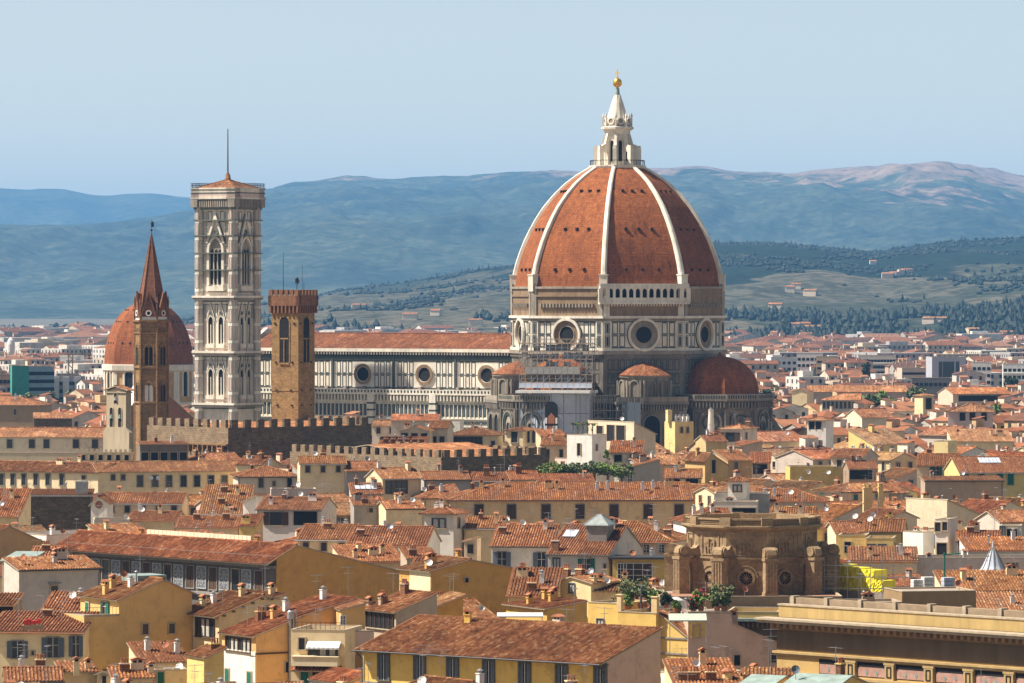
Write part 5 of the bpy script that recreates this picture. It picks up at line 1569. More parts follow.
h.chim(3.8, 5.5, 1.0, 1); h.wpx('f', 300, 634, .5, .9, 'd'); h.wpx('f', 288, 662, .8, 1.2, 'x')
mb = MB()
for x, d_ in ((4.3, .16), (4.75, .12), (5.1, .12)): mb.tube((x, -.3, 4), (x, -.3, h.zf(x, 0) + .6 + d_ * 4), d_, n=8)
mb.lathe([(.42, h.zf(4.4, 0) + .3), (.42, h.zf(4.4, 0) + 1.1), (.2, h.zf(4.4, 0) + 1.3)], 10, (4.4, -.3)); h.part('flue', mb, 'metal')
mb = MB(); mb.box(-.1, h.W * .55, -.2, 0, h.ze - 2.2, h.ze - 2.0); h.part('cable_duct', mb, 'wood')
whitewall = MB(); whitewall.box(-.06, 0, .1, h.D, -1, h.ze - 1.9); tag(h.part('white_side', whitewall, 'plaster', (.80, .74, .62)), 'bright white side wall')  # white plaster slab over the left wall of the orange house
h = RH('narrow ochre outhouse with tiled lean-to roof beside the cream house', 204, 224, 657, 15.5, -26, 5, 'sl', 22, 'yel', 'd', vb=683)
h.chim(1.9, 1.5, .5, 1)
h = RH('cream house of stacked balconies with a striped awning at the bottom', 291, 345, 630, 17, 12, 8, 'fl', 10, (.74, .58, .34), vb=683, Y=546, para=.9, sn='the balcony house')
h.wpx('f', 323, 644.5, 3.3, 1.6, 'L'); h.wpx('f', 302, 638, .7, 1.3, 'd'); h.wpx('f', 305, 671, .9, 1.6, 'G'); h.wpx('f', 316, 672, .8, .8, 'x'); h.wpx('f', 325, 672, .6, .8, 'd')
mb = MB(); q0 = h.hit(295, 657, 1, 0); q1 = h.hit(340, 657, 1, 0)
mb.box(q0.x, q1.x, -1.3, 0, q0.z - .9, q0.z + .12); mb.box(q0.x - .1, q1.x + .1, -1.4, 0, q0.z + .12, q0.z + .2)
h.part('balcony', mb, 'plaster', (.72, .60, .40))
mb = MB(); q0 = h.hit(308, 640, 1, 0); q1 = h.hit(341, 640, 1, 0)
for i in range(14):
    x = q0.x + (q1.x - q0.x) * i / 14; w_ = (q1.x - q0.x) / 14
    mb.add([(x, -1.0, q0.z - .75), (x + w_, -1.0, q0.z - .75), (x + w_, -.05, q0.z - .1), (x, -.05, q0.z - .1)], i % 2); mb.add([(x, -1.0, q0.z - .95), (x + w_, -1.0, q0.z - .95), (x + w_, -1.0, q0.z - .75), (x, -1.0, q0.z - .75)], i % 2)
h.part('awning', mb, ['whitepaint', 'sheet'])
mb = MB(); q0 = h.hit(291, 667, 1, 0); q1 = h.hit(342, 667, 1, 0)
roof_plane(mb, [(q0.x, -1.1, q0.z - .3), (q1.x, -1.1, q0.z - .3), (q1.x, 0, q0.z + .15), (q0.x, 0, q0.z + .15)], True); h.part('tile_strip', mb, ['tileflat', 'beigetrim', 'pan'])
mb = MB()
for i in range(12): mb.tube((.1 + i * (h.W - .2) / 11, .2, h.ze + .1), (.1 + i * (h.W - .2) / 11, .2, h.ze + .9), .025, n=4)
mb.tube((.1, .2, h.ze + .9), (h.W - .1, .2, h.ze + .9), .03, n=4); h.part('railing', mb, 'darkmetal')
h = RH('orange upper storey with small windows behind the balcony house', 341, 365, 609, 18.3, -12, 5, 'sl', 14, 'org', vb=630, Y=557); h.wpx('f', 343, 616, .5, 1.1, 'w')
h = PH('dusky pink side wall with a brown repair patch left of the yellow palazzo', [(346, 632), (374, 631.5)], 16.6, -20, 6, (.62, .48, .42), vb=683, flat=True, Y=549)
mb = MB(); mb.add([(x * 1.0 + 1.7, -.03, z * 1.3 + h.ze - 3.4) for x, z in [(-1.1, -1), (.9, -1.2), (1.4, .2), (.8, 1.1), (-.3, .9), (-1, .2)]]); h.part('repair_patch', mb, 'library')
h = PH('house with dark glazed veranda and brown lean-to roof above the yellow palazzo', [(396, 611.5), (437, 593)], 18, -33, 8, (.47, .37, .27), xl=364, vb=628, sn='the veranda house')
h.wpx('l', 380, 612.5, 6.2, 1.9, 'l'); h.chim(1.2, 5.2, .8, 0); h.chim(.8, 7.4, .5, 0)
h = RH('low cottage with red roof tucked left of the yellow palazzo', 344, 366, 683, 13.5, -30, 8, 'sl', 20, 'lilac', 'r', vb=690, prot=False)
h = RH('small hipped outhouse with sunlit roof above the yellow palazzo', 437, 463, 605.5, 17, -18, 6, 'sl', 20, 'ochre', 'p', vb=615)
# palace with painted panels
h = PH('long palace with decorated grey wall panels under deep eaves and ochre end wall', [(277, 557.5), (296, 545), (410, 573.5)], 18.2, -40, 50, (.62, .33, .085), 'r', xl=60, vb=600, ov=2.0, sn='the panelled palace')
PAL = h
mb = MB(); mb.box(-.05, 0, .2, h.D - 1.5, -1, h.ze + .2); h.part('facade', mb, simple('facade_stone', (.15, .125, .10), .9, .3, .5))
def deco(pxs, w_, h_, top):
    for px in pxs:
        q = h.hit(px, 560, 0, 0)
        mb = MB()
        mb.box(-w_ / 2, w_ / 2, -.12, 0, 0, h_, 0); panel(mb, -w_ / 2, w_ / 2, 0, h_, .16, -.2, 1)
        mb.M = Matrix.Translation((0, -.12, 0))
        ring(mb, 0, h_ * .55, .42, .55, -.05, 0, 1, 14); ring(mb, 0, h_ * .82, .2, .3, -.05, 0, 1, 10); ring(mb, 0, h_ * .25, .28, .38, -.05, 0, 1, 10)
        for sx in (-1, 1):
            for k in range(5): mb.box(sx * .72 - .1, sx * .72 + .1, -.05, 0, h_ * (.12 + .18 * k), h_ * (.2 + .18 * k), 1)
            mb.box(sx * .35 - .05, sx * .35 + .05, -.05, 0, h_ * .3, h_ * .8, 1)
        mb.box(-.06, .06, -.05, 0, h_ * .1, h_ * .9, 1)
        mb.M = None
        me = MESH.setdefault('deco', mb.mesh('wall_panel', [simple('blue_grey_panel', (.16, .17, .19), .8, .3, 1.5), simple('pale_arabesque', (.42, .42, .42), .8, .2, 1)]))
        place('wall_panel', me, h.root, Matrix.Translation((-.06, 0, 0)) @ h.fm('l', q.y, h.ze - top - h_))
deco((96.5, 117, 137.5, 158, 179.5, 202.5, 225, 247.5), 2.3, 3.3, 2.0)
for i, px in enumerate((86.5, 106.5, 127, 147.5, 168.5, 191, 213.8, 236.3, 259.5)):
    q = h.hit(px, 560, 0, 0); o = place('window', win_mesh(1.8, 3.2, 'b' if i % 3 != 1 else 'd'), h.root, Matrix.Translation((-.06, 0, 0)) @ h.fm('l', q.y, h.ze - 2.1 - 3.2))
mb = MB(); mb.box(-.6, 0, .2, h.D, h.ze - 6.1, h.ze - 5.7); mb.box(-.35, 0, .2, h.D, h.ze - 1.6, h.ze - 1.2)
for i in range(60): mb.box(-1.7, -.05, i * .83 + .3, i * .83 + .48, h.ze - .95, h.ze - .62, 1)
h.part('cornice', mb, ['stonetrim', 'wood'])
mb = MB(); mb.box(-.09, 0, h.D - 3.2, h.D, -1, h.ze); h.part('corner_strip', mb, 'plaster', (.72, .62, .40))
for u in (12, 21, 30, 41): h.chim(5.5, u, .8, random.choice((0, 3, 1)), 1.57)
h.ant(2.2, 7, 0); h.ant(8, 30, 1)
mb = MB()
for i in range(26): mb.box(4.3, 4.7, 12 + i, 12.9 + i, h.zf(3, 0) + .2, h.zf(3, 0) + 1.0)
h.part('roof_parapet', mb, 'plaster', (.75, .64, .46))
# ochre blank gable in the middle
h = PH('blank ochre gable wall with one tiny square window in the middle', [(431, 571), (470, 559.5), (513, 567.5)], 18.3, -30, 9, (.62, .34, .09), vb=606, sn='the blank ochre gable')
h.wpx('f', 466.5, 578, .55, .6, 'x'); h.chim(.6, 2, .9, 0); h.chim(2.2, 4, 1.2, 3)
h.dish(.3, 1.0); mb = MB(); mb.box(-.05, 0, .1, 6, -1, h.ze - .2); tag(h.part('painted_lit_edge', mb, 'plaster', (.74, .64, .40)), 'side strip painted in bright sunlit cream')  # sunlight on the left edge put into a lighter plaster colour
h = RH('brown roofed outbuilding with white dish between the two ochre walls', 408, 431, 570, 18, 10, 6, 'sf', 14, (.60, .55, .46), 'd', vb=598); h.wrow('f', 2, 1.2, .9, 1.9, 'w'); h.dish(2.2, .2, 'clay', -1.2); h.dish(3, .2, dz=-1.2)
h = RH('pale square roof tower with blue window and hipped tile cap', 424.5, 453.5, 512, 20.6, 20, 5, 'py', 20, (.66, .60, .52), xl=465, vb=560, ov=.75, sn='the pale roof tower')
h.wpx('f', 439, 518.5, 2.3, 1.6, 'e'); h.wpx('r', 458.5, 518, 1.0, 1.6, 'd')
h = RH('white walled house with broad red roof left of the pale roof tower', 347, 426, 544, 17.6, 8, 14, 'gx', 19, 'white', vb=553); h.chim(1.6, 3, 1.0, 1); h.wrow('f', 2, .5, 1.0, 1.2, 'd', 0, .5)
h = RH('cream house with small red roof behind the ochre end wall', 297, 351, 538.5, 17.6, 10, 12, 'gx', 18, 'cream', vb=552); h.chim(4, 4, .9, 1); h.wrow('f', 3, .6, .9, 1.3, 'd')
h = RH('jumbled low roofs with a cream parapet above the ochre end wall', 345, 404, 561, 17.8, -14, 9, 'sf', 12, 'cream', 'o', vb=572, Y=728); h.chim(2, 2, .8, 0); h.chim(5, 3, .8, 3); h.ant(6, 2, 1)
h = RH('small dark dormer house with paired windows under the pale roof tower', 407, 437, 557.5, 18.5, -12, 5, 'sf', 12, (.45, .36, .27), 'd', vb=566); h.wrow('f', 2, .4, 1.2, .9, 'w'); h.chim(1, 1, .8, 1)
h = RH('white rendered house with brown shuttered window above the panelled palace', 257, 321, 508.5, 18.6, 12, 11, 'gx', 18, (.66, .58, .52), vb=530)
h.wpx('f', 276, 512, 2.2, 2.3, 'c'); h.wpx('f', 305.5, 511.5, 4.2, 2.4, 'x'); h.chim(2, 2, .9, 0); h.chim(9, 4, .9, 3); h.dish(6, 7)
h = RH('narrow sunlit white wall house left of the brown shuttered house', 243, 256, 501, 19.5, 16, 5, 'sl', 22, 'white', vb=520)
h = RH('small yellow house with dark roof just above the panelled palace', 239, 256, 525, 17.6, 8, 6, 'sf', 14, 'yel', 'd', vb=536); h.chim(1, 1, .9, 3)
h = RH('low house with red roof and many chimney pots above the palace', 176, 240, 526, 17.3, 6, 9, 'gx', 17, 'beige', 'o', vb=530); h.chim(3, 3, .9, 1); h.chim(8, 3, 1.0, 1)
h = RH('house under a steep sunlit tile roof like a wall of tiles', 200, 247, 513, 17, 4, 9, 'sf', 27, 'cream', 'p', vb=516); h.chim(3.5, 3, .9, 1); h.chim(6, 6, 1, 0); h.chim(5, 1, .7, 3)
h = RH('long low beige house with plain red roof beside the dark stone wall', 104, 182, 502.5, 18.8, 3, 10, 'gx', 17, 'beige', vb=514); h.wrow('f', 5, .6, .9, 1.2, 'd'); h.ant(5, 3, 0)
h = PH('tiny white gabled attic with round red vent right of the stone wall', [(91, 503.5), (98.5, 496.5), (107, 502.5)], 19.4, 8, 5, 'white', vb=510)
mb = MB(); mb.add([(h.W / 2 + .7 * math.cos(t * .5236), -.04, h.ze - .2 + .7 * math.sin(t * .5236)) for t in range(12)]); h.part('round_vent', mb, 'clay')
h = RH('grey roof terrace house with dark openings beside the stone wall', 94, 130, 520, 17.6, -6, 7, 'fl', 5, 'grey', vb=530); h.wrow('f', 3, .8, 1.3, 1.5, 'd')
h = RH('house with small brown roofs and white dish left of the steep tile roof', 128, 176, 519, 17.5, 8, 8, 'gx', 16, 'cream', vb=526); h.dish(2, 2); h.chim(5, 3, 1, 0)
h = RH('windowless dark rubble stone wall block on the left', 19, 91.5, 494.5, 20.3, -3, 9, 'sf', 4, 'stone', vb=524, wm='rubble', sn='the dark stone wall'); h.chim(1, .5, .8, 1)
mb = MB(); mb.box(10, 12.2, .2, 2.4, h.ze, h.ze + 2.3); h.part('water_tank', mb, 'metal')
h = RH('orange tiled house at the left edge beside the dark stone wall', -20, 19, 515, 18.2, 6, 10, 'sf', 22, 'cream', 'o', vb=524); h.ant(4, 2, 1)
h = PH('brown gabled house at the left edge above the metal roofed shed', [(-24, 541), (9, 526), (54, 546)], 18.6, -35, 14, (.50, .34, .16), 'o', vb=556); h.ant(2, 2, 0); h.ant(6, 5, 1); h.ant(9, 3, 2)
h = RH('shed with pale blue green metal roof at the left edge', 2, 28, 560, 18.3, 12, 7, 'sf', 7, 'grey', vb=568, rm='copper')
h = RH('small house with orange roof pieces behind the grey plastered house', 30, 62, 556, 18.0, 5, 7, 'gx', 18, 'cream', 'o', vb=564); h.chim(2, 2, .8, 1)

# middle band
h = RH('lilac roof terrace wall house behind the brown shuttered house', 271, 316, 489.5, 20.6, -4, 7, 'fl', 5, 'lilac', vb=498); h.dish(5, .3, dz=.6)
h = RH('beige house with hipped brown roof and two dark windows', 238, 299, 476, 20, -8, 12, 'gx', 16, (.58, .50, .42), hl=True, hr=True, vb=490); h.wpx('f', 261, 478, 1.0, 1.9, 'd'); h.wpx('f', 289.5, 478, .9, 2.3, 'x'); h.wpx('f', 274, 481, .6, 1, 'd')
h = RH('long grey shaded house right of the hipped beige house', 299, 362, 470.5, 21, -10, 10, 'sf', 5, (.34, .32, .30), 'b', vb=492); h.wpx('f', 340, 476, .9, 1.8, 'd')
h = RH('cream attic house with wide studio window and small lit gable', 382.5, 421, 478, 21.6, -20, 7, 'gx', 19, (.64, .53, .33), xl=366, vb=502, sn='the studio window house')
h.wpx('f', 396.5, 481, 4.2, 2.4, 'l'); h.wpx('l', 368.5, 483, .7, 1.0, 'd'); h.wpx('l', 377.5, 484, .7, 1.2, 'd')
h = RH('low grey house with solar panels left of the studio window house', 352, 383, 493.5, 19.8, -6, 7, 'sf', 13, 'grey', 'd', vb=503)
mb = MB(); tq = math.tan(R(13))
for i in range(4): mb.add([(.8 + i * 1.0, 2.4, h.ze + 2.4 * tq + .2), (1.7 + i * 1.0, 2.4, h.ze + 2.4 * tq + .2), (1.7 + i * 1.0, 5.2, h.ze + 5.2 * tq + .2), (.8 + i * 1.0, 5.2, h.ze + 5.2 * tq + .2)])
h.part('solar_panel', mb, 'sheet')
h = RH('shaded grey house with brown roof strip below the studio window', 354, 386, 504.5, 19, -8, 6, 'sf', 10, (.36, .32, .28), 'd', vb=523); h.wpx('f', 371, 508, .7, .8, 'd'); h.chim(2, 1, .7, 1); h.dish(4, 1, 'clay')
h = RH('low house with several small red roofs below the studio window', 386, 424, 508, 18.6, -16, 7, 'gx', 18, 'cream', 'o', vb=520); h.chim(3, 2, .9, 2); h.dish(5, 1)
h = RH('long beige palace with seven dark windows and wide orange roof', 450, 692, 499.5, 18, -2, 19, 'gx', 16, (.76, .52, .27), 'o', hl=True, vb=526, sn='the long beige palace', top=481)
for px in (479, 511.5, 546, 580, 614, 648, 679): h.wpx('f', px, 504.5, 1.6, 2.6, 'b')
for u, k in ((6, 0), (10, 0), (18.5, 3), (20, 0), (27.5, 2), (29.5, 2), (36, 2), (38, 2), (41, 3)): h.chim(u, random.uniform(5, 8), 1.1, k)
for u in (9, 23, 31, 40): h.ant(u, 2, int(u) % 3)
h.dish(37.5, .3, 'clay'); mb = MB(); mb.tube((-.4, -.62, h.ze - .2), (h.W + .2, -.62, h.ze - .2), .08, n=5); h.part('gutter', mb, 'darkmetal')
h = RH('hipped orange roof wing left of the long beige palace', 424, 462, 497.5, 18.2, -14, 13, 'gx', 18, 'beige', 'o', hl=True, vb=505); h.chim(4, 3, 1, 2)
h = RH('small house with low orange roofs below the long beige palace', 464, 505, 527.5, 18, 4, 7, 'sf', 12, 'cream', 'o', vb=536); h.chim(6.5, .8, .9, 0); h.dish(7, 1)
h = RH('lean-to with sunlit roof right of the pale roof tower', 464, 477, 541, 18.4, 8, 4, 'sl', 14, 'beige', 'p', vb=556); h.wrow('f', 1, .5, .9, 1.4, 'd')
h = RH('white house with blue grey shutters and broad red roof in the middle', 491, 552, 545, 18, 8, 15, 'gx', 20, (.68, .62, .53), vb=577); h.wpx('f', 502, 552, 1.3, 2.7, 'k'); h.wpx('f', 541.5, 552.5, 1.2, 2.7, 'k'); h.chim(1.2, 4, 1, 1); h.chim(7.5, 6, 1, 0); h.dish(4, 6); h.ant(9, 3, 1); h.ant(8, 6, 0)
mb = MB(); q = h.hit(540, 573, 1, 0); mb.box(-.03, h.W, -.2, 0, q.z - .1, q.z + .1); h.part('string_course', mb, 'stonetrim')
h = RH('grey gabled house with green shutters, skylight and glass roof lantern', 548, 608.5, 552.5, 17.6, 19, 17, 'gx', 24, (.62, .56, .49), xl=None, vb=583, sn='the green shutter house')
h.wpx('f', 556.5, 558, 1.0, 1.6, 'G' if False else 'e'); o = h.wpx('f', 586.5, 558.5, 1.25, 2.2, 'g')
mb = MB(); mb.box(-1.2, 1.2, -.55, -.12, -.3, .05, 0)
rr = random.Random(3)
for i in range(60):
    x, y, z = rr.uniform(-1.2, 1.2), rr.uniform(-.6, -.15), rr.uniform(.05, .5); mb.ball((x, y, z), .12, 5, 2 if rr.random() < .45 else 1)
place('flower_box', mb.mesh('flower_box', ['clay', 'leafb', 'flower']), o)
h.wpx('f', 605, 564, .4, .7, 'd')
tq = math.tan(R(24))
mb = MB(); q = h.hit(571, 531, 1, 5.5); mb.M = Matrix.Translation((q.x, 5.5, h.zf(0, 5.5) + .12)) @ Matrix.Rotation(math.atan(tq), 4, 'X'); mb.box(-1.0, 1.0, -1.1, 1.1, 0, .12); mb.M = None
place('skylight', mb.mesh('skylight', ['sheet']), h.roof)
q = h.hit(600, 530, 1, 5.0); zz = h.zf(0, 5.0)
mb = MB(); mb.M = Matrix.Translation((q.x, 5.0, 0)); mb.lathe([(2.1, zz - 1), (2.35, zz + 1.7)], 4, mi=1, rot=R(45)); mb.lathe([(2.75, zz + 1.7), (2.7, zz + 1.85), (.35, zz + 3.3), (0, zz + 3.35)], 4, mi=0, rot=R(45))
for k in range(4): a = R(45 + 90 * k); mb.tube((2.7 * math.cos(a), 2.7 * math.sin(a), zz + 1.87), (.3 * math.cos(a), .3 * math.sin(a), zz + 3.35), .07, n=4, mi=2)
mb.M = None; place('roof_lantern', mb.mesh('roof_lantern', ['lead', 'stonetrim', 'metal']), h.roof)
h.ant(2.5, 3, 1); h.ant(3.6, 1, 2); h.chim(1, .6, 1.4, 1)
h = RH('house with red roof behind the grey gable', 612, 672, 540, 18.5, 14, 14, 'gx', 20, 'beige', hr=True, vb=548); h.chim(6, 4, 1.2, 2); h.wrow('f', 2, .6, 1.4, 1.2, 'w', .4, 1); h.chim(8, 3, 1, 1)
h = RH('yellow garden room with white framed glass doors and dark flat canopy', 612.5, 666, 559.5, 16.8, 5, 6, 'fl', 5, (.60, .41, .12), vb=580, para=.1)
h.wpx('f', 638, 563.5, 4.1, 2.6, 'w'); h.wpx('f', 622, 563.5, 1.2, 2.4, 'w')
mb = MB(); mb.box(-.6, h.W + .4, -1.1, h.D, h.ze + .12, h.ze + .38); h.part('canopy', mb, 'darkmetal')
h = PH('small cream house with plain gable front and a grey shutter', [(554, 583), (571.5, 576.5), (591, 582.5)], 18, 42, 6, (.74, .60, .34), vb=602); h.wpx('f', 572, 583.5, .9, 1.3, 'e'); h.chim(.4, 2, 1.6, 1); h.chim(h.W - .3, .8, .5, 0)
h = RH('low house with brown roof under the blue grey shutter house', 508, 556, 594, 17, 6, 8, 'sf', 20, 'cream', 'd', vb=600); h.chim(3, 1, 1, 1)
h = RH('small low tiled roof shelter right of the cream gable front', 594, 621, 590, 17.3, 4, 5, 'sf', 12, 'cream', vb=602); h.chim(.8, 2, 1, 0); h.chim(4.0, 1, 1.6, 0); h.dish(1.6, 1)
h = PH('orange house with red lean-to roof above the yellow palazzo', [(547, 608.5), (587, 601)], 17.4, -28, 8, (.60, .37, .10), 'r', xl=506, vb=626)
h.chim(.8, 6, .8, 0)
h = RH('bright yellow flat roofed wing left of the planted terrace', 588, 619, 602.5, 16.9, 38, 7, 'fl', 5, (.70, .48, .14), vb=626, para=.2); h.wpx('f', 600.5, 619, 1.0, .9, 'e')
h = RH('bright yellow terrace block carrying green pot plants', 618, 656, 612, 16.4, 34, 8, 'fl', 5, (.70, .48, .14), vb=626, para=.3, sn='the planted terrace')
TER = h
for u0, u1, hh in ((-.2, .45, 2.1), (h.W - .7, h.W + .1, 2.0)):
    mb = MB(); mb.box(u0, u1, .0, .6, h.ze, h.ze + hh); mb.box(u0 - .1, u1 + .1, -.1, .7, h.ze + hh, h.ze + hh + .1)
    h.part('gate_pier', mb, 'plaster', (.68, .50, .26))
h = PH('yellow wall with sloping tiled coping right of the planted terrace', [(656, 611.5), (665, 617), (689, 637)], 16.6, 36, 1.6, (.68, .47, .15), vb=665, ov=.05)
mb = MB()
for zz in (h.hit(670, 638, 1, 0).z, h.hit(670, 653.5, 1, 0).z): mb.box(-.1, h.W, -.12, 0, zz - .1, zz + .1)
h.part('string_course', mb, 'stonetrim')
h = RH('red paved terrace with white draped table beside the planted terrace', 657, 707, 609.5, 16.9, -3, 8, 'fl', 5, (.45, .24, .15), vb=616, para=.5, prot=True, Y=609)
TER2 = h
mb = MB()
for i in range(14): mb.tube((.2 + i * (h.W - .4) / 13, .1, h.ze + .1), (.2 + i * (h.W - .4) / 13, .1, h.ze + .95), .03, n=4)
mb.tube((.2, .1, h.ze + .95), (h.W - .2, .1, h.ze + .95), .035, n=4); h.part('railing', mb, 'darkmetal')
h = PH('tall dusky pink wall stepping down to the right with two dark windows', [(688, 614), (731, 612), (732.5, 623), (788, 646.5)], 16.5, -7, 7, (.58, .42, .33), vb=668, ov=.1)
h.wpx('f', 737, 655, .75, 1.3, 'x'); h.wpx('f', 773.5, 651, .7, 1.4, 'd')
mb = MB(); q = h.hit(690, 622, 1, 0); q2 = h.hit(706, 637, 1, 0); mb.box(q.x - .2, q2.x, -.04, 0, q2.z, q.z); tag(h.part('recess', mb, 'plaster', (.62, .42, .13)), 'ochre recess below the awning')
h.wpx('f', 696, 625, .9, 1.5, 'd')
h = RH('low roof with clay tiles and stubby flues at the bottom right of centre', 676, 741, 685, 13.6, -6, 9, 'sf', 13, 'cream', 'o', vb=690, prot=False, Y=520)
mb = MB(); q = h.hit(727.5, 676, 1, 2); zz = h.zf(q.x, 2)
mb.lathe([(.55, zz - .5), (.55, zz + .7)], 8, (q.x, 2), 0); mb.lathe([(.7, zz + .7), (.72, zz + .85), (.35, zz + 1.15), (0, zz + 1.2)], 8, (q.x, 2), 1)
o = h.part('round_chimney', mb, ['plaster', 'clay'], (.70, .52, .26))
for u in (1, 2.2, 4.0): h.chim(u, 1.6, .8, 1)
h = RH('yellow garden wall house with tiled edge at the bottom right', 743, 794, 674, 14.6, 3, 2.5, 'sf', 10, 'yel', 'p', vb=683)
h.ant(2.8, 1, 2)
h = RH('pale teal metal roof shed cut by the bottom edge', 741, 772, 683, 13.8, 30, 6, 'gx', 14, 'yel', vb=690, rm='copper', Y=515, top=672)
h = RH('larger teal metal roof beside the library at the bottom edge', 784, 836, 684, 13.6, 30, 7, 'gx', 15, 'yel', vb=690, rm='copper', Y=508, top=673); h.dish(.6, 1.5, 'bluegrey')
# ---------------------------------------------------------------- library with its long cornice
Yl = 541.0
L = House('library', 'long ochre library with deep bracketed cornice and pink wall panels', 'library', Yl, 45.5, 777, 619, 'yel', 'n', sn='the library', group=None)
L.W, L.D = 46.0, 14.0
z0 = L.ze
mb = MB(); mb.box(0, L.W, 0, L.D, -1, z0 - .05)
L.wall = mb.build('wall', 'plaster', L.root, (.50, .34, .13)); L.roof = L.wall; L.zf = lambda u, v: z0 + 1.2
mb = MB()
mb.box(-1.7, L.W, -1.9, .2, z0 - .02, z0 + .2, 0); mb.box(-1.5, L.W, -1.6, .2, z0 - .35, z0 - .03, 0); mb.box(-.5, L.W, -.6, .2, z0 - 1.1, z0 - .36, 1)
n = int(L.W / .95)
for i in range(n): mb.box(.2 + i * .95, .62 + i * .95, -1.35, -.5, z0 - .85, z0 - .36, 1)
L.part('cornice', mb, ['beigetrim', 'library'])
mb = MB(); mb.box(-.3, L.W, .6, 1.4, z0 + .21, z0 + 1.5, 0); mb.box(-.4, L.W, .5, 1.5, z0 + 1.5, z0 + 1.68, 1); mb.box(-.3, L.W, 2.4, 3.2, z0 + .3, z0 + 2.3, 2); 
for i in range(10): mb.box(i * 5.0, i * 5.0 + .5, 2.2, 3.3, z0 + .3, z0 + 2.5, 1)
mb.box(0, L.W, 3.2, L.D, z0 + .2, z0 + .4, 2)
L.part('parapet', mb, [simple('yellow_parapet', (.45, .32, .13), .9, .3, .8, streak=True), 'beigetrim', simple('pinkish_copings', (.34, .25, .16), .9, .3, 1.0)])
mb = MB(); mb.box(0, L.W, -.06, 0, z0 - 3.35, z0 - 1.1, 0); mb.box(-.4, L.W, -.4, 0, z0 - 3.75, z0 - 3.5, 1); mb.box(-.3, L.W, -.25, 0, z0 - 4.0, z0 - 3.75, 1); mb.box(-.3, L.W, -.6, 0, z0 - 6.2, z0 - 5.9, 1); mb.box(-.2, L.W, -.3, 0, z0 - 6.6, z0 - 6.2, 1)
for i in range(8):
    x = 6.3 + 5.6 * i
    mb.box(x, x + 4.1, -.02, .0, z0 - 5.75, z0 - 4.1, 3); mb.box(x + .1, x + 4.0, -.05, 0, z0 - 5.65, z0 - 4.65, 2)
    for k in range(2): ring(mb, x + 1.4 + k * 1.5, z0 - 5.2, .08, .2, -.09, -.02, 4, 8); mb.box(x + 1.36 + k * 1.5, x + 1.44 + k * 1.5, -.08, -.02, z0 - 5.55, z0 - 4.9, 4)
    mb.box(x + 4.25, x + 5.5, -.35, 0, z0 - 5.9, z0 - 4.0, 1); panel(mb, x + 4.55, x + 5.2, z0 - 5.6, z0 - 4.4, .1, -.42, 3); mb.box(x + 4.1, x + 5.62, -.38, 0, z0 - 4.25, z0 - 4.0, 1)
L.part('frieze', mb, [simple('shade_toned_frieze', (.17, .12, .07), .9, .3, .5, streak=True), simple('ochre_stone', (.44, .31, .14), .9, .25, 1.0), simple('pink_panel', (.42, .25, .20), .9, .3, 1.5), 'dark', 'copper'])  # frieze colour darkened to hold the shadow of the cornice
c_ = [L.Mw @ Vector((u, v, 0)) for u, v in ((0, 0), (L.W, 0), (L.W, L.D), (0, L.D))]
feet.append(([(p.x, p.y) for p in c_], L)); protect.append((775, 1030, 600, 683, Yl))
h = RH('library wing with pale green cornice and row of brackets', 727, 778, 612, 19.5, 8, 9, 'fl', 5, (.52, .36, .14), Y=613, cat='library wing', name='library_wing', vb=640, para=.9)
mb = MB(); mb.box(-.3, h.W + .3, -1.0, 0, h.ze - 1.1, h.ze - .75, 1)
for i in range(10): mb.box(.2 + i * .6, .5 + i * .6, -.7, 0, h.ze - 1.9, h.ze - 1.3, 0)
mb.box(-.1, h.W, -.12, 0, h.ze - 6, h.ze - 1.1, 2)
h.part('cornice', mb, ['library', 'copper', simple('shaded_frieze', (.20, .14, .085), .9, .3, .5)])  # shade below the wing cornice put into the frieze colour
h = RH('blank brown rooftop block behind the library cornice', 902, 976, 592, 18.6, -12, 8, 'fl', 5, (.30, .20, .10), vb=612, para=.1, cat='roof block', name='roof_block')
h = RH('low brown rooftop wall with flue left of the brown block', 812, 902, 603, 18.4, -6, 6, 'fl', 5, (.36, .26, .17), vb=612, para=.2, cat='roof wall', name='roof_wall')
h.chim(6.5, .6, 1.4, 4); h.chim(7, .4, .9, 3)

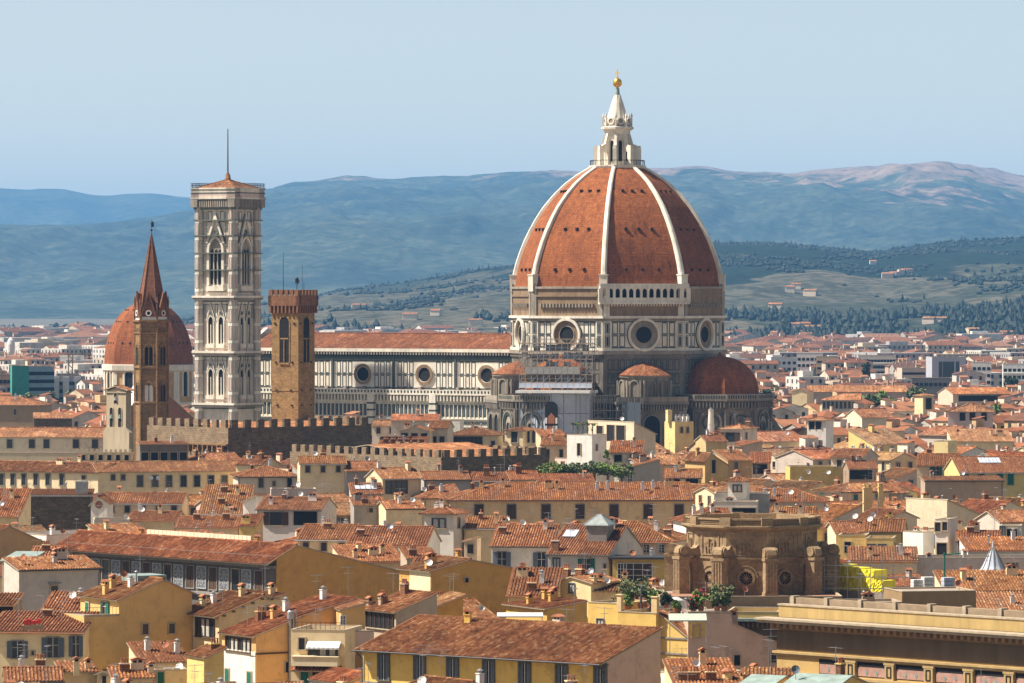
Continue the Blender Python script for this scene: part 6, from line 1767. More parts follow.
# round tribune of the library
Yt, pxt = 640.0, 752.0
sT = F / Yt
tr = empty('tribune', ((pxt - 512) / sT, Yt, 0), 0)
tag(tr, 'round brown sandstone tribune with scroll buttresses and round windows', 'tribune')
def zt2(py, d=626.0): return H - (py - HY) * d / F
rT = 8.6
an = [-80 - 36 * k for k in range(10)]
zp, zcn, zw = zt2(521), zt2(533), zt2(560)
mb = MB()
rot = R(-80)
mb.lathe([(rT, 0), (rT, zcn - .1), (rT + .35, zcn), (rT + .75, zcn + .35), (rT + .75, zcn + .6), (rT + .1, zcn + .65), (rT + .1, zp - .25), (rT + .35, zp - .2), (rT + .35, zp), (rT - .4, zp), (rT - .4, zcn + .6), (0, zcn + 1.0)], 10, mi=0, rot=rot)
apT = rT * math.cos(math.pi / 10); fwT = 2 * rT * math.sin(math.pi / 10)
for k in range(10):
    th = -80 + 18 + 36 * k
    mb.M = face(th, apT)
    panel(mb, -1.5, 1.5, zw + .2, zcn - .5, .14, -.12, 0); ring(mb, 0, (zw + zcn) / 2, .55, .75, -.16, 0, 0, 16)
    for i in range(4): mb.box(-.9 + i * .5, -.7 + i * .5, -.2, 0, zw + .6, zw + 1.8 + (i % 2) * .4, 0)
    ring(mb, 0, zt2(581), .85, 1.2, -.3, 0, 0, 20); disc(mb, 0, zt2(581), .85, -.05, 1, 20)
    for j in range(6): a = math.pi / 6 * j; mb.tube((-.8 * math.cos(a), -.1, zt2(581) - .8 * math.sin(a)), (.8 * math.cos(a), -.1, zt2(581) + .8 * math.sin(a)), .05, n=4, mi=0)
    mb.box(-fwT / 2, fwT / 2, -.2, 0, zw - .25, zw, 0)
    arch(mb, 0, zt2(594), 2.6, 3.2, .2, -.15, 0, 0)
    mb.M = face(th, (rT + .1) * math.cos(math.pi / 10))
    panel(mb, -fwT / 2 + .7, fwT / 2 - .7, zcn + .8, zp - .4, .1, -.1, 0)
    mb.M = Matrix.Rotation(R(-80 + 36 * k), 4, 'Z')
    mb.box(rT - .3, rT + .4, -.75, .75, zcn + .6, zp + .12, 0)
mb.M = None
mb.build('drum', ['tribune', 'dark', 'redfloor'], tr)
for k in range(10):
    if math.sin(R(-80 + 36 * k)) > .5: continue
    mb = MB(); mb.M = Matrix.Rotation(R(-80 + 36 * k), 4, 'Z')
    r0, r1 = rT - .3, rT + 2.85
    mb.box(r1 - 1.5, r1, -.8, .8, zt2(598), zw - .1, 0); mb.box(r1 - 1.6, r1 + .15, -.95, .95, zw - .35, zw, 0); mb.box(r1 - 1.6, r1 + .1, -.9, .9, zt2(598), zt2(594), 0)
    for i in range(4): mb.box(r1, r1 + .1, -.65 + i * .38, -.45 + i * .38, zt2(593), zw - .5, 0)
    # wall of the buttress with an arched passage
    out = [(r0, zt2(598)), (r0 + .9, zt2(598))] + [(r0 + .9 + 1.0 * (.5 - .5 * math.cos(math.pi * i / 8)), zt2(575) + 1.2 * math.sin(math.pi * i / 8)) for i in range(9)] + [(r1 - 1.3, zt2(598)), (r1 - 1.3, zw - .1), (r0, zw - .1)]
    for i in range(2, 10):
        (xa, za_), (xb, zb_) = out[i], out[i + 1]
        mb.ext([(xa, za_), (xb, zb_), (xb, zw - .1), (xa, zw - .1)], -.5, .5, 0)
    mb.box(r0, r0 + .9, -.5, .5, zt2(598), zw - .1, 0)
    # scroll on top
    sc_ = [(r0, zw), (r1 - .1, zw), (r1 + .1, zw + .5), (r1 - .05, zw + 1.1), (r1 - .6, zw + 1.45), (r1 - 1.3, zw + 1.35), (r1 - 1.9, zw + 1.0), (r1 - 2.6, zw + 1.1), (r1 - 3.4, zw + 1.9), (r0 + .2, zcn - .4), (r0, zcn - .4)]
    mb.ext(sc_, -.62, .62, 0)
    mb.M = mb.M @ Matrix.Translation((r1 - .75, 0, zw + .75)) @ Matrix.Rotation(math.pi / 2, 4, 'X')
    mb.lathe([(0, -.85), (.62, -.85), (.62, .85), (0, .85)], 14)
    mb.M = None
    mb.build('buttress', 'tribune', tr)
protect.append((664, 842, 518, 596, 625.0))
feet.append(([(tr.location.x - 14, Yt - 14), (tr.location.x + 14, Yt - 14), (tr.location.x + 14, Yt + 12), (tr.location.x - 14, Yt + 12)], None))
h = RH('flat red paved roof around the round tribune', 660, 842, 597, 18.8, -1, 20, 'fl', 5, (.42, .30, .17), Y=624, vb=603, para=.25, cat='roof terrace', name='roof_terrace', prot=False)
mb = MB(); mb.box(.4, h.W - .4, .4, 12, h.ze - .24, h.ze - .2); h.part('paving', mb, 'redfloor')
# building site to the right of the tribune
def site():
    p = P(866, 590.5, 640)
    t = empty('covered_pallets', p, -R(48)); tag(t, 'stack of building blocks under bright yellow covers beside the tribune', 'building materials')
    mb = MB(); r_ = random.Random(5)
    for x, wd, hh in ((-4.0, 2.6, 3.4), (-1.35, 2.7, 3.1), (1.35, 2.6, 2.9), (3.5, 1.5, 1.6)):
        a = MB(); n = 6
        for i in range(n):
            for j in range(5):
                def pt(i_, j_): return (x - wd / 2 + wd * i_ / n + .06 * math.sin(j_ * 3 + x), -1.3 + .10 * math.sin(i_ * 2.3 + j_ * 1.7 + x), hh * j_ / 5 + .07 * math.sin(i_ * 1.9 + j_))
                mb.add([pt(i, j), pt(i + 1, j), pt(i + 1, j + 1), pt(i, j + 1)])
        mb.box(x - wd / 2 + .02, x + wd / 2 - .02, -1.15, 1.2, 0, hh - .08)
    mb.build('cover', 'yellow', t)
    mb = MB()
    mb.box(-4.8, 5, -1.3, 1.4, -8, 0); mb.build('platform', 'concrete', t)
    p = P(852, 590, 634)
    t = empty('site_scaffold', p, -R(5)); tag(t, 'thin steel scaffold frame standing in front of the yellow covers', 'scaffold')
    mb = MB()
    for x in [-3.6 + i * 1.5 for i in range(9)]:
        for y in (-.5, .7): mb.tube((x, y, -6), (x, y, 4.2 + .4 * math.sin(x)), .045, n=4)
    for z in (.2, 1.7, 3.2):
        for y in (-.5, .7): mb.tube((-3.8, y, z), (8.6, y, z), .04, n=4)
    for i in range(5): mb.tube((-3.6, -.5, .2 + .6 * i), (-2.1, -.5, .2 + .6 * i), .05, n=4)
    mb.build('frame', 'steel', t)
    for (px, py, ss, lab) in ((917.5, 589, 1.9, 'wrapped white pallet of sacks in the middle of the site roof'), (928, 588, 2.2, 'tallest wrapped white pallet beside the yellow covers'), (948, 589, 2.3, 'wrapped pale blue pallet next to the green pole')):
        p = P(px, py, 645)
        t = empty('wrapped_pallet', p, R(random.uniform(-15, 15))); tag(t, lab, 'pallet', 'wrapped pallets on the site roof')
        mb = MB(); mb.box(-.8, .8, -.7, .7, -6, 0); mb.build('base', 'wood', t)
        mb = MB()
        for k in range(3):
            for q in range(3): mb.box(-.75 + q * .5, -.28 + q * .5, -.65 + .02 * k, .65, k * ss / 4.4 + .02, (k + 1) * ss / 4.4 - .03)
        mb.build('sacks', 'whitepaint' if px != 948 else 'sheet', t)
    p = P(944.5, 590, 648)
    t = empty('green_pole', p); tag(t, 'green steel hoist pole with a short arm on the site roof', 'pole')
    mb = MB(); mb.tube((0, 0, -6), (0, 0, 5.0), .12, n=6); mb.tube((-.2, 0, 4.7), (2.2, 0, 4.9), .1, n=6); mb.build('mast', 'green', t)
site()
# glass cone
p = P(993, 572, 690)
t = empty('glass_cone', p); tag(t, 'pale ribbed glass cone skylight rising from the roofs on the right', 'skylight')
mb = MB(); zc_ = 3.5
mb.lathe([(2.05, -14), (2.05, 0)], 12, mi=1); mb.lathe([(2.05, 0), (1.5, .9), (.75, 2.5), (.18, zc_), (.1, 4.3), (0, 4.4)], 12, mi=0)
mb.build('cone', ['sheet', 'stonetrim'], t)
mb = MB()
for k in range(12):
    a = 2 * math.pi * k / 12; pr = [(2.08, 0), (1.53, .9), (.78, 2.5), (.2, zc_)]
    for (r0, q0), (r1, q1) in zip(pr[:-1], pr[1:]): mb.tube((r0 * math.cos(a), r0 * math.sin(a), q0), (r1 * math.cos(a), r1 * math.sin(a), q1), .07, n=4)
mb.build('ribs', 'stonetrim', t)

# right side
h = RH('broad sunlit orange tile roof right of the building site', 945, 1062, 590, 16, -4, 9, 'sf', 13, 'cream', 'o', vb=600, sn='the broad orange roof')
h = RH('low pink orange roof behind the library at the right edge', 970, 1062, 613, 15, -3, 9, 'sf', 13, 'cream', 'p', vb=618)
h = RH('long grey parapet wall house behind the glass cone', 916, 1062, 558.5, 17.6, -2, 8, 'fl', 5, (.52, .46, .40), vb=572); h.wpx('f', 1012, 563, 1.6, .9, 'd'); h.dish(-1, 1, 'clay'); h.chim(2, 1, .9, 0)
h = RH('orange tile edge roof below the white cubic house', 850, 917, 559.5, 17.5, 3, 7, 'sf', 12, 'cream', 'p', vb=566); h.dish(8.6, .5, 'clay', .2); h.chim(3, 2, .8, 0)
h = RH('white cubic house with a small window and open stair on the right', 903, 923, 531.5, 19, 46, 6, 'fl', 5, 'white', xl=934, vb=558, sn='the white cubic house'); h.wpx('f', 912.5, 548.5, 1.1, 1.3, 'd'); h.chim(1, 2, .8, 0); h.chim(2, 3, .7, 1)
h = RH('taller white cubic house with dark windows beside the lower cube', 935, 948, 519.5, 21.4, 22, 5, 'fl', 5, (.70, .63, .55), xl=957.5, Y=749, vb=558); h.wpx('f', 938, 522.5, .9, 1.4, 'd'); h.wpx('f', 945, 522, .8, 1.3, 'd'); h.wpx('f', 942, 543, 1.6, 2.2, 'x')
h = PH('cream lit wall house with a long dark sloping side on the right', [(947, 499.5), (1000, 523)], 21, -42, 9, (.64, .55, .38), 'd', xl=906, vb=522, sn='the cream lit wall'); h.chim(1, 2, .8, 4)
h = RH('yellow terraced house with pale window panels right of the tribune', 838, 866, 535.5, 18, 8, 8, 'fl', 5, 'yel', vb=558); h.wpx('f', 862, 541, 2.4, 2.2, 'w') if False else None; h.wrow('f', 1, 1.0, 1.0, 1.7, 'x', .1, .6)
h = RH('yellow terraced house with white curtains right of the tribune', 866, 893, 538.5, 17.7, 8, 8, 'fl', 5, (.62, .44, .16), vb=558, para=.5); h.wrow('f', 2, .9, 1.2, 1.9, 'e', 0, .8); h.wrow('r', 1, .9, .8, 1.2, 'd')
h = RH('small red roof with white railing above the yellow terraces', 863, 903, 530.5, 18.4, 8, 9, 'gx', 20, 'yel', vb=538); h.dish(1, 2); h.chim(4, 5, .9, 0)
h = RH('brown low roof with round dish left of the white railing roof', 836, 866, 532, 18.2, -8, 9, 'gx', 18, 'beige', 'd', vb=537); h.dish(4, 4)
h = RH('white walled house with vivid orange roof near the right edge', 968, 1050, 549.5, 17.4, -6, 6.5, 'sf', 13, 'white', 'o', vb=558); h.chim(3.6, 2, 1.4, 4); h.chim(8, 5, 1.3, 2)
h = RH('white rooftop terrace room with open arch near the right edge', 1000, 1021, 526, 19.8, 8, 5, 'fl', 5, (.68, .60, .48), vb=538); h.wpx('f', 1012, 529, 1.6, 1.4, 'x'); h.wpx('f', 1002.5, 526.5, .8, 1.4, 'e')
h = RH('brown roofed house below the cream lit wall', 957, 1000, 540, 18.4, 6, 8, 'gx', 17, 'beige', 'd', vb=548); h.chim(2, 3, .9, 1)
h = RH('red roofed grey house right of the cream lit wall', 1000, 1040, 521, 19.6, -20, 9, 'gx', 18, 'grey', vb=532); h.wpx('f', 1014, 523.5, 1.2, 1.6, 'd')
h = PH('house with red roof and beige gable left of the cream lit wall', [(884, 521), (904, 511), (917, 517)], 19.2, -24, 11, 'beige', 'n', xl=853, vb=528); h.dish(-1, 2); h.ant(1, 4, 0)
for px, py, lab in ((867.5, 519, 'tall yellow double chimney stack left of the cream lit wall'), (880.5, 518, 'slimmer yellow chimney stack right of the tall double stack')):
    p = P(px, py, 800); t = empty('chimney_stack', p, .2); tag(t, lab, 'chimney', 'yellow chimney stacks')
    w_ = .75 if px < 870 else .4
    mb = MB(); mb.box(-w_, w_, -.35, .35, -7, 5.0); mb.box(-w_ - .1, w_ + .1, -.45, .45, 5.0, 5.15); mb.box(-w_ - .1, w_ + .1, -.45, .45, 2.6, 2.75)
    mb.build('stack', 'plaster', t, (.66, .50, .22))
    mb = MB()
    for i in (-1, 1): mb.box(i * w_ * .6 - .15, i * w_ * .6 + .15, -.25, .25, 5.15, 5.6)
    mb.box(-w_, w_, -.4, .4, 5.6, 5.75); mb.build('cap', 'plaster', t, (.66, .50, .22))
h = RH('white lookout cabin with tile cap and small square window', 728, 746.5, 480, 23.9, 12, 4.4, 'py', 20, 'white', xl=749.5, vb=496, sn='the lookout cabin'); h.wpx('f', 737.3, 485, 1.5, 1.2, 'e')
h = RH('grey roof terrace house under the white lookout cabin', 714, 769, 494, 21.4, 4, 8, 'fl', 5, (.36, .34, .31), Y=842, vb=502); h.chim(8.8, .8, 1.2, 2)
h = RH('white arched house with dark porch below the lookout terrace', 713, 757, 502, 19.6, 5, 6, 'fl', 5, (.62, .56, .48), Y=832, vb=517); h.wpx('f', 744, 508, 4, 2, 'x')
h = RH('red roofed house behind the left side of the tribune', 686, 733, 521, 18.6, -10, 10, 'gx', 20, 'white', 'r', vb=530, hl=True); h.chim(2, 3, 1.4, 2); h.chim(3.2, 3, 1.2, 0)
h = RH('red roofed house behind the right side of the tribune', 770, 815, 517, 19, 6, 9, 'gx', 18, 'beige', 'n', vb=522); h.chim(1, 2, 1.2, 0); h.chim(5, 1, 1.2, 0)
h = RH('long red roof house between the lookout and the glass sheds', 757, 826, 500, 20, 4, 11, 'gx', 17, 'beige', vb=508, hr=True); h.chim(3, 2, 1, 2)
h = RH('yellow end house with white fascia right of the tribune', 815, 838, 528, 18.5, -10, 7, 'sf', 15, 'yel', 'd', vb=540); h.wrow('f', 1, .8, .8, 1.4, 'd')
# ---------------------------------------------------------------- battlemented palace walls, bell gable, houses before the cathedral
def cren(label, x0, x1, xl, py_top, Y, a, mer, depth, arcs, sn, vb):
    h = House('battlemented_palace', label, 'palace', Y, a, x0, py_top, 'stone', 'n', sn, None)
    h.W = h.width_for(x1); h.D = abs(h.depth_for(xl)); zt = h.ze
    wb = h.wb
    T = .9
    for (a0, b0, c0, d0) in ((0, h.W, 0, T), (0, T, T, h.D), (h.W - T, h.W, T, h.D), (T, h.W - T, h.D - T, h.D)): wb.box(a0, b0, c0, d0, -1, zt, 0)
    n = max(3, int(h.W / mer)); hm_ = mer * .52
    for i in range(n):
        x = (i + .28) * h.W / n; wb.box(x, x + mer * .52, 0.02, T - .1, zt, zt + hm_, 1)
    n = max(3, int(h.D / mer))
    for i in range(n):
        y = (i + .28) * h.D / n; wb.box(.02, T - .1, y, y + mer * .52, zt, zt + hm_, 0); wb.box(h.W - T + .1, h.W, y, y + mer * .52, zt, zt + hm_, 0)
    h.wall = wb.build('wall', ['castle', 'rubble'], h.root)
    dk = MB(); dk.box(.0, h.W, -.07, 0, -1, zt); tag(h.part('dark_stone_side', dk, 'rubble'), 'dark rubble stone side')  # front face clad in darker rubble stone
    mb = MB()
    for fc, Ln in (('l', h.D),):
        mb.M = h.fm(fc, 0, 0) if fc == 'f' else Matrix.Translation((0, h.D, 0)) @ Matrix.Rotation(-math.pi / 2, 4, 'Z')
        k = int(Ln / arcs)
        zb_ = zt - mer * 1.15
        mb.box(0, Ln, -.6, 0, zb_, zb_ + .35, 1)
        for i in range(k):
            x = Ln * (i + .5) / k
            mb.box(x - arcs * .5, x - arcs * .32, -.55, 0, zb_ - 1.5, zb_, 1)
            mb.add([(xx, -.04, zz) for xx, zz in arch_pts(x + .1 * arcs, zb_ - 1.5, arcs * .6, 1.3)], 2)
        mb.M = None
    h.part('corbel_arches', mb, ['castle', 'pietra', 'dark'])
    rb = MB(); tp = math.tan(R(15))
    m = min(h.W, h.D) / 2
    zz = zt - .9
    roof_plane(rb, [(T, T + .2, zz), (h.W - T, T + .2, zz), (h.W - T, h.D / 2, zz + (h.D / 2 - T) * .12), (T, h.D / 2, zz + (h.D / 2 - T) * .12)], False)
    roof_plane(rb, [(T, h.D / 2, zz + (h.D / 2 - T) * .12), (h.W - T, h.D / 2, zz + (h.D / 2 - T) * .12), (h.W - T, h.D - T, zz), (T, h.D - T, zz)], False)
    h.roof = rb.build('roof', ['tile', 'beigetrim', 'pan'], h.root, TINT['o'])
    h.planes = []
    c = [h.Mw @ Vector((u, v, 0)) for u, v in ((0, 0), (h.W, 0), (h.W, h.D), (0, h.D))]
    feet.append(([(p.x, p.y) for p in c], h)); protect.append((xl - 2, x1 + 2, py_top - 8, vb, Y))
    h.zf = lambda u, v: zt
    return h
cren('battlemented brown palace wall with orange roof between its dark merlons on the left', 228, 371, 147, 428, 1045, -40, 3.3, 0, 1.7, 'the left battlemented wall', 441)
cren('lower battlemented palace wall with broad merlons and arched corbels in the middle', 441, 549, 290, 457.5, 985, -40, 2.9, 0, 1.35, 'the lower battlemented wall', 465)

# bell gable
p = P(106.5, 452, 1130)
t = empty('bell_gable', (p.x, p.y, 0), -R(38)); tag(t, 'pale stone bell gable with small tiled roof and open bell arches', 'bell gable')
s9 = F / 1130.0
def zg_(py): return H - (py - HY) * 1130 / F
mb = MB(); Wg = 21.5 / s9 / .82
zA, zB = zg_(432), zg_(391.5)
mb.box(-.9, Wg + 1.2, -.2, 3.4, -1, zA, 0); mb.ext([(-.9, zA), (Wg + 1.2, zA), (Wg, zA + 1.2), (0, zA + 1.2)], -.2, 3.2, 0)
mb.box(0, Wg, 0, 1.9, zA, zB, 0)
mb.ext([(-.25, zB), (Wg + .25, zB), (Wg / 2, zB + 1.0)], 0, 1.9, 0); mb.box(-.25, Wg + .25, -.25, 2.1, zB - .3, zB, 1)
for cx_, py0, py1, w_ in ((Wg * .27, 428, 407.5, .95), (Wg * .70, 428, 407.5, .95), (Wg * .48, 403, 393, .9)): arch(mb, cx_, zg_(py0), w_, zg_(py1) - zg_(py0), .18, -.15, 2, 1)
mb.box(.3, Wg - .3, -.04, 0, zg_(436), zg_(429), 2); mb.box(Wg + .0, Wg + .06, .3, 1.5, zg_(430), zg_(396), 1)
mb.build('wall', [simple('pale_plaster_stone', (.46, .37, .25), .9, .3, .7, streak=True), 'beigetrim', 'dark'], t)
rb = MB()
roof_plane(rb, [(Wg / 2, -.5, zB + 1.35), (-.9, -.5, zB + .35), (-.9, 2.6, zB + .35), (Wg / 2, 2.6, zB + 1.35)], True); roof_plane(rb, [(Wg + .9, -.5, zB + .35), (Wg / 2, -.5, zB + 1.35), (Wg / 2, 2.6, zB + 1.35), (Wg + .9, 2.6, zB + .35)], True)
ridge_cap(rb, (Wg / 2, -.5, zB + 1.4), (Wg / 2, 2.6, zB + 1.4)); rb.build('roof', ['tileflat', 'beigetrim', 'pan'], t)
mb = MB()
for cx_, py in ((Wg * .27, 416), (Wg * .70, 416), (Wg * .48, 398)):
    z = zg_(py); mb.lathe([(.42, z - .5), (.3, z - .1), (.22, z + .3), (0, z + .4)], 10, (cx_, -.12))
mb.build('bells', 'copper', t)
protect.append((102, 134, 383, 450, 1130))

# white sheeted roof behind the slender spire
h = PH('building under steep white sheeting between the spired bell tower and marble tower', [(121, 421), (150, 378), (197, 421)], 30, -22, 9, (.30, .14, .09), cat='covered building', name='covered_building', Y=1240, rm='whitepaint', vb=422, prot=False)

# far left and middle
h = RH('left wing of the long cream building with a row of dark windows', -22, 98, 470, 18, 27, 13, 'gx', 15, (.82, .67, .42), Y=1014, vb=492, sn='the long cream building', top=456)
for px in (2, 13, 24, 36, 48, 62): h.wpx('f', px, 474, 1.0, 2.3, 's')
h.wpx('f', 84, 475.5, 1.0, .9, 'd')
Yr = h.Mw @ Vector((h.W, 0, 0))
h = RH('right wing of the long cream building with evenly spaced dark windows', 98, 244, 471.5, 18, -15, 13, 'gx', 15, (.78, .60, .36), Y=Yr.y, vb=492, top=458)
for px in (113, 123): h.wpx('f', px, 474.5, .9, 1.2, 'd')
for px in (140, 155, 169, 183.5, 197, 211, 224.5): h.wpx('f', px, 475.5, 1.2, 2.3, 's')
h.dish(11, -.5, dz=-2.5); h.dish(12.5, -.5, dz=-2.5)
h = RH('cream house with square windows under a large red roof left of the bell gable', -12, 103, 436.5, 19, 5, 16, 'gx', 15, (.82, .70, .49), vb=452, sn='the square windowed house', top=422)
for px in (10, 32, 46.5, 76, 95): h.wpx('f', px, 439.5, 1.5, 2.2, 'd')
h = RH('long low cream parapet with round arches below the bell gable', -14, 141, 453, 20, 3, 6, 'fl', 5, (.66, .54, .36), vb=462, para=.4, cat='parapet', name='parapet_wall')
for i in range(14): h.window('f', h.W * (.60 + .028 * i), h.ze - 1.6, .9, 1.2, 'x') if i % 2 else None
mb = MB()
for i in range(14): mb.box(h.W * .58 + i * 1.1, h.W * .58 + i * 1.1 + .5, 0, .5, h.ze + .1, h.ze + .9)
h.part('merlons', mb, 'plaster', (.6, .5, .36))
h = RH('brown house with tiled roof cut by the left edge above the cream house', -14, 40, 404.5, 22, 6, 18, 'gx', 15, (.34, .24, .15), hr=True, vb=426); h.chim(8, 6, 1.2, 2); h.wpx('f', 15, 409, .8, 1.8, 'd')
h = RH('low stone block with tiled edge beside the brown house', 34, 72, 418, 21, -6, 12, 'sf', 6, 'stone', vb=426, wm='rubble')
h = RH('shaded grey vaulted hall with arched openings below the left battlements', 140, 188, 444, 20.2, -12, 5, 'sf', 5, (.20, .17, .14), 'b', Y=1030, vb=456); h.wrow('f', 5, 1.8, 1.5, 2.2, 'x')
h = RH('pale stone hall with small arches between bell gable and long building', 186, 236, 452, 19, -6, 9, 'fl', 5, (.50, .42, .30), Y=1000, vb=462) if False else None
h = RH('red roofed house rising over the right end of the cream building', 192, 244, 463, 19.5, -24, 12, 'gx', 17, 'cream', 'o', Y=1030, vb=468, hl=True)
h = RH('small gabled lit attic above the right end of the cream building', 236, 262, 464, 20, 20, 9, 'gx', 18, 'cream', 'o', Y=1000, vb=472)
h = RH('beige loggia house with arched windows in front of the nave', 428, 447.5, 427.5, 25, 8, 9, 'gx', 17, (.58, .49, .38), vb=447); h.wpx('f', 434, 436.5, 1.2, 2.3, 'x'); h.wpx('f', 442, 436.5, 1.2, 2.3, 'd')
h = RH('open roofed loggia with pale gable and pillars before the nave', 400, 429, 430.5, 24.5, 6, 8, 'gy', 16, (.62, .50, .36), vb=448); h.wrow('f', 3, .6, 1.5, 2.6, 'x')
h = RH('hipped red roof house with long shaded veranda before the nave', 449, 498, 434.5, 23, 6, 11, 'gx', 17, (.66, .55, .38), hl=True, hr=True, vb=452); h.wpx('f', 466, 437, 7.6, 2.2, 'l'); h.wpx('f', 493, 441, .9, 1.6, 'd'); h.chim(5, 5, .8, 0)
h = RH('pinkish house with a flat red roof close under the nave wall', 391, 438, 420, 25, 2, 9, 'sf', 8, (.58, .45, .35), 'r', vb=430)
h = RH('small white roof hut behind the loggia before the nave', 448, 460, 420, 25.5, 10, 5, 'fl', 5, 'white', Y=1170, vb=430) 
h = RH('low grey house in the shade beside the left battlements', 372, 398, 425, 23.5, 8, 8, 'gx', 15, 'grey', 'b', vb=440); h.wrow('f', 2, .6, 1, 1.5, 'd')
h = RH('red roofed row with terracotta chimneys behind the lower battlements', 378, 425, 447, 21, 4, 8, 'sf', 14, (.55, .36, .22), 'r', Y=1080, vb=452); [h.chim(1.5 + 1.6 * i, 3, .9, 1) for i in range(6)]
h = RH('cream cube house with tiled hip roof above the lower battlements', 505.5, 523, 430, 24, 24, 6, 'py', 15, (.74, .62, .40), xl=541, vb=456); h.wpx('f', 514.5, 431.5, 1.6, 2.6, 'd'); h.wpx('r', 528, 431.5, 1.3, 2.6, 'x'); h.wpx('r', 534.5, 431.5, 1.3, 2.6, 'c')
h = RH('low cream annex with small windows beside the cream cube house', 541, 568, 445, 21.8, 6, 8, 'sf', 12, (.68, .54, .34), 'o', vb=456); h.wrow('f', 2, 1.0, .8, 2.0, 'd')
h = RH('upper cream annex wall under the printed scaffolding sheet', 541, 566, 435.5, 24, -10, 7, 'sf', 9, (.64, .50, .32), 'o', Y=1135, vb=444)
h = RH('bright white block tower with slit windows below the cathedral scaffolding', 567, 592, 434.5, 25.4, 32, 5, 'fl', 5, (.82, .78, .70), xl=606.5, vb=458, sn='the white block tower'); h.wpx('f', 579, 443.5, .75, 2.6, 'x'); h.wpx('r', 596.5, 444.5, .5, 1.3, 'd')
WT = h
h = PH('beige house with brown lean-to roof and wide dark windows by the white block tower', [(634, 422), (655.5, 433.5)], 27.5, -33, 10, (.66, .54, .38), xl=588, vb=452)
h.wpx('l', 611, 425, 3.0, 3.6, 'x'); h.wpx('l', 621, 425.5, 3.4, 3.6, 'x'); h.wpx('l', 600, 426, 2.4, 3.4, 'x')
h = RH('yellow block house with white chimneys in front of the south east apse', 675, 693.5, 422, 23.8, -28, 5, 'fl', 5, (.68, .53, .24), xl=664.5, vb=440, para=.2); h.wpx('f', 681.5, 427, .8, 1.5, 'd'); h.wpx('f', 687.5, 427, .7, 1.5, 'd')
for u in (1.2, 2.2, 3.4, 4.6): h.chim(u, 1.6, 1.5, 2)
mb = MB(); mb.box(-.9, .3, 2.0, 3.2, h.ze - .3, h.ze + 3.0); h.part('stair_tower', mb, 'plaster', (.74, .58, .28))
p = P(711, 436, 1215); t = empty('tapered_flue', p); tag(t, 'tall white tapering flue standing in front of the eastern apse', 'flue')
mb = MB(); mb.M = Matrix.Shear('XZ', 4, (.06, 0)) if False else None
mb.lathe([(1.0, -8), (.95, 0), (.62, 6.3), (.7, 6.4), (.7, 6.6), (0, 6.6)], 10); mb.build('shaft', 'white', t)
mb = MB(); mb.lathe([(.4, 6.6), (.35, 7.0), (0, 7.1)], 8); mb.build('cap', 'metal', t)
h = RH('pale house with hipped red roof before the eastern apse', 721, 741.5, 428, 23, 22, 7, 'py', 17, (.70, .58, .46), xl=757, vb=446, sn='the hipped house by the apse'); h.wpx('f', 730.5, 432.5, 2.4, 2.5, 'c'); h.wpx('r', 746, 432.5, 1.4, 2.6, 'd')
h = PH('brown lean-to house with dark porch below the hipped house by the apse', [(742, 446), (762, 441)], 22, -10, 7, (.50, .38, .27), Y=1150, vb=452)
h = PH('ochre gable house with one tall window below the eastern apse', [(705, 460), (711, 453.5), (728, 464.5)], 20.8, -24, 9, (.52, .36, .15), xl=685, vb=474); h.wpx('f', 713.5, 460, .9, 2.8, 'x')
h = RH('brown orange house with veranda right of the ochre gable house', 728, 752, 460, 19.5, -18, 9, 'sf', 12, (.52, .33, .15), 'd', vb=474); h.wpx('f', 736, 462, .8, 1.5, 'd')
h = RH('red roof with dark open porch right of the brown orange house', 750, 770, 462, 19.4, 4, 8, 'sf', 14, 'beige', 'r', Y=1100, vb=472); h.wrow('f', 1, .5, 3.2, 2.2, 'x')
h = RH('dark ochre house with brown roof before the south east apse', 706, 727, 441, 21, -16, 8, 'gx', 17, (.50, .38, .18), 'd', vb=453)
h = RH('bright orange roof house with dark window strip behind the long beige palace', 665, 701, 477, 19.4, 3, 9, 'gx', 18, 'cream', 'o', vb=483); h.wrow('f', 2, .4, 2.4, 1.1, 'x'); h.chim(2, 3, 1, 2)
h = RH('grey gable house with small windows behind the bright orange roof', 640, 664, 464, 20, -30, 8, 'gx', 17, (.42, .37, .30), xl=622, vb=482); h.wpx('l', 630, 471, 1.1, 1.7, 'w')
h = PH('long sloping tile roof wall behind the long beige palace', [(619, 470), (660, 459.5)], 19.8, -8, 6, (.40, .35, .29), 'o', vb=484, Y=1010); h.wpx('f', 630, 472, 1.0, 2.0, 'w')
h = RH('dark red flat roof house behind the garden bushes', 538, 594, 481, 18.6, -4, 7, 'sf', 9, (.66, .58, .48), 'r', Y=936, vb=484)
h = RH('small red roof with dark porch right of the white block tower', 610, 642, 452, 22.4, 4, 8, 'sf', 15, (.60, .50, .38), 'r', vb=460); h.wrow('f', 2, .6, 1.6, 1.6, 'x'); h.chim(5, 4, 1.4, 0)
h = RH('red roof house with three chimneys beside the grey flue on the left centre', 424, 470, 479, 19.6, -8, 9, 'gx', 16, (.42, .38, .33), 'n', Y=936, vb=484)
h = RH('brown roofed row with a grey gable end before the lower battlements', 470, 512, 480, 19.6, 6, 8, 'gx', 18, (.44, .38, .31), 'd', Y=938, vb=484); h.chim(3, 2, 1.6, 1)
h = RH('dark red low roofs with stubby chimney left of the garden bushes', 511, 540, 479, 19.6, -10, 9, 'gx', 17, (.52, .42, .32), 'r', Y=937, vb=484); h.chim(2, 3, 1.4, 1)
h = RH('lit cream hut with brown roof before the left end of the lower battlements', 300, 346, 463, 21, -6, 8, 'gx', 16, 'cream', 'o', Y=936, vb=472); h.wrow('f', 3, .6, .8, 1.2, 'd')
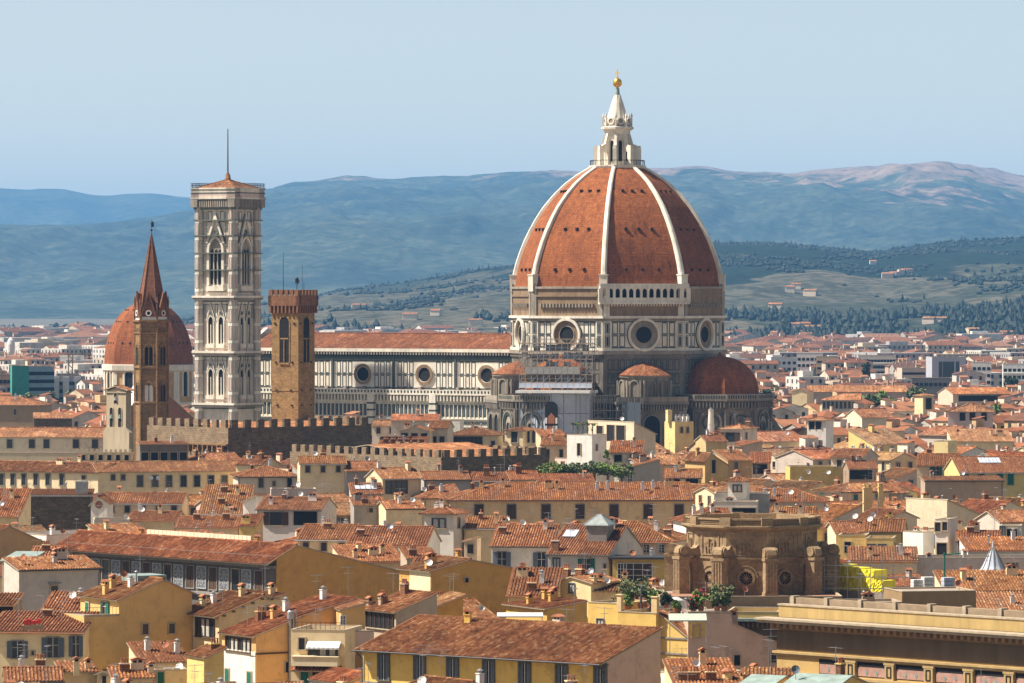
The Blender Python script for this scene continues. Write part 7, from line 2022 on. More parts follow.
h = RH('grey shaded gable house below the lower battlements', 346, 384, 470, 20.6, -20, 9, 'gx', 18, (.36, .32, .29), 'd', Y=936, vb=480)
# right of the cathedral
h = RH('white tower house with arched windows and hipped cap right of the cathedral', 807, 826, 419.5, 24, 20, 6, 'py', 15, (.74, .70, .64), xl=833.5, vb=442, sn='the white tower house'); h.wpx('f', 812, 421.5, 1.5, 2.0, 'x'); h.wpx('f', 818.5, 421.5, 1.5, 2.0, 'x')
h = RH('grey beige gabled house with two dark windows and a white dish', 831, 863, 456.5, 20, 24, 9, 'gx', 18, (.48, .40, .31), xl=878, vb=466); h.wpx('f', 839.5, 460, 1.2, 1.8, 'd'); h.wpx('f', 853, 459, 1.2, 1.9, 'd'); h.dish(3.5, -.4, dz=-2)
h = RH('long bright yellow terrace wall with white dishes', 790, 850, 467, 18, -3, 9, 'fl', 5, (.72, .50, .16), vb=477, para=.6); h.dish(4, -.3, dz=-1.5); h.dish(8.5, -.3, dz=-1.6)
h = RH('brown roofed veranda house full of green plants right of the yellow wall', 849, 877, 468, 18.4, -4, 9, 'gx', 17, (.36, .25, .17), 'd', vb=480); h.wpx('f', 861, 470, 5.0, 2.0, 'x')
h = RH('beige house with teal window and brown roof near the right edge', 917, 958, 465, 20, 7, 14, 'gx', 17, (.66, .53, .35), 'd', vb=482); h.wpx('f', 936, 466.5, 1.2, 2.2, 'g'); h.wpx('f', 951.5, 467.5, 1.8, 3, 'e')
h = RH('yellow house with teal shutters and solar panels at the right edge', 960, 1045, 472, 20, -5, 18, 'gx', 17, (.70, .53, .22), 'd', vb=498, sn='the yellow solar house')
for px in (965.5, 981.5, 1000, 1010.5): h.wpx('f', px, 473.5, 1.2, 2.3 if px > 990 else 1.9, 'G' if px > 990 else 'd')
mb = MB(); tq = math.tan(R(17))
for i in range(6): mb.add([(5 + i * .75, 5, h.ze + 5 * tq + .2), (5.68 + i * .75, 5, h.ze + 5 * tq + .2), (5.68 + i * .75, 8, h.ze + 8 * tq + .2), (5 + i * .75, 8, h.ze + 8 * tq + .2)])
h.part('solar_panel', mb, 'sheet')
h = RH('low dark roofed shed wall in front of the yellow solar house', 925, 1003, 480, 18.8, -5, 5, 'sf', 6, (.42, .33, .24), 'b', Y=950, vb=498); h.chim(2, 2, .9, 4)
h = RH('pale yellow boxy roof room left of the yellow solar house', 934, 948, 441, 22, 30, 5, 'fl', 5, (.72, .58, .28), vb=453)
h = RH('lilac house with arched dark windows and hipped red roof at the right', 948, 993, 411, 22, 5, 15, 'gx', 17, (.56, .44, .40), hl=True, hr=True, vb=425)
for px in (962.5, 972.5, 984): h.wpx('f', px, 412.5, 1.6, 2.4, 'x')
h = RH('bright orange flat roof house below the lilac house', 953, 1013, 441, 20, 0, 16, 'sf', 9, 'cream', 'p', vb=444)
h = RH('cream gabled house with long red roof right of the white tower house', 862, 893, 417, 21, -16, 13, 'gx', 17, (.68, .57, .42), xl=845, vb=424)
h = RH('grey house with a row of many windows and hipped roof', 822, 860, 399.5, 22, 6, 13, 'gx', 16, (.45, .43, .40), hl=True, vb=410); h.wrow('f', 9, .7, .8, 2.2, 'd')
h = RH('very long low red roofed hall behind the grey house', 808, 906, 391.5, 20, 2, 15, 'gx', 16, (.52, .42, .32), vb=397)
h = RH('cream gabled house left of the grey row window house', 792, 807, 391, 23, 14, 12, 'gy', 18, 'cream', vb=402)
h = RH('long low building with shaded veranda and pale gable at the right', 953, 1011, 393.5, 22, -14, 16, 'gx', 14, (.60, .48, .36), 'o', xl=938, vb=402); h.wrow('f', 1, .7, 17, 2.0, 'x')
h = RH('cream and brown corner tower house left of the veranda building', 923, 934, 395, 24, -30, 7, 'py', 12, (.68, .56, .34), xl=914.5, vb=412); h.wpx('f', 928.5, 398, 2.2, 3.6, 'x')
# modern buildings far off
def modern(label, x0, x1, py, z, a, D, c, rows, n, wst=(1.6, 1.5), vb=None, strip=False, xl=None, bal=False):
    h = RH(label, x0, x1, py, z, a, D, 'fl', 5, c, cat='building', name='modern_building', vb=vb or py + 20, xl=xl, para=.3)
    h.root['group'] = 'modern buildings beyond the old town'
    mb = MB()
    for r in range(rows):
        zz = h.ze - 2.2 - r * 3.3
        if strip: mb.box(.4, h.W - .4, -.05, 0, zz - 1.2, zz, 0)
        else:
            for i in range(n):
                u = h.W * (i + .5) / n; mb.box(u - wst[0] / 2, u + wst[0] / 2, -.06, 0, zz - wst[1], zz, 0)
        if bal: mb.box(0, h.W, -1.2, 0, zz - 2.6, zz - 1.9, 1)
    h.part('windows', mb, ['dark', 'whitepaint'])
    return h
h = modern('boxy grey hotel with dark vertical window strips among the far roofs', 932, 966, 357, 26, -6, 14, (.42, .42, .46), 0, 0, xl=926)
mb = MB()
for px, wd in ((940.5, 1.6), (948.5, 5.5), (957.5, 1.6)):
    q = h.hit(px, 360, 1, 0); mb.box(q.x - wd / 2, q.x + wd / 2, -.1, 0, 6, h.ze - 2.2)
h.part('window_strip', mb, 'glass')
modern('tan stepped office block left of the long cream flats far off', 816, 838, 356.5, 24, 4, 12, (.60, .44, .28), 4, 3, (2.6, 1.0))
modern('white flat roofed block left of the tan office block far off', 797, 823, 353.5, 25, 4, 12, (.72, .70, .66), 4, 6, vb=368)
modern('lower white flat roofed block at the left end of the far white row', 771, 797, 357.5, 22, -4, 12, (.70, .68, .64), 3, 5, vb=371)
modern('long cream flats with white balconies between tan block and hotel', 858, 896, 355.5, 22.5, 2, 12, (.66, .60, .50), 4, 12, bal=True)
modern('dark long low block in front of the grey hotel', 905, 952, 378, 17, 2, 12, (.20, .18, .16), 1, 10)
modern('white apartment house with dark windows right of the hotel', 972, 991, 362.5, 23, 6, 10, (.76, .72, .66), 4, 4)
modern('white apartment house with balconies at the far right', 1003, 1040, 364, 23, 4, 10, (.74, .72, .68), 4, 8, bal=True)
modern('beige block with brown window band left of the grey hotel', 902, 926, 368, 19, -8, 12, (.58, .46, .36), 2, 1, strip=True)
h = modern('building wrapped in green safety netting on the far left', 12, 29, 366, 26, -10, 10, (.05, .28, .22), 0, 0, vb=392)
modern('grey blue unfinished block right of the green netting', 29, 54, 366.5, 25.5, -10, 12, (.26, .36, .40), 4, 8, vb=380)
h = modern('grey apartment slab with white stair towers on the far left', 27, 84, 376.5, 21, -2, 10, (.33, .33, .36), 5, 14, vb=398)
mb = MB()
for px in (33.5, 45, 56, 66, 78): q = h.hit(px, 380, 1, 0); mb.box(q.x - 1.3, q.x + 1.3, -1.0, 0, 0, h.ze - .3)
h.part('stair_tower', mb, 'whitepaint')
modern('brown brick apartment block at the far left edge', -6, 20, 374.5, 22, 6, 14, (.34, .20, .14), 4, 6, vb=392)
modern('long white warehouse roof on the far left plain', 37, 76, 356.5, 16.5, 0, 60, (.80, .78, .72), 0, 0, vb=361)
modern('second lower white warehouse nearer the red dome', 66, 101, 360.5, 14.5, 0, 50, (.80, .78, .70), 0, 0, vb=364)
p = P(11, 357, 3000); t = empty('water_tower', (p.x, p.y, 0)); tag(t, 'white mushroom water tower on the far left plain', 'water tower')
mb = MB(); mb.lathe([(1.6, 0), (1.4, 17)], 10); mb.build('shaft', 'whitepaint', t)
mb = MB(); mb.lathe([(1.4, 17), (2.4, 20), (2.5, 25), (2.0, 27.5), (.8, 29), (0, 29.2)], 14); mb.build('tank', 'whitepaint', t)
p = P(70.5, 390, 2080); t = empty('tower_crane', (p.x, p.y, 0)); tag(t, 'orange lattice tower crane mast in front of the grey apartment slab', 'crane')
mb = MB()
for sx in (-.9, .9):
    for sy in (-.9, .9): mb.tube((sx, sy, 0), (sx, sy, 30), .2, n=4)
for i in range(15):
    for sy in (-.9, .9): mb.tube((-.9 if i % 2 else .9, sy, 2 * i), (.9 if i % 2 else -.9, sy, 2 * i + 2), .13, n=4)
mb.build('mast', 'plank', t)
mb = MB(); mb.tube((-3, 0, 30.3), (9, 0, 30.3), .3, n=4); mb.tube((0, 0, 30), (0, 0, 33), .2, n=4); mb.tube((0, 0, 33), (9, 0, 30.6), .08, n=4); mb.build('jib', 'plank', t)

# ---------------------------------------------------------------- the rest of the old town
def sat(A, B):
    for P_ in (A, B):
        n = len(P_)
        for i in range(n):
            ex_, ey_ = P_[(i + 1) % n][0] - P_[i][0], P_[(i + 1) % n][1] - P_[i][1]
            nx_, ny_ = -ey_, ex_
            a = [x * nx_ + y * ny_ for x, y in A]; b = [x * nx_ + y * ny_ for x, y in B]
            if max(a) <= min(b) + .2 or max(b) <= min(a) + .2: return False
    return True
def pxof(x, y): return 512 + x / y * F
# the cathedral and other great things keep their ground free
def ring_foot(c, r): return [(c[0] + r * math.cos(2 * math.pi * i / 8), c[1] + r * math.sin(2 * math.pi * i / 8)) for i in range(8)]
big = [ring_foot((CX, YC), 50), ring_foot((cc.x, cc.y), 12), ring_foot((bt.location.x, bt.location.y), 7), ring_foot((bs.location.x, bs.location.y), 6), ring_foot((md_.location.x, md_.location.y), 20), ring_foot(((106 - 512) / s9, 966), 6)]
nvb = [Matrix.Translation((CX, YC, 0)) @ Matrix.Rotation(-R(YAW), 4, 'Z') @ Vector(q) for q in ((-114, -24, 0), (0, -24, 0), (0, 24, 0), (-114, 24, 0))]
big.append([(q.x, q.y) for q in nvb])
protect += [(510, 775, 60, 424, 1240), (262, 522, 325, 415, 1300), (188, 268, 120, 416, 1290), (266, 320, 250, 420, 1080), (130, 172, 215, 436, 1090), (100, 196, 290, 404, 1600)]
rg = random.Random(21)
cand = []
A0 = R(33)
du = Vector((math.cos(A0), math.sin(A0))); dv = Vector((-math.sin(A0), math.cos(A0)))
gu, gv = 14.5, 15.5
for i in range(-30, 170):
    for j in range(-30, 170):
        q = du * ((i - 50) * gu) + dv * ((j - 25) * gv) + Vector((200, 480))
        if i % 6 == 0 or j % 7 == 3: continue
        q += Vector((rg.uniform(-1.5, 1.5), rg.uniform(-1.5, 1.5)))
        if q.y < 470 or q.y > 1640: continue
        px = pxof(q.x, q.y)
        if px < -60 or px > 1085: continue
        cand.append((q.y, q.x, i, j))
cand.sort()
sky_line = {}
fills = []
for (y, x, i, j) in cand:
    ang = A0 + R(rg.uniform(-7, 7)) - (math.pi / 2 if rg.random() < .5 else 0)      # heading of the local x axis
    W_, D_ = rg.uniform(8, 14.3), rg.uniform(7.5, 13.5)
    ux = Vector((math.cos(ang), math.sin(ang))); vx = Vector((-math.sin(ang), math.cos(ang)))
    o = Vector((x, y)) - ux * W_ / 2 - vx * D_ / 2
    fp = [o, o + ux * W_, o + ux * W_ + vx * D_, o + vx * D_]
    fp = [(q.x, q.y) for q in fp]
    if any(sat(fp, b) for b in big): continue
    bad = False
    for f_, hh in feet:
        if abs(f_[0][0] - x) < 70 and abs(f_[0][1] - y) < 70 and sat(fp, f_): bad = True; break
    if bad: continue
    kind = rg.choices(['gx', 'gx', 'gy', 'sf', 'fl', 'py', 'hip'], [5, 4, 3, 1.6, 1.0, .5, 2])[0]
    p = rg.uniform(15, 21)
    ze = rg.choice((rg.uniform(14, 17.5), rg.uniform(16, 19.5), rg.uniform(17, 21)))
    xs = [pxof(*q) for q in fp]; ymin = min(q[1] for q in fp)
    pa, pb = min(xs), max(xs)
    rise = {'gx': D_ / 2, 'hip': D_ / 2, 'gy': W_ / 2, 'sf': D_, 'fl': 0, 'py': min(W_, D_) / 2}[kind] * math.tan(R(p)) + .6
    lim = -99
    for (a, b, t_, bt_, Y_) in protect:
        if pb > a and pa < b and y < Y_: lim = max(lim, bt_)
    if lim > 0:
        zmax = H - (lim - HY) * (ymin + D_ * .4) / F
        if ze + rise > zmax: ze = zmax - rise
        if ze < 8.5: continue
    top = HY + (H - ze - rise) * F / (y)
    cols = range(int(pa), int(pb) + 1, 2)
    vis = sum(1 for c in cols if top < sky_line.get(c // 2, 900) - .8)
    eave = HY + (H - ze) * F / ymin
    if vis < 2: continue
    # hidden behind a nearer named house?
    hid = 0
    for c in cols:
        for (a, b, t_, bt_, Y_) in protect:
            if a <= c <= b and Y_ < y and t_ < top - 1: hid += 1; break
    if hid >= len(cols) - 1: continue
    for c in cols: sky_line[c // 2] = min(sky_line.get(c // 2, 900), top)
    fills.append((y, fp, ang, W_, D_, kind, p, ze, pa, pb, top, rise, lim < 0))
heroes_n = len([f_ for f_ in feet if f_[1] is not None])
fills.sort(key=lambda q: -(q[9] - q[8]) * 1.0 + q[0] * .03)
NIND = max(0, 296 - heroes_n)
indiv, rest = fills[:NIND], fills[NIND:]
WALLS = [('cream', 'cream'), ('ochre', 'ochre'), ('white', 'white'), ('grey', 'grey'), ('beige', 'beige'), ('pink', 'pink'), ('yellow', 'yel'), ('orange', 'org'), ('brown', 'brown')]
ROOFS = [('red', 'n'), ('red', 'n'), ('orange', 'o'), ('brown', 'd'), ('dark red', 'r'), ('pale tiled', 'p'), ('tan', 't'), ('faded', 'f')]
KN = {'gx': 'ridged', 'gy': 'gabled', 'sf': 'lean-to', 'fl': 'terrace', 'py': 'pyramid', 'hip': 'hipped'}
built = []
for (y, fp, ang, W_, D_, kind, p, ze, pa, pb, top, rise, free) in indiv:
    # face the camera: choose the corner so that the front looks this way
    fpv = [Vector(q) for q in fp]
    best = min(range(4), key=lambda k: ((fpv[k] + fpv[(k + 1) % 4]) / 2).length - .0)
    o = fpv[best]; e = (fpv[(best + 1) % 4] - o); W2 = e.length; D2 = (fpv[(best + 3) % 4] - o).length
    a = -math.degrees(math.atan2(e.y, e.x))
    wn_, wc = rg.choices(WALLS, [6, 2, 3.6, 1.8, 4, 1.8, 1.3, .6, .6])[0]
    rn, rt = rg.choice(ROOFS)
    c0 = COL[wc]; k_ = rg.uniform(.85, 1.1); c1 = tuple(min(.85, v * k_ * rg.uniform(.96, 1.04)) for v in c0)
    t0 = TINT[rt]; t1 = tuple(v * rg.uniform(.9, 1.08) for v in t0)
    px0 = pxof(o.x, o.y); pye = HY + (H - ze) * F / o.y
    h = House('house', None, 'house', o.y, a, px0, pye, c1, t1)
    kd = {'hip': 'gx'}.get(kind, kind)
    h.rect(W2, D2, kd, p, D2 / 2 * .98 if kind == 'hip' and W2 > D2 else (W2 / 2.2 if kind == 'hip' else 0), D2 / 2 * .98 if kind == 'hip' and W2 > D2 else (W2 / 2.2 if kind == 'hip' else 0))
    h.finish(tiles=y < 1080)
    feat = ''
    if y < 1450:
        st = rg.choice(['d', 'd', 's', 'b', 'G', 'g', 'k', 'c', 'w'])
        for fc in ('f', 'l', 'r'):
            L_ = W2 if fc == 'f' else D2
            n = int(L_ / rg.uniform(2.8, 4.2))
            if rg.random() < .22: continue
            for r_ in range(2 if y > 800 else 2):
                h.wrow(fc, n, .7 + r_ * 3.4, rg.choice((.9, 1.0, 1.1)), rg.choice((1.3, 1.6, 1.9)), st if rg.random() < .85 else 'd', .04, .96)
        if rg.random() < .14 and kind != 'fl': h.window('f', W2 * .5, h.ze - 2.6, min(4.5, W2 * .4), 1.8, 'l'); feat = 'wide glazed loggia'
    nch = rg.choice((1, 2, 2, 3, 4, 5)) if kind != 'fl' else rg.choice((1, 1, 2))
    ck = rg.choice((0, 0, 1, 2, 3))
    for q in range(nch if free else min(nch, 1)): h.chim(rg.uniform(.12, .88) * W2, rg.uniform(.15, .6) * D2 if free else D2 * .8, rg.uniform(.8, 1.6), ck if rg.random() < .7 else rg.randrange(5), rg.uniform(-.1, .1) + rg.choice((0, 1.57)))
    if nch and not feat: feat = {0: 'plastered', 1: 'clay pot', 2: 'white', 3: 'broad', 4: 'metal'}[ck] + (' chimney' if nch == 1 else ' chimneys')
    nd = 0
    if rg.random() < .4: h.dish(rg.uniform(.2, .8) * W2, rg.uniform(.05, .4) * D2, rg.choice(('whitepaint', 'whitepaint', 'clay', 'metal'))); nd = 1
    for q in range(rg.choice((1, 1, 2, 2, 3))): h.ant(rg.uniform(.2, .8) * W2, rg.uniform(.2, .6) * D2, rg.randrange(3))
    if kind == 'fl' and rg.random() < .7 and free:
        hb_ = MB(); u0 = rg.uniform(.1, .5) * W2; d0 = rg.uniform(.3, .5) * D2
        hb_.box(u0, u0 + W2 * .35, d0, d0 + D2 * .35, ze - .7, ze + 1.9)
        h.part('roof_room', hb_, 'plaster', tuple(min(.85, v * 1.1) for v in c1))
        rb_ = MB(); roof_plane(rb_, [(u0 - .3, d0 - .4, ze + 1.95), (u0 + W2 * .35 + .3, d0 - .4, ze + 1.95), (u0 + W2 * .35 + .3, d0 + D2 * .35 + .2, ze + 2.7), (u0 - .3, d0 + D2 * .35 + .2, ze + 2.7)], False); h.part('roof_room_roof', rb_, ['tile', 'beigetrim', 'pan'], t1)
    if kind in ('gx', 'hip', 'sf', 'gy') and rg.random() < .4 and free:
        u0, d0 = rg.uniform(.15, .6) * W2, rg.uniform(.3, .45) * D2; wd_, dd_ = rg.uniform(1.6, 4.2), rg.uniform(2, 3.2); hh_ = rg.uniform(1.5, 2.6)
        z0_ = h.zf(u0, d0); hb_ = MB(); hb_.box(u0, u0 + wd_, d0, d0 + dd_, z0_ - 1.5, z0_ + hh_)
        hb_.box(u0 + .35, u0 + wd_ - .35, d0 - .03, d0, z0_ + .5, z0_ + hh_ - .35, 1)
        h.part('dormer', hb_, ['plaster', 'dark'], tuple(min(.85, v * rg.uniform(.9, 1.2)) for v in COL[rg.choice(WALLS)[1]]))
        rb_ = MB(); roof_plane(rb_, [(u0 - .3, d0 - .4, z0_ + hh_ + .05), (u0 + wd_ + .3, d0 - .4, z0_ + hh_ + .05), (u0 + wd_ + .3, d0 + dd_ + .2, z0_ + hh_ + .75), (u0 - .3, d0 + dd_ + .2, z0_ + hh_ + .75)], y < 1080); h.part('dormer_roof', rb_, ['tileflat' if y < 1080 else 'tile', 'beigetrim', 'pan'], t1)
    built.append((h, wn_, rn, kind, feat, nd, (pa + pb) / 2, y, top, rise))
# labels: look first, then the nearest named neighbour, then the order from the left
marks = [(f_[1].sn, sum(pxof(*q) for q in f_[0]) / 4, f_[1].Y) for f_ in feet if f_[1] is not None and getattr(f_[1], 'sn', None)]
marks += [('the round tribune', 752, 640), ('the cathedral dome', 617, 1290), ('the marble bell tower', 228, 1310), ('the slender spire', 151, 1095), ('the battlement tower', 293, 1085), ('the eastern apse', 725, 1270), ('the nave', 400, 1320), ('the bell gable', 117, 1130), ('the glass cone', 993, 690)]
def rel(px, y):
    best = min(marks, key=lambda m: abs(m[1] - px) / 90.0 + abs(m[2] - y) / 120.0)
    dx, dy = px - best[1], y - best[2]
    if abs(dx) < 22: return ('behind ' if dy > 0 else 'in front of ') + best[0]
    return ('right of ' if dx > 0 else 'left of ') + best[0]
groups = {}
for bq in built:
    h, wn_, rn, kind, feat, nd, px, y, top, rise = bq
    lb = f"{wn_} house with {rn} {KN[kind]} {'roof' if rn != 'pale tiled' or True else ''}" + (f" and {feat}" if feat else '') + ' ' + rel(px, y)
    groups.setdefault(lb, []).append(bq)
for lb, gs in groups.items():
    gs.sort(key=lambda b: b[6])
    for k, bq in enumerate(gs):
        n = len(gs)
        pre = '' if n == 1 else (('left ', 'right ')[k] if n == 2 else ('leftmost ', 'second ', 'third ', 'fourth ', 'fifth ', 'sixth ', 'seventh ', 'eighth ', 'ninth ', 'tenth ')[min(k, 9)])
        t_ = pre + lb
        wds = t_.split()
        if len(wds) > 16: t_ = ' '.join(wds).replace(' and plastered chimneys', '').replace(' and clay pot chimneys', ' and pots').replace(' and wide glazed loggia', ' and loggia')
        tag(bq[0].root, ' '.join(t_.split()[:16]))
# ---------------------------------------------------------------- the far city as one mass
def city_mat():
    m, nt, b = new_mat('far_city_surfaces')
    at = nt.nodes.new('ShaderNodeAttribute'); at.attribute_name = 'Col'
    g_ = nt.nodes.new('ShaderNodeNewGeometry').outputs['Position']
    f1 = ramp(nt, tex(nt, .35, 4, g_, .7), [(.3, (.7, .68, .66)), (.7, (1.2, 1.2, 1.2))])
    link(nt, mixc(nt, 'MULTIPLY', 1.0, at.outputs['Color'], f1), b.inputs['Base Color'])
    return m
M['city'] = city_mat()
fc = MB(); fc.usecol = True
rc = random.Random(5)
RC = [(.24, .083, .036), (.28, .105, .046), (.19, .066, .03), (.32, .14, .07), (.15, .065, .036)]
WC = [(.66, .54, .36), (.72, .67, .58), (.55, .40, .22), (.46, .42, .36), (.62, .46, .34), (.70, .64, .50)]
def far_house(x, y, ang, W_, D_, ze, kind, wc, rc_, p=17, win=True):
    ux = Vector((math.cos(ang), math.sin(ang), 0)); vx = Vector((-math.sin(ang), math.cos(ang), 0)); o = Vector((x, y, 0)) - ux * W_ / 2 - vx * D_ / 2
    def T(u, v, z): q = o + ux * u + vx * v; return (q.x, q.y, z)
    fc.c = wc
    C_ = [(0, 0), (W_, 0), (W_, D_), (0, D_)]
    for i in range(4):
        a, b = C_[i], C_[(i + 1) % 4]
        fc.c = wc
        fc.add([T(*a, 0), T(*b, 0), T(*b, ze), T(*a, ze)])
        e = Vector(T(*b, 0)) - Vector(T(*a, 0)); nrm = Vector((e.y, -e.x, 0)).normalized()
        if win and nrm.y < -.15:
            L_ = e.length; n = max(2, int(L_ / 3.4)); e.normalize()
            fc.c = (.05, .045, .04)
            for r_ in range(2):
                zz = ze - 2.7 - 3.2 * r_
                if zz < 2: break
                for k in range(n):
                    q = Vector(T(*a, 0)) + e * (L_ * (k + .5) / n) + nrm * .06
                    fc.add([(q.x - e.x * .6, q.y - e.y * .6, zz), (q.x + e.x * .6, q.y + e.y * .6, zz), (q.x + e.x * .6, q.y + e.y * .6, zz + 1.7), (q.x - e.x * .6, q.y - e.y * .6, zz + 1.7)])
    tp = math.tan(R(p)); o_ = .5
    if kind == 'fl':
        fc.c = tuple(v * .8 for v in wc); fc.add([T(0, 0, ze), T(W_, 0, ze), T(W_, D_, ze), T(0, D_, ze)])
        if rc.random() < .6: fc.c = wc; a, b = W_ * .3, D_ * .3; z1 = ze + 2.4; q = [T(a, b, 0), T(W_ - a, b, 0), T(W_ - a, D_ - b, 0), T(a, D_ - b, 0)]; [fc.add([(q[i][0], q[i][1], ze), (q[(i + 1) % 4][0], q[(i + 1) % 4][1], ze), (q[(i + 1) % 4][0], q[(i + 1) % 4][1], z1), (q[i][0], q[i][1], z1)]) for i in range(4)]; fc.add([(a_[0], a_[1], z1) for a_ in q])
        return
    zr = ze + D_ / 2 * tp; ins = min(D_, W_) / 2 * .95 if kind == 'hip' else -.2
    zo = ze - o_ * tp
    fc.c = rc_
    fc.add([T(-o_, -o_, zo), T(W_ + o_, -o_, zo), T(W_ - ins, D_ / 2, zr), T(ins, D_ / 2, zr)]); fc.add([T(W_ + o_, D_ + o_, zo), T(-o_, D_ + o_, zo), T(ins, D_ / 2, zr), T(W_ - ins, D_ / 2, zr)])
    if kind == 'hip':
        fc.add([T(-o_, D_ + o_, zo), T(-o_, -o_, zo), T(ins, D_ / 2, zr)]); fc.add([T(W_ + o_, -o_, zo), T(W_ + o_, D_ + o_, zo), T(W_ - ins, D_ / 2, zr)])
    else:
        fc.c = wc; fc.add([T(0, D_, ze), T(0, 0, ze), T(0, D_ / 2, zr - .1)]); fc.add([T(W_, 0, ze), T(W_, D_, ze), T(W_, D_ / 2, zr - .1)])
    if rc.random() < .45 and W_ > 6:
        u0, d0, ww, dd, hh = rc.uniform(.1, .5) * W_, rc.uniform(.25, .5) * D_, rc.uniform(1.8, 4.5), rc.uniform(2, 3), rc.uniform(1.4, 2.8); z0 = ze + d0 * tp - 1; fc.c = rc.choice(WC)
        q = [(u0, d0), (u0 + ww, d0), (u0 + ww, d0 + dd), (u0, d0 + dd)]
        for i in range(4): a_, b_ = q[i], q[(i + 1) % 4]; fc.add([T(*a_, z0), T(*b_, z0), T(*b_, z0 + 1 + hh), T(*a_, z0 + 1 + hh)])
        fc.c = rc.choice(RC); fc.add([T(u0 - .3, d0 - .4, z0 + 1 + hh), T(u0 + ww + .3, d0 - .4, z0 + 1 + hh), T(u0 + ww + .3, d0 + dd + .3, z0 + 1.7 + hh), T(u0 - .3, d0 + dd + .3, z0 + 1.7 + hh)])
    for _ in range(rc.choice((1, 2, 3))):
        fc.c = (.55, .45, .36); u, v = rc.uniform(.15, .85) * W_, rc.uniform(.2, .5) * D_; z0 = ze + v * tp - .2
        q = [T(u - .4, v - .35, 0), T(u + .4, v - .35, 0), T(u + .4, v + .35, 0), T(u - .4, v + .35, 0)]
        for i in range(4): fc.add([(q[i][0], q[i][1], z0), (q[(i + 1) % 4][0], q[(i + 1) % 4][1], z0), (q[(i + 1) % 4][0], q[(i + 1) % 4][1], z0 + 1.5), (q[i][0], q[i][1], z0 + 1.5)])
        fc.add([(a_[0], a_[1], z0 + 1.5) for a_ in q])
for (y, fp, ang, W_, D_, kind, p, ze, pa, pb, top, rise, free) in rest:
    c_ = [sum(q[0] for q in fp) / 4, sum(q[1] for q in fp) / 4]
    far_house(c_[0], c_[1], ang, W_, D_, ze, 'hip' if kind in ('hip', 'py') else ('fl' if kind == 'fl' else 'gx'), rc.choice(WC), rc.choice(RC), p)
y = 1655.0
row = 0
while y < 5600:
    step = 16 if y < 2200 else (20 if y < 2800 else (26 if y < 3600 else 34))
    x = -.118 * y
    while x < .118 * y:
        W_ = rc.uniform(.55, 1.0) * step * (1.0 if y < 3000 else 1.1); D_ = rc.uniform(.5, .9) * step
        xx, yy = x + rc.uniform(-3, 3), y + rc.uniform(-5, 5)
        px = pxof(xx, yy)
        x += step * rc.uniform(.9, 1.35)
        if rc.random() < .16: continue
        ang = (A0 if px < 600 else R(12)) + R(rc.uniform(-10, 10)) - (math.pi / 2 if rc.random() < .5 else 0)
        ux = Vector((math.cos(ang), math.sin(ang))); vx = Vector((-math.sin(ang), math.cos(ang)))
        o = Vector((xx, yy)) - ux * W_ / 2 - vx * D_ / 2
        fp = [o, o + ux * W_, o + ux * W_ + vx * D_, o + vx * D_]; fp = [(q.x, q.y) for q in fp]
        if any(abs(f_[0][0] - xx) < 90 and abs(f_[0][1] - yy) < 90 and sat(fp, f_) for f_, _ in feet) or any(sat(fp, b) for b in big[4:5]): continue
        apart = (y > 2000 and rc.random() < (.15 if px > 600 else .24))
        ze = rc.uniform(11, 18) if not apart else rc.uniform(16, 22)
        kd = 'fl' if apart and rc.random() < .65 else rc.choice(('gx', 'gx', 'hip'))
        top = HY + (H - ze - (0 if kd == 'fl' else 4)) * F / yy
        lim = max([bt_ for (a, b, t_, bt_, Y_) in protect if a < px < b and yy < Y_ and yy > Y_ - 700 and Y_ > 1650] + [-9])
        if top < lim: 
            ze = H - (lim - HY) * yy / F - 4
            if ze < 6: continue
            kd = 'gx'
        if y > 3300 and rc.random() < .25: continue
        wc = tuple(v * .82 for v in rc.choice(WC)) if not apart else rc.choice([(.60, .57, .52), (.52, .44, .34), (.38, .36, .35), (.56, .52, .46)])
        far_house(xx, yy, ang, W_ * (1.4 if apart else 1), D_, ze, kd, wc, tuple(a * b for a, b in zip(rc.choice(RC), (.74, .86, 1.05))), 16, y < 3400)
    y += step * (1.05 if y < 3000 else 1.5); row += 1
o = fc.build('far_city', M['city']); tag(o, kind='stuff')

# ---------------------------------------------------------------- trees and plants
def crown(mb, c, rx, rz, n, leaf, rng, clumps=14):
    cs = []
    for _ in range(clumps):
        d = Vector((rng.gauss(0, 1), rng.gauss(0, 1), rng.gauss(0, 1))).normalized() * rng.uniform(.35, .85)
        cs.append((Vector((c[0] + d.x * rx, c[1] + d.y * rx, c[2] + d.z * rz)), rng.uniform(.2, .46)))
    for i in range(n):
        q, r = cs[rng.randrange(len(cs))]
        d = Vector((rng.gauss(0, 1), rng.gauss(0, 1), rng.gauss(0, 1))).normalized() * (rng.random() ** .4)
        p = q + Vector((d.x * r * rx, d.y * r * rx, d.z * r * rz))
        u = Vector((rng.gauss(0, 1), rng.gauss(0, 1), rng.gauss(0, 1))).normalized(); v = u.orthogonal().normalized()
        s_ = leaf * rng.uniform(.6, 1.3)
        mb.add([p - u * s_, p + v * s_ * .6, p + u * s_, p - v * s_ * .6], 0)
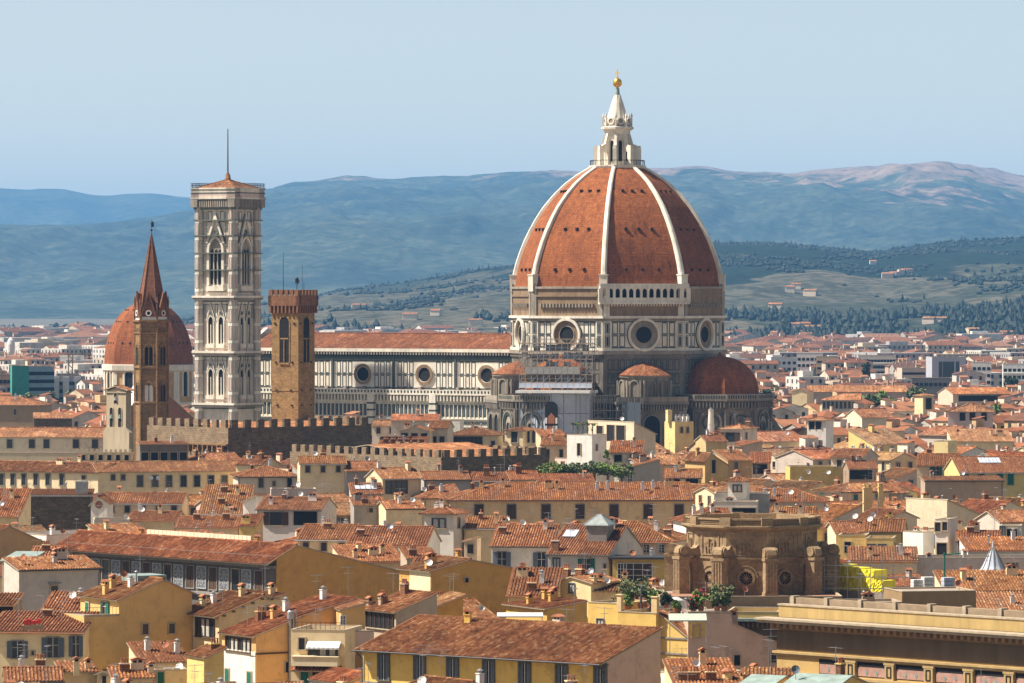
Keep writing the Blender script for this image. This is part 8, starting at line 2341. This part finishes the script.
def tree(name, label, cat, loc, hgt, rx, rz, leafm, n=700, leaf=.35, group=None, trunk=True, seed=1, pot=False):
    t = empty(name, loc); tag(t, label, cat, group)
    rng = random.Random(seed)
    tb = MB()
    zc_ = hgt - rz
    if pot: tb.lathe([(.28, 0), (.4, .6), (.45, .62), (.45, .7), (0, .66)], 10, mi=1)
    tb.tube((0, 0, .3 if pot else -.5), (0, 0, zc_), .035 * hgt + .04, .02 * hgt + .02, 6)
    for k in range(5):
        a = k * 1.26 + rng.random(); tb.tube((0, 0, zc_ * (.6 + .08 * k)), (math.cos(a) * rx * .6, math.sin(a) * rx * .6, zc_ + rz * rng.uniform(-.2, .5)), .014 * hgt + .02, .01, 5)
    tb.build('trunk', ['bark', 'clay'], t)
    cb = MB(); crown(cb, (0, 0, zc_), rx, rz, n, leaf, rng); cb.build('crown', leafm, t)
    return t
TG = 'trees among the far roofs'
spec = [(30, 391, 2000, 'l', 1.0), (52, 392, 2010, 'd', 1.2), (70, 388, 1990, 'l', 1.3), (82, 387, 1970, 'd', 1.4), (93, 386, 1960, 'l', 1.2), (803, 378, 2050, 'd', 1.1), (823, 379, 2060, 'l', .9), (829, 384.5, 1850, 'b', 1.0), (866, 356.5, 2300, 'c', 1.0), (873, 390, 1700, 'l', .9), (884, 391, 1700, 'b', 1.0),
        (895, 384, 1880, 'd', 1.1), (906, 385, 1870, 'd', 1.0), (918, 384, 1860, 'l', 1.0), (985, 402, 1560, 'b', 1.0), (996, 404, 1540, 'b', 1.0), (1013, 377, 2000, 'd', 1.2), (1021, 379, 1990, 'd', 1.1), (779, 384, 1950, 'l', .8), (840, 392, 1720, 'd', .8), (1000, 416, 1480, 'b', .6), (768, 391, 1760, 'd', .8)]
words = {'l': 'green', 'd': 'dark green', 'b': 'bright green', 'c': 'dark pointed cypress'}
nmk = [('far left apartments', 55), ('white row blocks', 800), ('long red hall', 850), ('grey row window house', 872), ('grey hotel', 925), ('lilac house', 985), ('right edge', 1018)]
seen = {}
for i, (px, py, Y, k, s_) in enumerate(spec):
    top = P(px, py, Y)
    nm = min(nmk, key=lambda q: abs(q[1] - px))
    lb = f"{words[k]} {'tree' if k != 'c' else ''} among roofs near the {nm[0]}".replace('  ', ' ')
    c_ = seen.get(lb, 0); seen[lb] = c_ + 1
    lb = lb if c_ == 0 else ('second ' if c_ == 1 else 'third ') + lb + ' from the left'
    if k == 'c': tree('cypress', lb, 'tree', (top.x, Y, 0), top.z, 2.2, 8.5, 'leafd', 900, .7, TG, seed=i)
    else: tree('tree', lb, 'tree', (top.x, Y, 0), top.z, 4.6 * s_, 5.0 * s_, {'l': 'leaf', 'd': 'leafd', 'b': 'leafb'}[k], 900, .75, TG, seed=i)
BG = 'garden bushes on the roofs by the white block tower'
for i, (px, py, w_, hh, m, lb) in enumerate([(553, 459, 1.7, 2.6, 'leafb', 'bright green round bush at the left of the roof garden'), (566, 461, 1.5, 2.4, 'leaf', 'dull green bush second from the left in the roof garden'), (577, 462, 1.4, 2.2, 'leaf', 'smaller olive bush in the middle of the roof garden'), (595, 459, 1.6, 3.0, 'leaf', 'tall grey green bush below the white block tower'), (608, 460, 2.0, 3.4, 'leafb', 'largest bright yellow green bush right of the white block tower'), (622, 462, 1.6, 2.4, 'leaf', 'low green bush at the right end of the roof garden'), (611, 447, 1.0, 1.8, 'leafb', 'small round bush close beside the white block tower wall')]):
    top = P(px, py, 975 if py > 450 else 1040); tree('bush', lb, 'bush', (top.x, top.y, top.z - hh * 1.3 - .5), hh * 1.3 + .5, w_ * 1.9, (hh * 1.3 + .5) * .5, m, 900, .26, BG, seed=40 + i)
# pergola on the white tower
p_ = WT.Mw @ Vector((.6, 1.5, WT.ze)); t = empty('pergola', p_, -WT.a); tag(t, 'green leafy pergola on top of the white block tower', 'pergola')
mb = MB()
for i in range(5):
    for y_ in (0, 2.2): mb.tube((i * 1.25, y_, -.6), (i * 1.25, y_, 2.4), .06, n=5)
for y_ in (0, 2.2): mb.tube((0, y_, 2.4), (5.0, y_, 2.4), .06, n=5)
mb.build('frame', 'wood', t); mb = MB(); rng = random.Random(9)
for i in range(5): crown(mb, (i * 1.25, .2, 2.3), .75, .4, 70, .2, rng, 5); crown(mb, (i * 1.25, 0, 1.2), .25, .9, 25, .18, rng, 4)
mb.build('vine', 'leafb', t)
# terrace pots in the foreground
PG = 'potted plants on the foreground terraces'
for i, (px, py0, py1, Y, rx, m, lb) in enumerate([(629, 609, 580, 611, 1.7, 'leaf', 'large grey green olive bush at the left of the yellow terrace'), (641, 609, 579, 612, 1.7, 'leaf', 'tallest olive bush in the middle of the yellow terrace'), (651, 609, 587, 611, 1.2, 'leafb', 'smaller bright bush at the right of the yellow terrace'), (626, 609, 590, 610.4, .9, 'leafb', 'bright green young bush at the left front of the yellow terrace'), (666, 608, 592, 606, .8, 'leafd', 'dark pot plant beside the white draped table'), (676, 612, 601, 604, .6, 'leafb', 'small leafy pot in front of the white table'), (701, 612, 588, 603, 1.2, 'leafb', 'oleander bush with pink flowers above the pink wall'), (717, 612, 583, 602, 1.5, 'leaf', 'round olive bush above the pink stepping wall'), (724, 612, 585, 602, 1.2, 'leaf', 'olive bush right of the round olive above the pink wall'), (693, 612, 596, 603, .8, 'leafd', 'small dark shrub left of the pink flowered oleander')]):
    a, b = P(px, py0, Y), P(px, py1, Y); hh = b.z - a.z
    t = tree('potted_bush', lb, 'pot plant', a, hh * 1.05, rx * 1.3, hh * .46, m, 620, .2, PG, seed=70 + i, pot=True)
    if 'oleander' in lb or 'dark shrub' in lb:
        mb = MB(); rng = random.Random(i)
        for _ in range(40):
            d = Vector((rng.gauss(0, 1), rng.gauss(0, 1), rng.gauss(0, 1))).normalized() * .95; mb.ball((d.x * rx, d.y * rx, hh * .6 + d.z * hh * .38), .1, 5)
        mb.build('flowers', 'flower', t)
p = P(676, 609, 607); t = empty('draped_table', p, .1); tag(t, 'terrace table under a bulky white cloth', 'table')
mb = MB(); n = 16
for i in range(n):
    a, b = 2 * math.pi * i / n, 2 * math.pi * (i + 1) / n
    ra, rb_ = 1 + .08 * math.sin(5 * a), 1 + .08 * math.sin(5 * b)
    mb.add([(1.15 * ra * math.cos(a), .7 * ra * math.sin(a), .15), (1.15 * rb_ * math.cos(b), .7 * rb_ * math.sin(b), .15), (1.0 * math.cos(b), .6 * math.sin(b), 1.1), (1.0 * math.cos(a), .6 * math.sin(a), 1.1)]); mb.add([(1.0 * math.cos(a), .6 * math.sin(a), 1.1), (1.0 * math.cos(b), .6 * math.sin(b), 1.1), (.3 * math.cos(b), .2 * math.sin(b), 1.5), (.3 * math.cos(a), .2 * math.sin(a), 1.5)]); mb.add([(.3 * math.cos(a), .2 * math.sin(a), 1.5), (.3 * math.cos(b), .2 * math.sin(b), 1.5), (0, 0, 1.48)])
mb.build('cloth', 'whitepaint', t); mb = MB()
for sx in (-.6, .6):
    for sy in (-.35, .35): mb.tube((sx, sy, -.2), (sx, sy, .9), .04, n=5)
mb.build('legs', 'wood', t)
# awnings
for (x0, x1, py0, py1, Y, lb) in ((497, 543, 612.5, 616.5, 592, 'white canvas awning above the yellow palazzo roof'), (669, 707, 613.5, 620.5, 585, 'pale green canvas awning below the pink flowered terrace')):
    a, b, c = P(x0, py1, Y - 2.5), P(x1, py1, Y - 2.5), P((x0 + x1) / 2, py0, Y)
    t = empty('awning', (a.x, a.y, a.z)); tag(t, lb, 'awning')
    w_ = b.x - a.x; hh = c.z - a.z
    mb = MB(); mb.add([(0, 0, 0), (w_, 0, 0), (w_, 2.5, hh), (0, 2.5, hh)]); mb.add([(0, 0, -.12), (w_, 0, -.12), (w_, 0, 0), (0, 0, 0)]); mb.add([(0, 0, -.04), (0, 2.5, hh - .04), (w_, 2.5, hh - .04), (w_, 0, -.04)])
    mb.build('canvas', 'whitepaint' if x0 < 600 else simple('pale_green_canvas', (.40, .46, .37), .7, .15, 1), t)
    mb = MB(); mb.tube((0, 0, 0), (w_, 0, 0), .05, n=5); mb.tube((.1, 0, 0), (.1, 0, -4), .05, n=5); mb.tube((w_ - .1, 0, 0), (w_ - .1, 0, -4), .05, n=5); mb.build('frame', 'metal', t)
p = P(32, 625, 560); t = empty('red_cushions', p); tag(t, 'folded red garden covers lying on the roof terrace at the left', 'covers')
mb = MB(); rng = random.Random(4)
for i in range(5): mb.box(-.9 + .4 * i, -.55 + .4 * i, -.5, .5, .05 * i, .6 + .12 * math.sin(i * 2)); 
mb.build('cover', 'red', t); mb = MB(); mb.box(-1.2, 1.3, -.6, .6, -.5, 0); mb.build('bench', 'plank', t)
for (px, py0, py1, Y, lb) in ((771, 672, 628, 528, 'tall television antenna mast in front of the pink wall'), (317, 597, 574, 600, 'tall antenna with many rods before the ochre end wall'), (348, 597, 566, 601, 'second antenna mast before the ochre end wall'), (265, 590, 562, 640, 'tall antenna before the panelled palace facade'), (140, 582, 552, 590, 'antenna mast in front of the left palace panels')):
    a, b = P(px, py0, Y), P(px, py1, Y); t = empty('antenna_mast', a, R(px % 40)); tag(t, lb, 'antenna', 'tall antenna masts')
    hh = b.z - a.z; mb = MB(); mb.tube((0, 0, -4), (0, 0, hh), .045, .03, 5); mb.build('mast', 'metal', t)
    mb = MB()
    for z, L_ in ((hh - .15, .8), (hh - .9, .6)):
        mb.tube((-L_, 0, z), (L_, 0, z), .025, n=4)
        for i in range(7): x = -L_ + 2 * L_ * i / 6; mb.tube((x, -.3, z), (x, .3, z), .018, n=3)
    mb.build('rods', 'metal', t)

# ---------------------------------------------------------------- woods and villas on the hillside
wd = MB(); rw = random.Random(17)
def blob(mb, p, r, hh, rng):
    n = 6; base = [Vector((p.x + r * math.cos(2 * math.pi * i / n + p.x) * rng.uniform(.7, 1.1), p.y + r * math.sin(2 * math.pi * i / n + p.x) * rng.uniform(.7, 1.1), p.z + hh * rng.uniform(.25, .5))) for i in range(n)]
    lo = [Vector((p.x + (q.x - p.x) * .6, p.y + (q.y - p.y) * .6, p.z - 1)) for q in base]; t_ = Vector((p.x, p.y, p.z + hh))
    for i in range(n): j = (i + 1) % n; mb.add([lo[i], lo[j], base[j], base[i]], 0, [(0, 0)] * 4); mb.add([base[i], base[j], t_], 0, [(0, 0)] * 3)
for i in range(22000):
    Y = 4350 + (rw.random() ** 1.25) * 4200; px = rw.uniform(180, 1060) if rw.random() < .9 else rw.uniform(-30, 300)
    X = (px - 512) * Y / F
    dn = noise.fractal(Vector((X / 420, Y / 650, 1.3)), .8, 2, 4)
    zz_ = h3(px, Y)
    if dn + (zz_ - 70) / 260.0 < (.14 if rw.random() < .985 else -.25): continue
    z = h3(px, Y)
    if rw.random() < .06: blob(wd, Vector((X, Y, z)), rw.uniform(1.4, 2.2), rw.uniform(7, 11), rw)
    else: blob(wd, Vector((X, Y, z)), rw.uniform(2.8, 5.2), rw.uniform(3, 5.5), rw)
o = wd.build('hillside_woods', M['hillleaf']); tag(o, kind='stuff')
# tree clumps in the plain
wd = MB()
for i in range(5200):
    Y = rw.uniform(1700, 5400); px = rw.uniform(-40, 1064); X = (px - 512) * Y / F
    if noise.fractal(Vector((X / 160, Y / 260, 7.1)), .8, 2, 3) < .15: continue
    blob(wd, Vector((X, Y, 0)), rw.uniform(2.5, 5), rw.uniform(11, 20), rw)
for i in range(3200):
    px = rw.uniform(560, 1064) if rw.random() < .7 else rw.uniform(-30, 560); Y = rw.uniform(4250, 5300); X = (px - 512) * Y / F
    if noise.fractal(Vector((X / 130, Y / 420, 4.1)), .8, 2, 3) < -.12: continue
    blob(wd, Vector((X, Y, h3(px, Y))), rw.uniform(2.5, 5.5), rw.uniform(5, 12), rw)
o = wd.build('city_greenery', M['hillleaf']); tag(o, kind='stuff')
VG = 'pale villas scattered on the wooded hillside'
vl = [(785, 288.5), (791, 287), (803, 293), (882, 275), (888, 273.5), (899, 272), (904, 270.5), (768, 307), (790, 327), (797, 325), (804, 328), (800, 337), (922, 321), (930, 320), (955, 338), (969, 331), (1000, 334), (946, 342), (1012, 343), (870, 262), (430, 312), (402, 318), (352, 306), (468, 322), (770, 335)]
wl = ['white', 'cream', 'pale ochre', 'pinkish']
def vgap(px): return 'right of the cathedral dome' if px < 830 else ('far right' if px > 940 else ('left of the cathedral dome' if px < 520 else 'at right of centre'))
for i, (px, py) in enumerate(vl):
    Yh = None
    Y = 4350
    while Y < 8500:
        if h3(px, Y) + 4 > P(px, py, Y).z: Yh = Y; break
        Y += 20
    if Yh is None: continue
    X = (px - 512) * Yh / F; z = h3(px, Yh) - 2
    h = House('villa', None, 'villa', Yh, rw.uniform(-30, 30), px, 300, rw.choice([(.74, .70, .62), (.70, .60, .44), (.62, .50, .36), (.66, .52, .42)]), rw.choice(('n', 'o', 'p')), None, VG)
    h.root.location.z = z; h.ze = rw.uniform(7, 9)
    h.rect(rw.uniform(9, 17), rw.uniform(8, 10), 'gx', 17); h.finish(tiles=False)
    rank = sum(1 for q in vl if q[0] < px and vgap(q[0]) == vgap(px)) + 1
    tag(h.root, f"{['first','second','third','fourth','fifth','sixth','seventh','eighth','ninth','tenth','eleventh','twelfth','thirteenth','fourteenth'][rank-1]} pale villa from the left on the hillside {vgap(px)}")
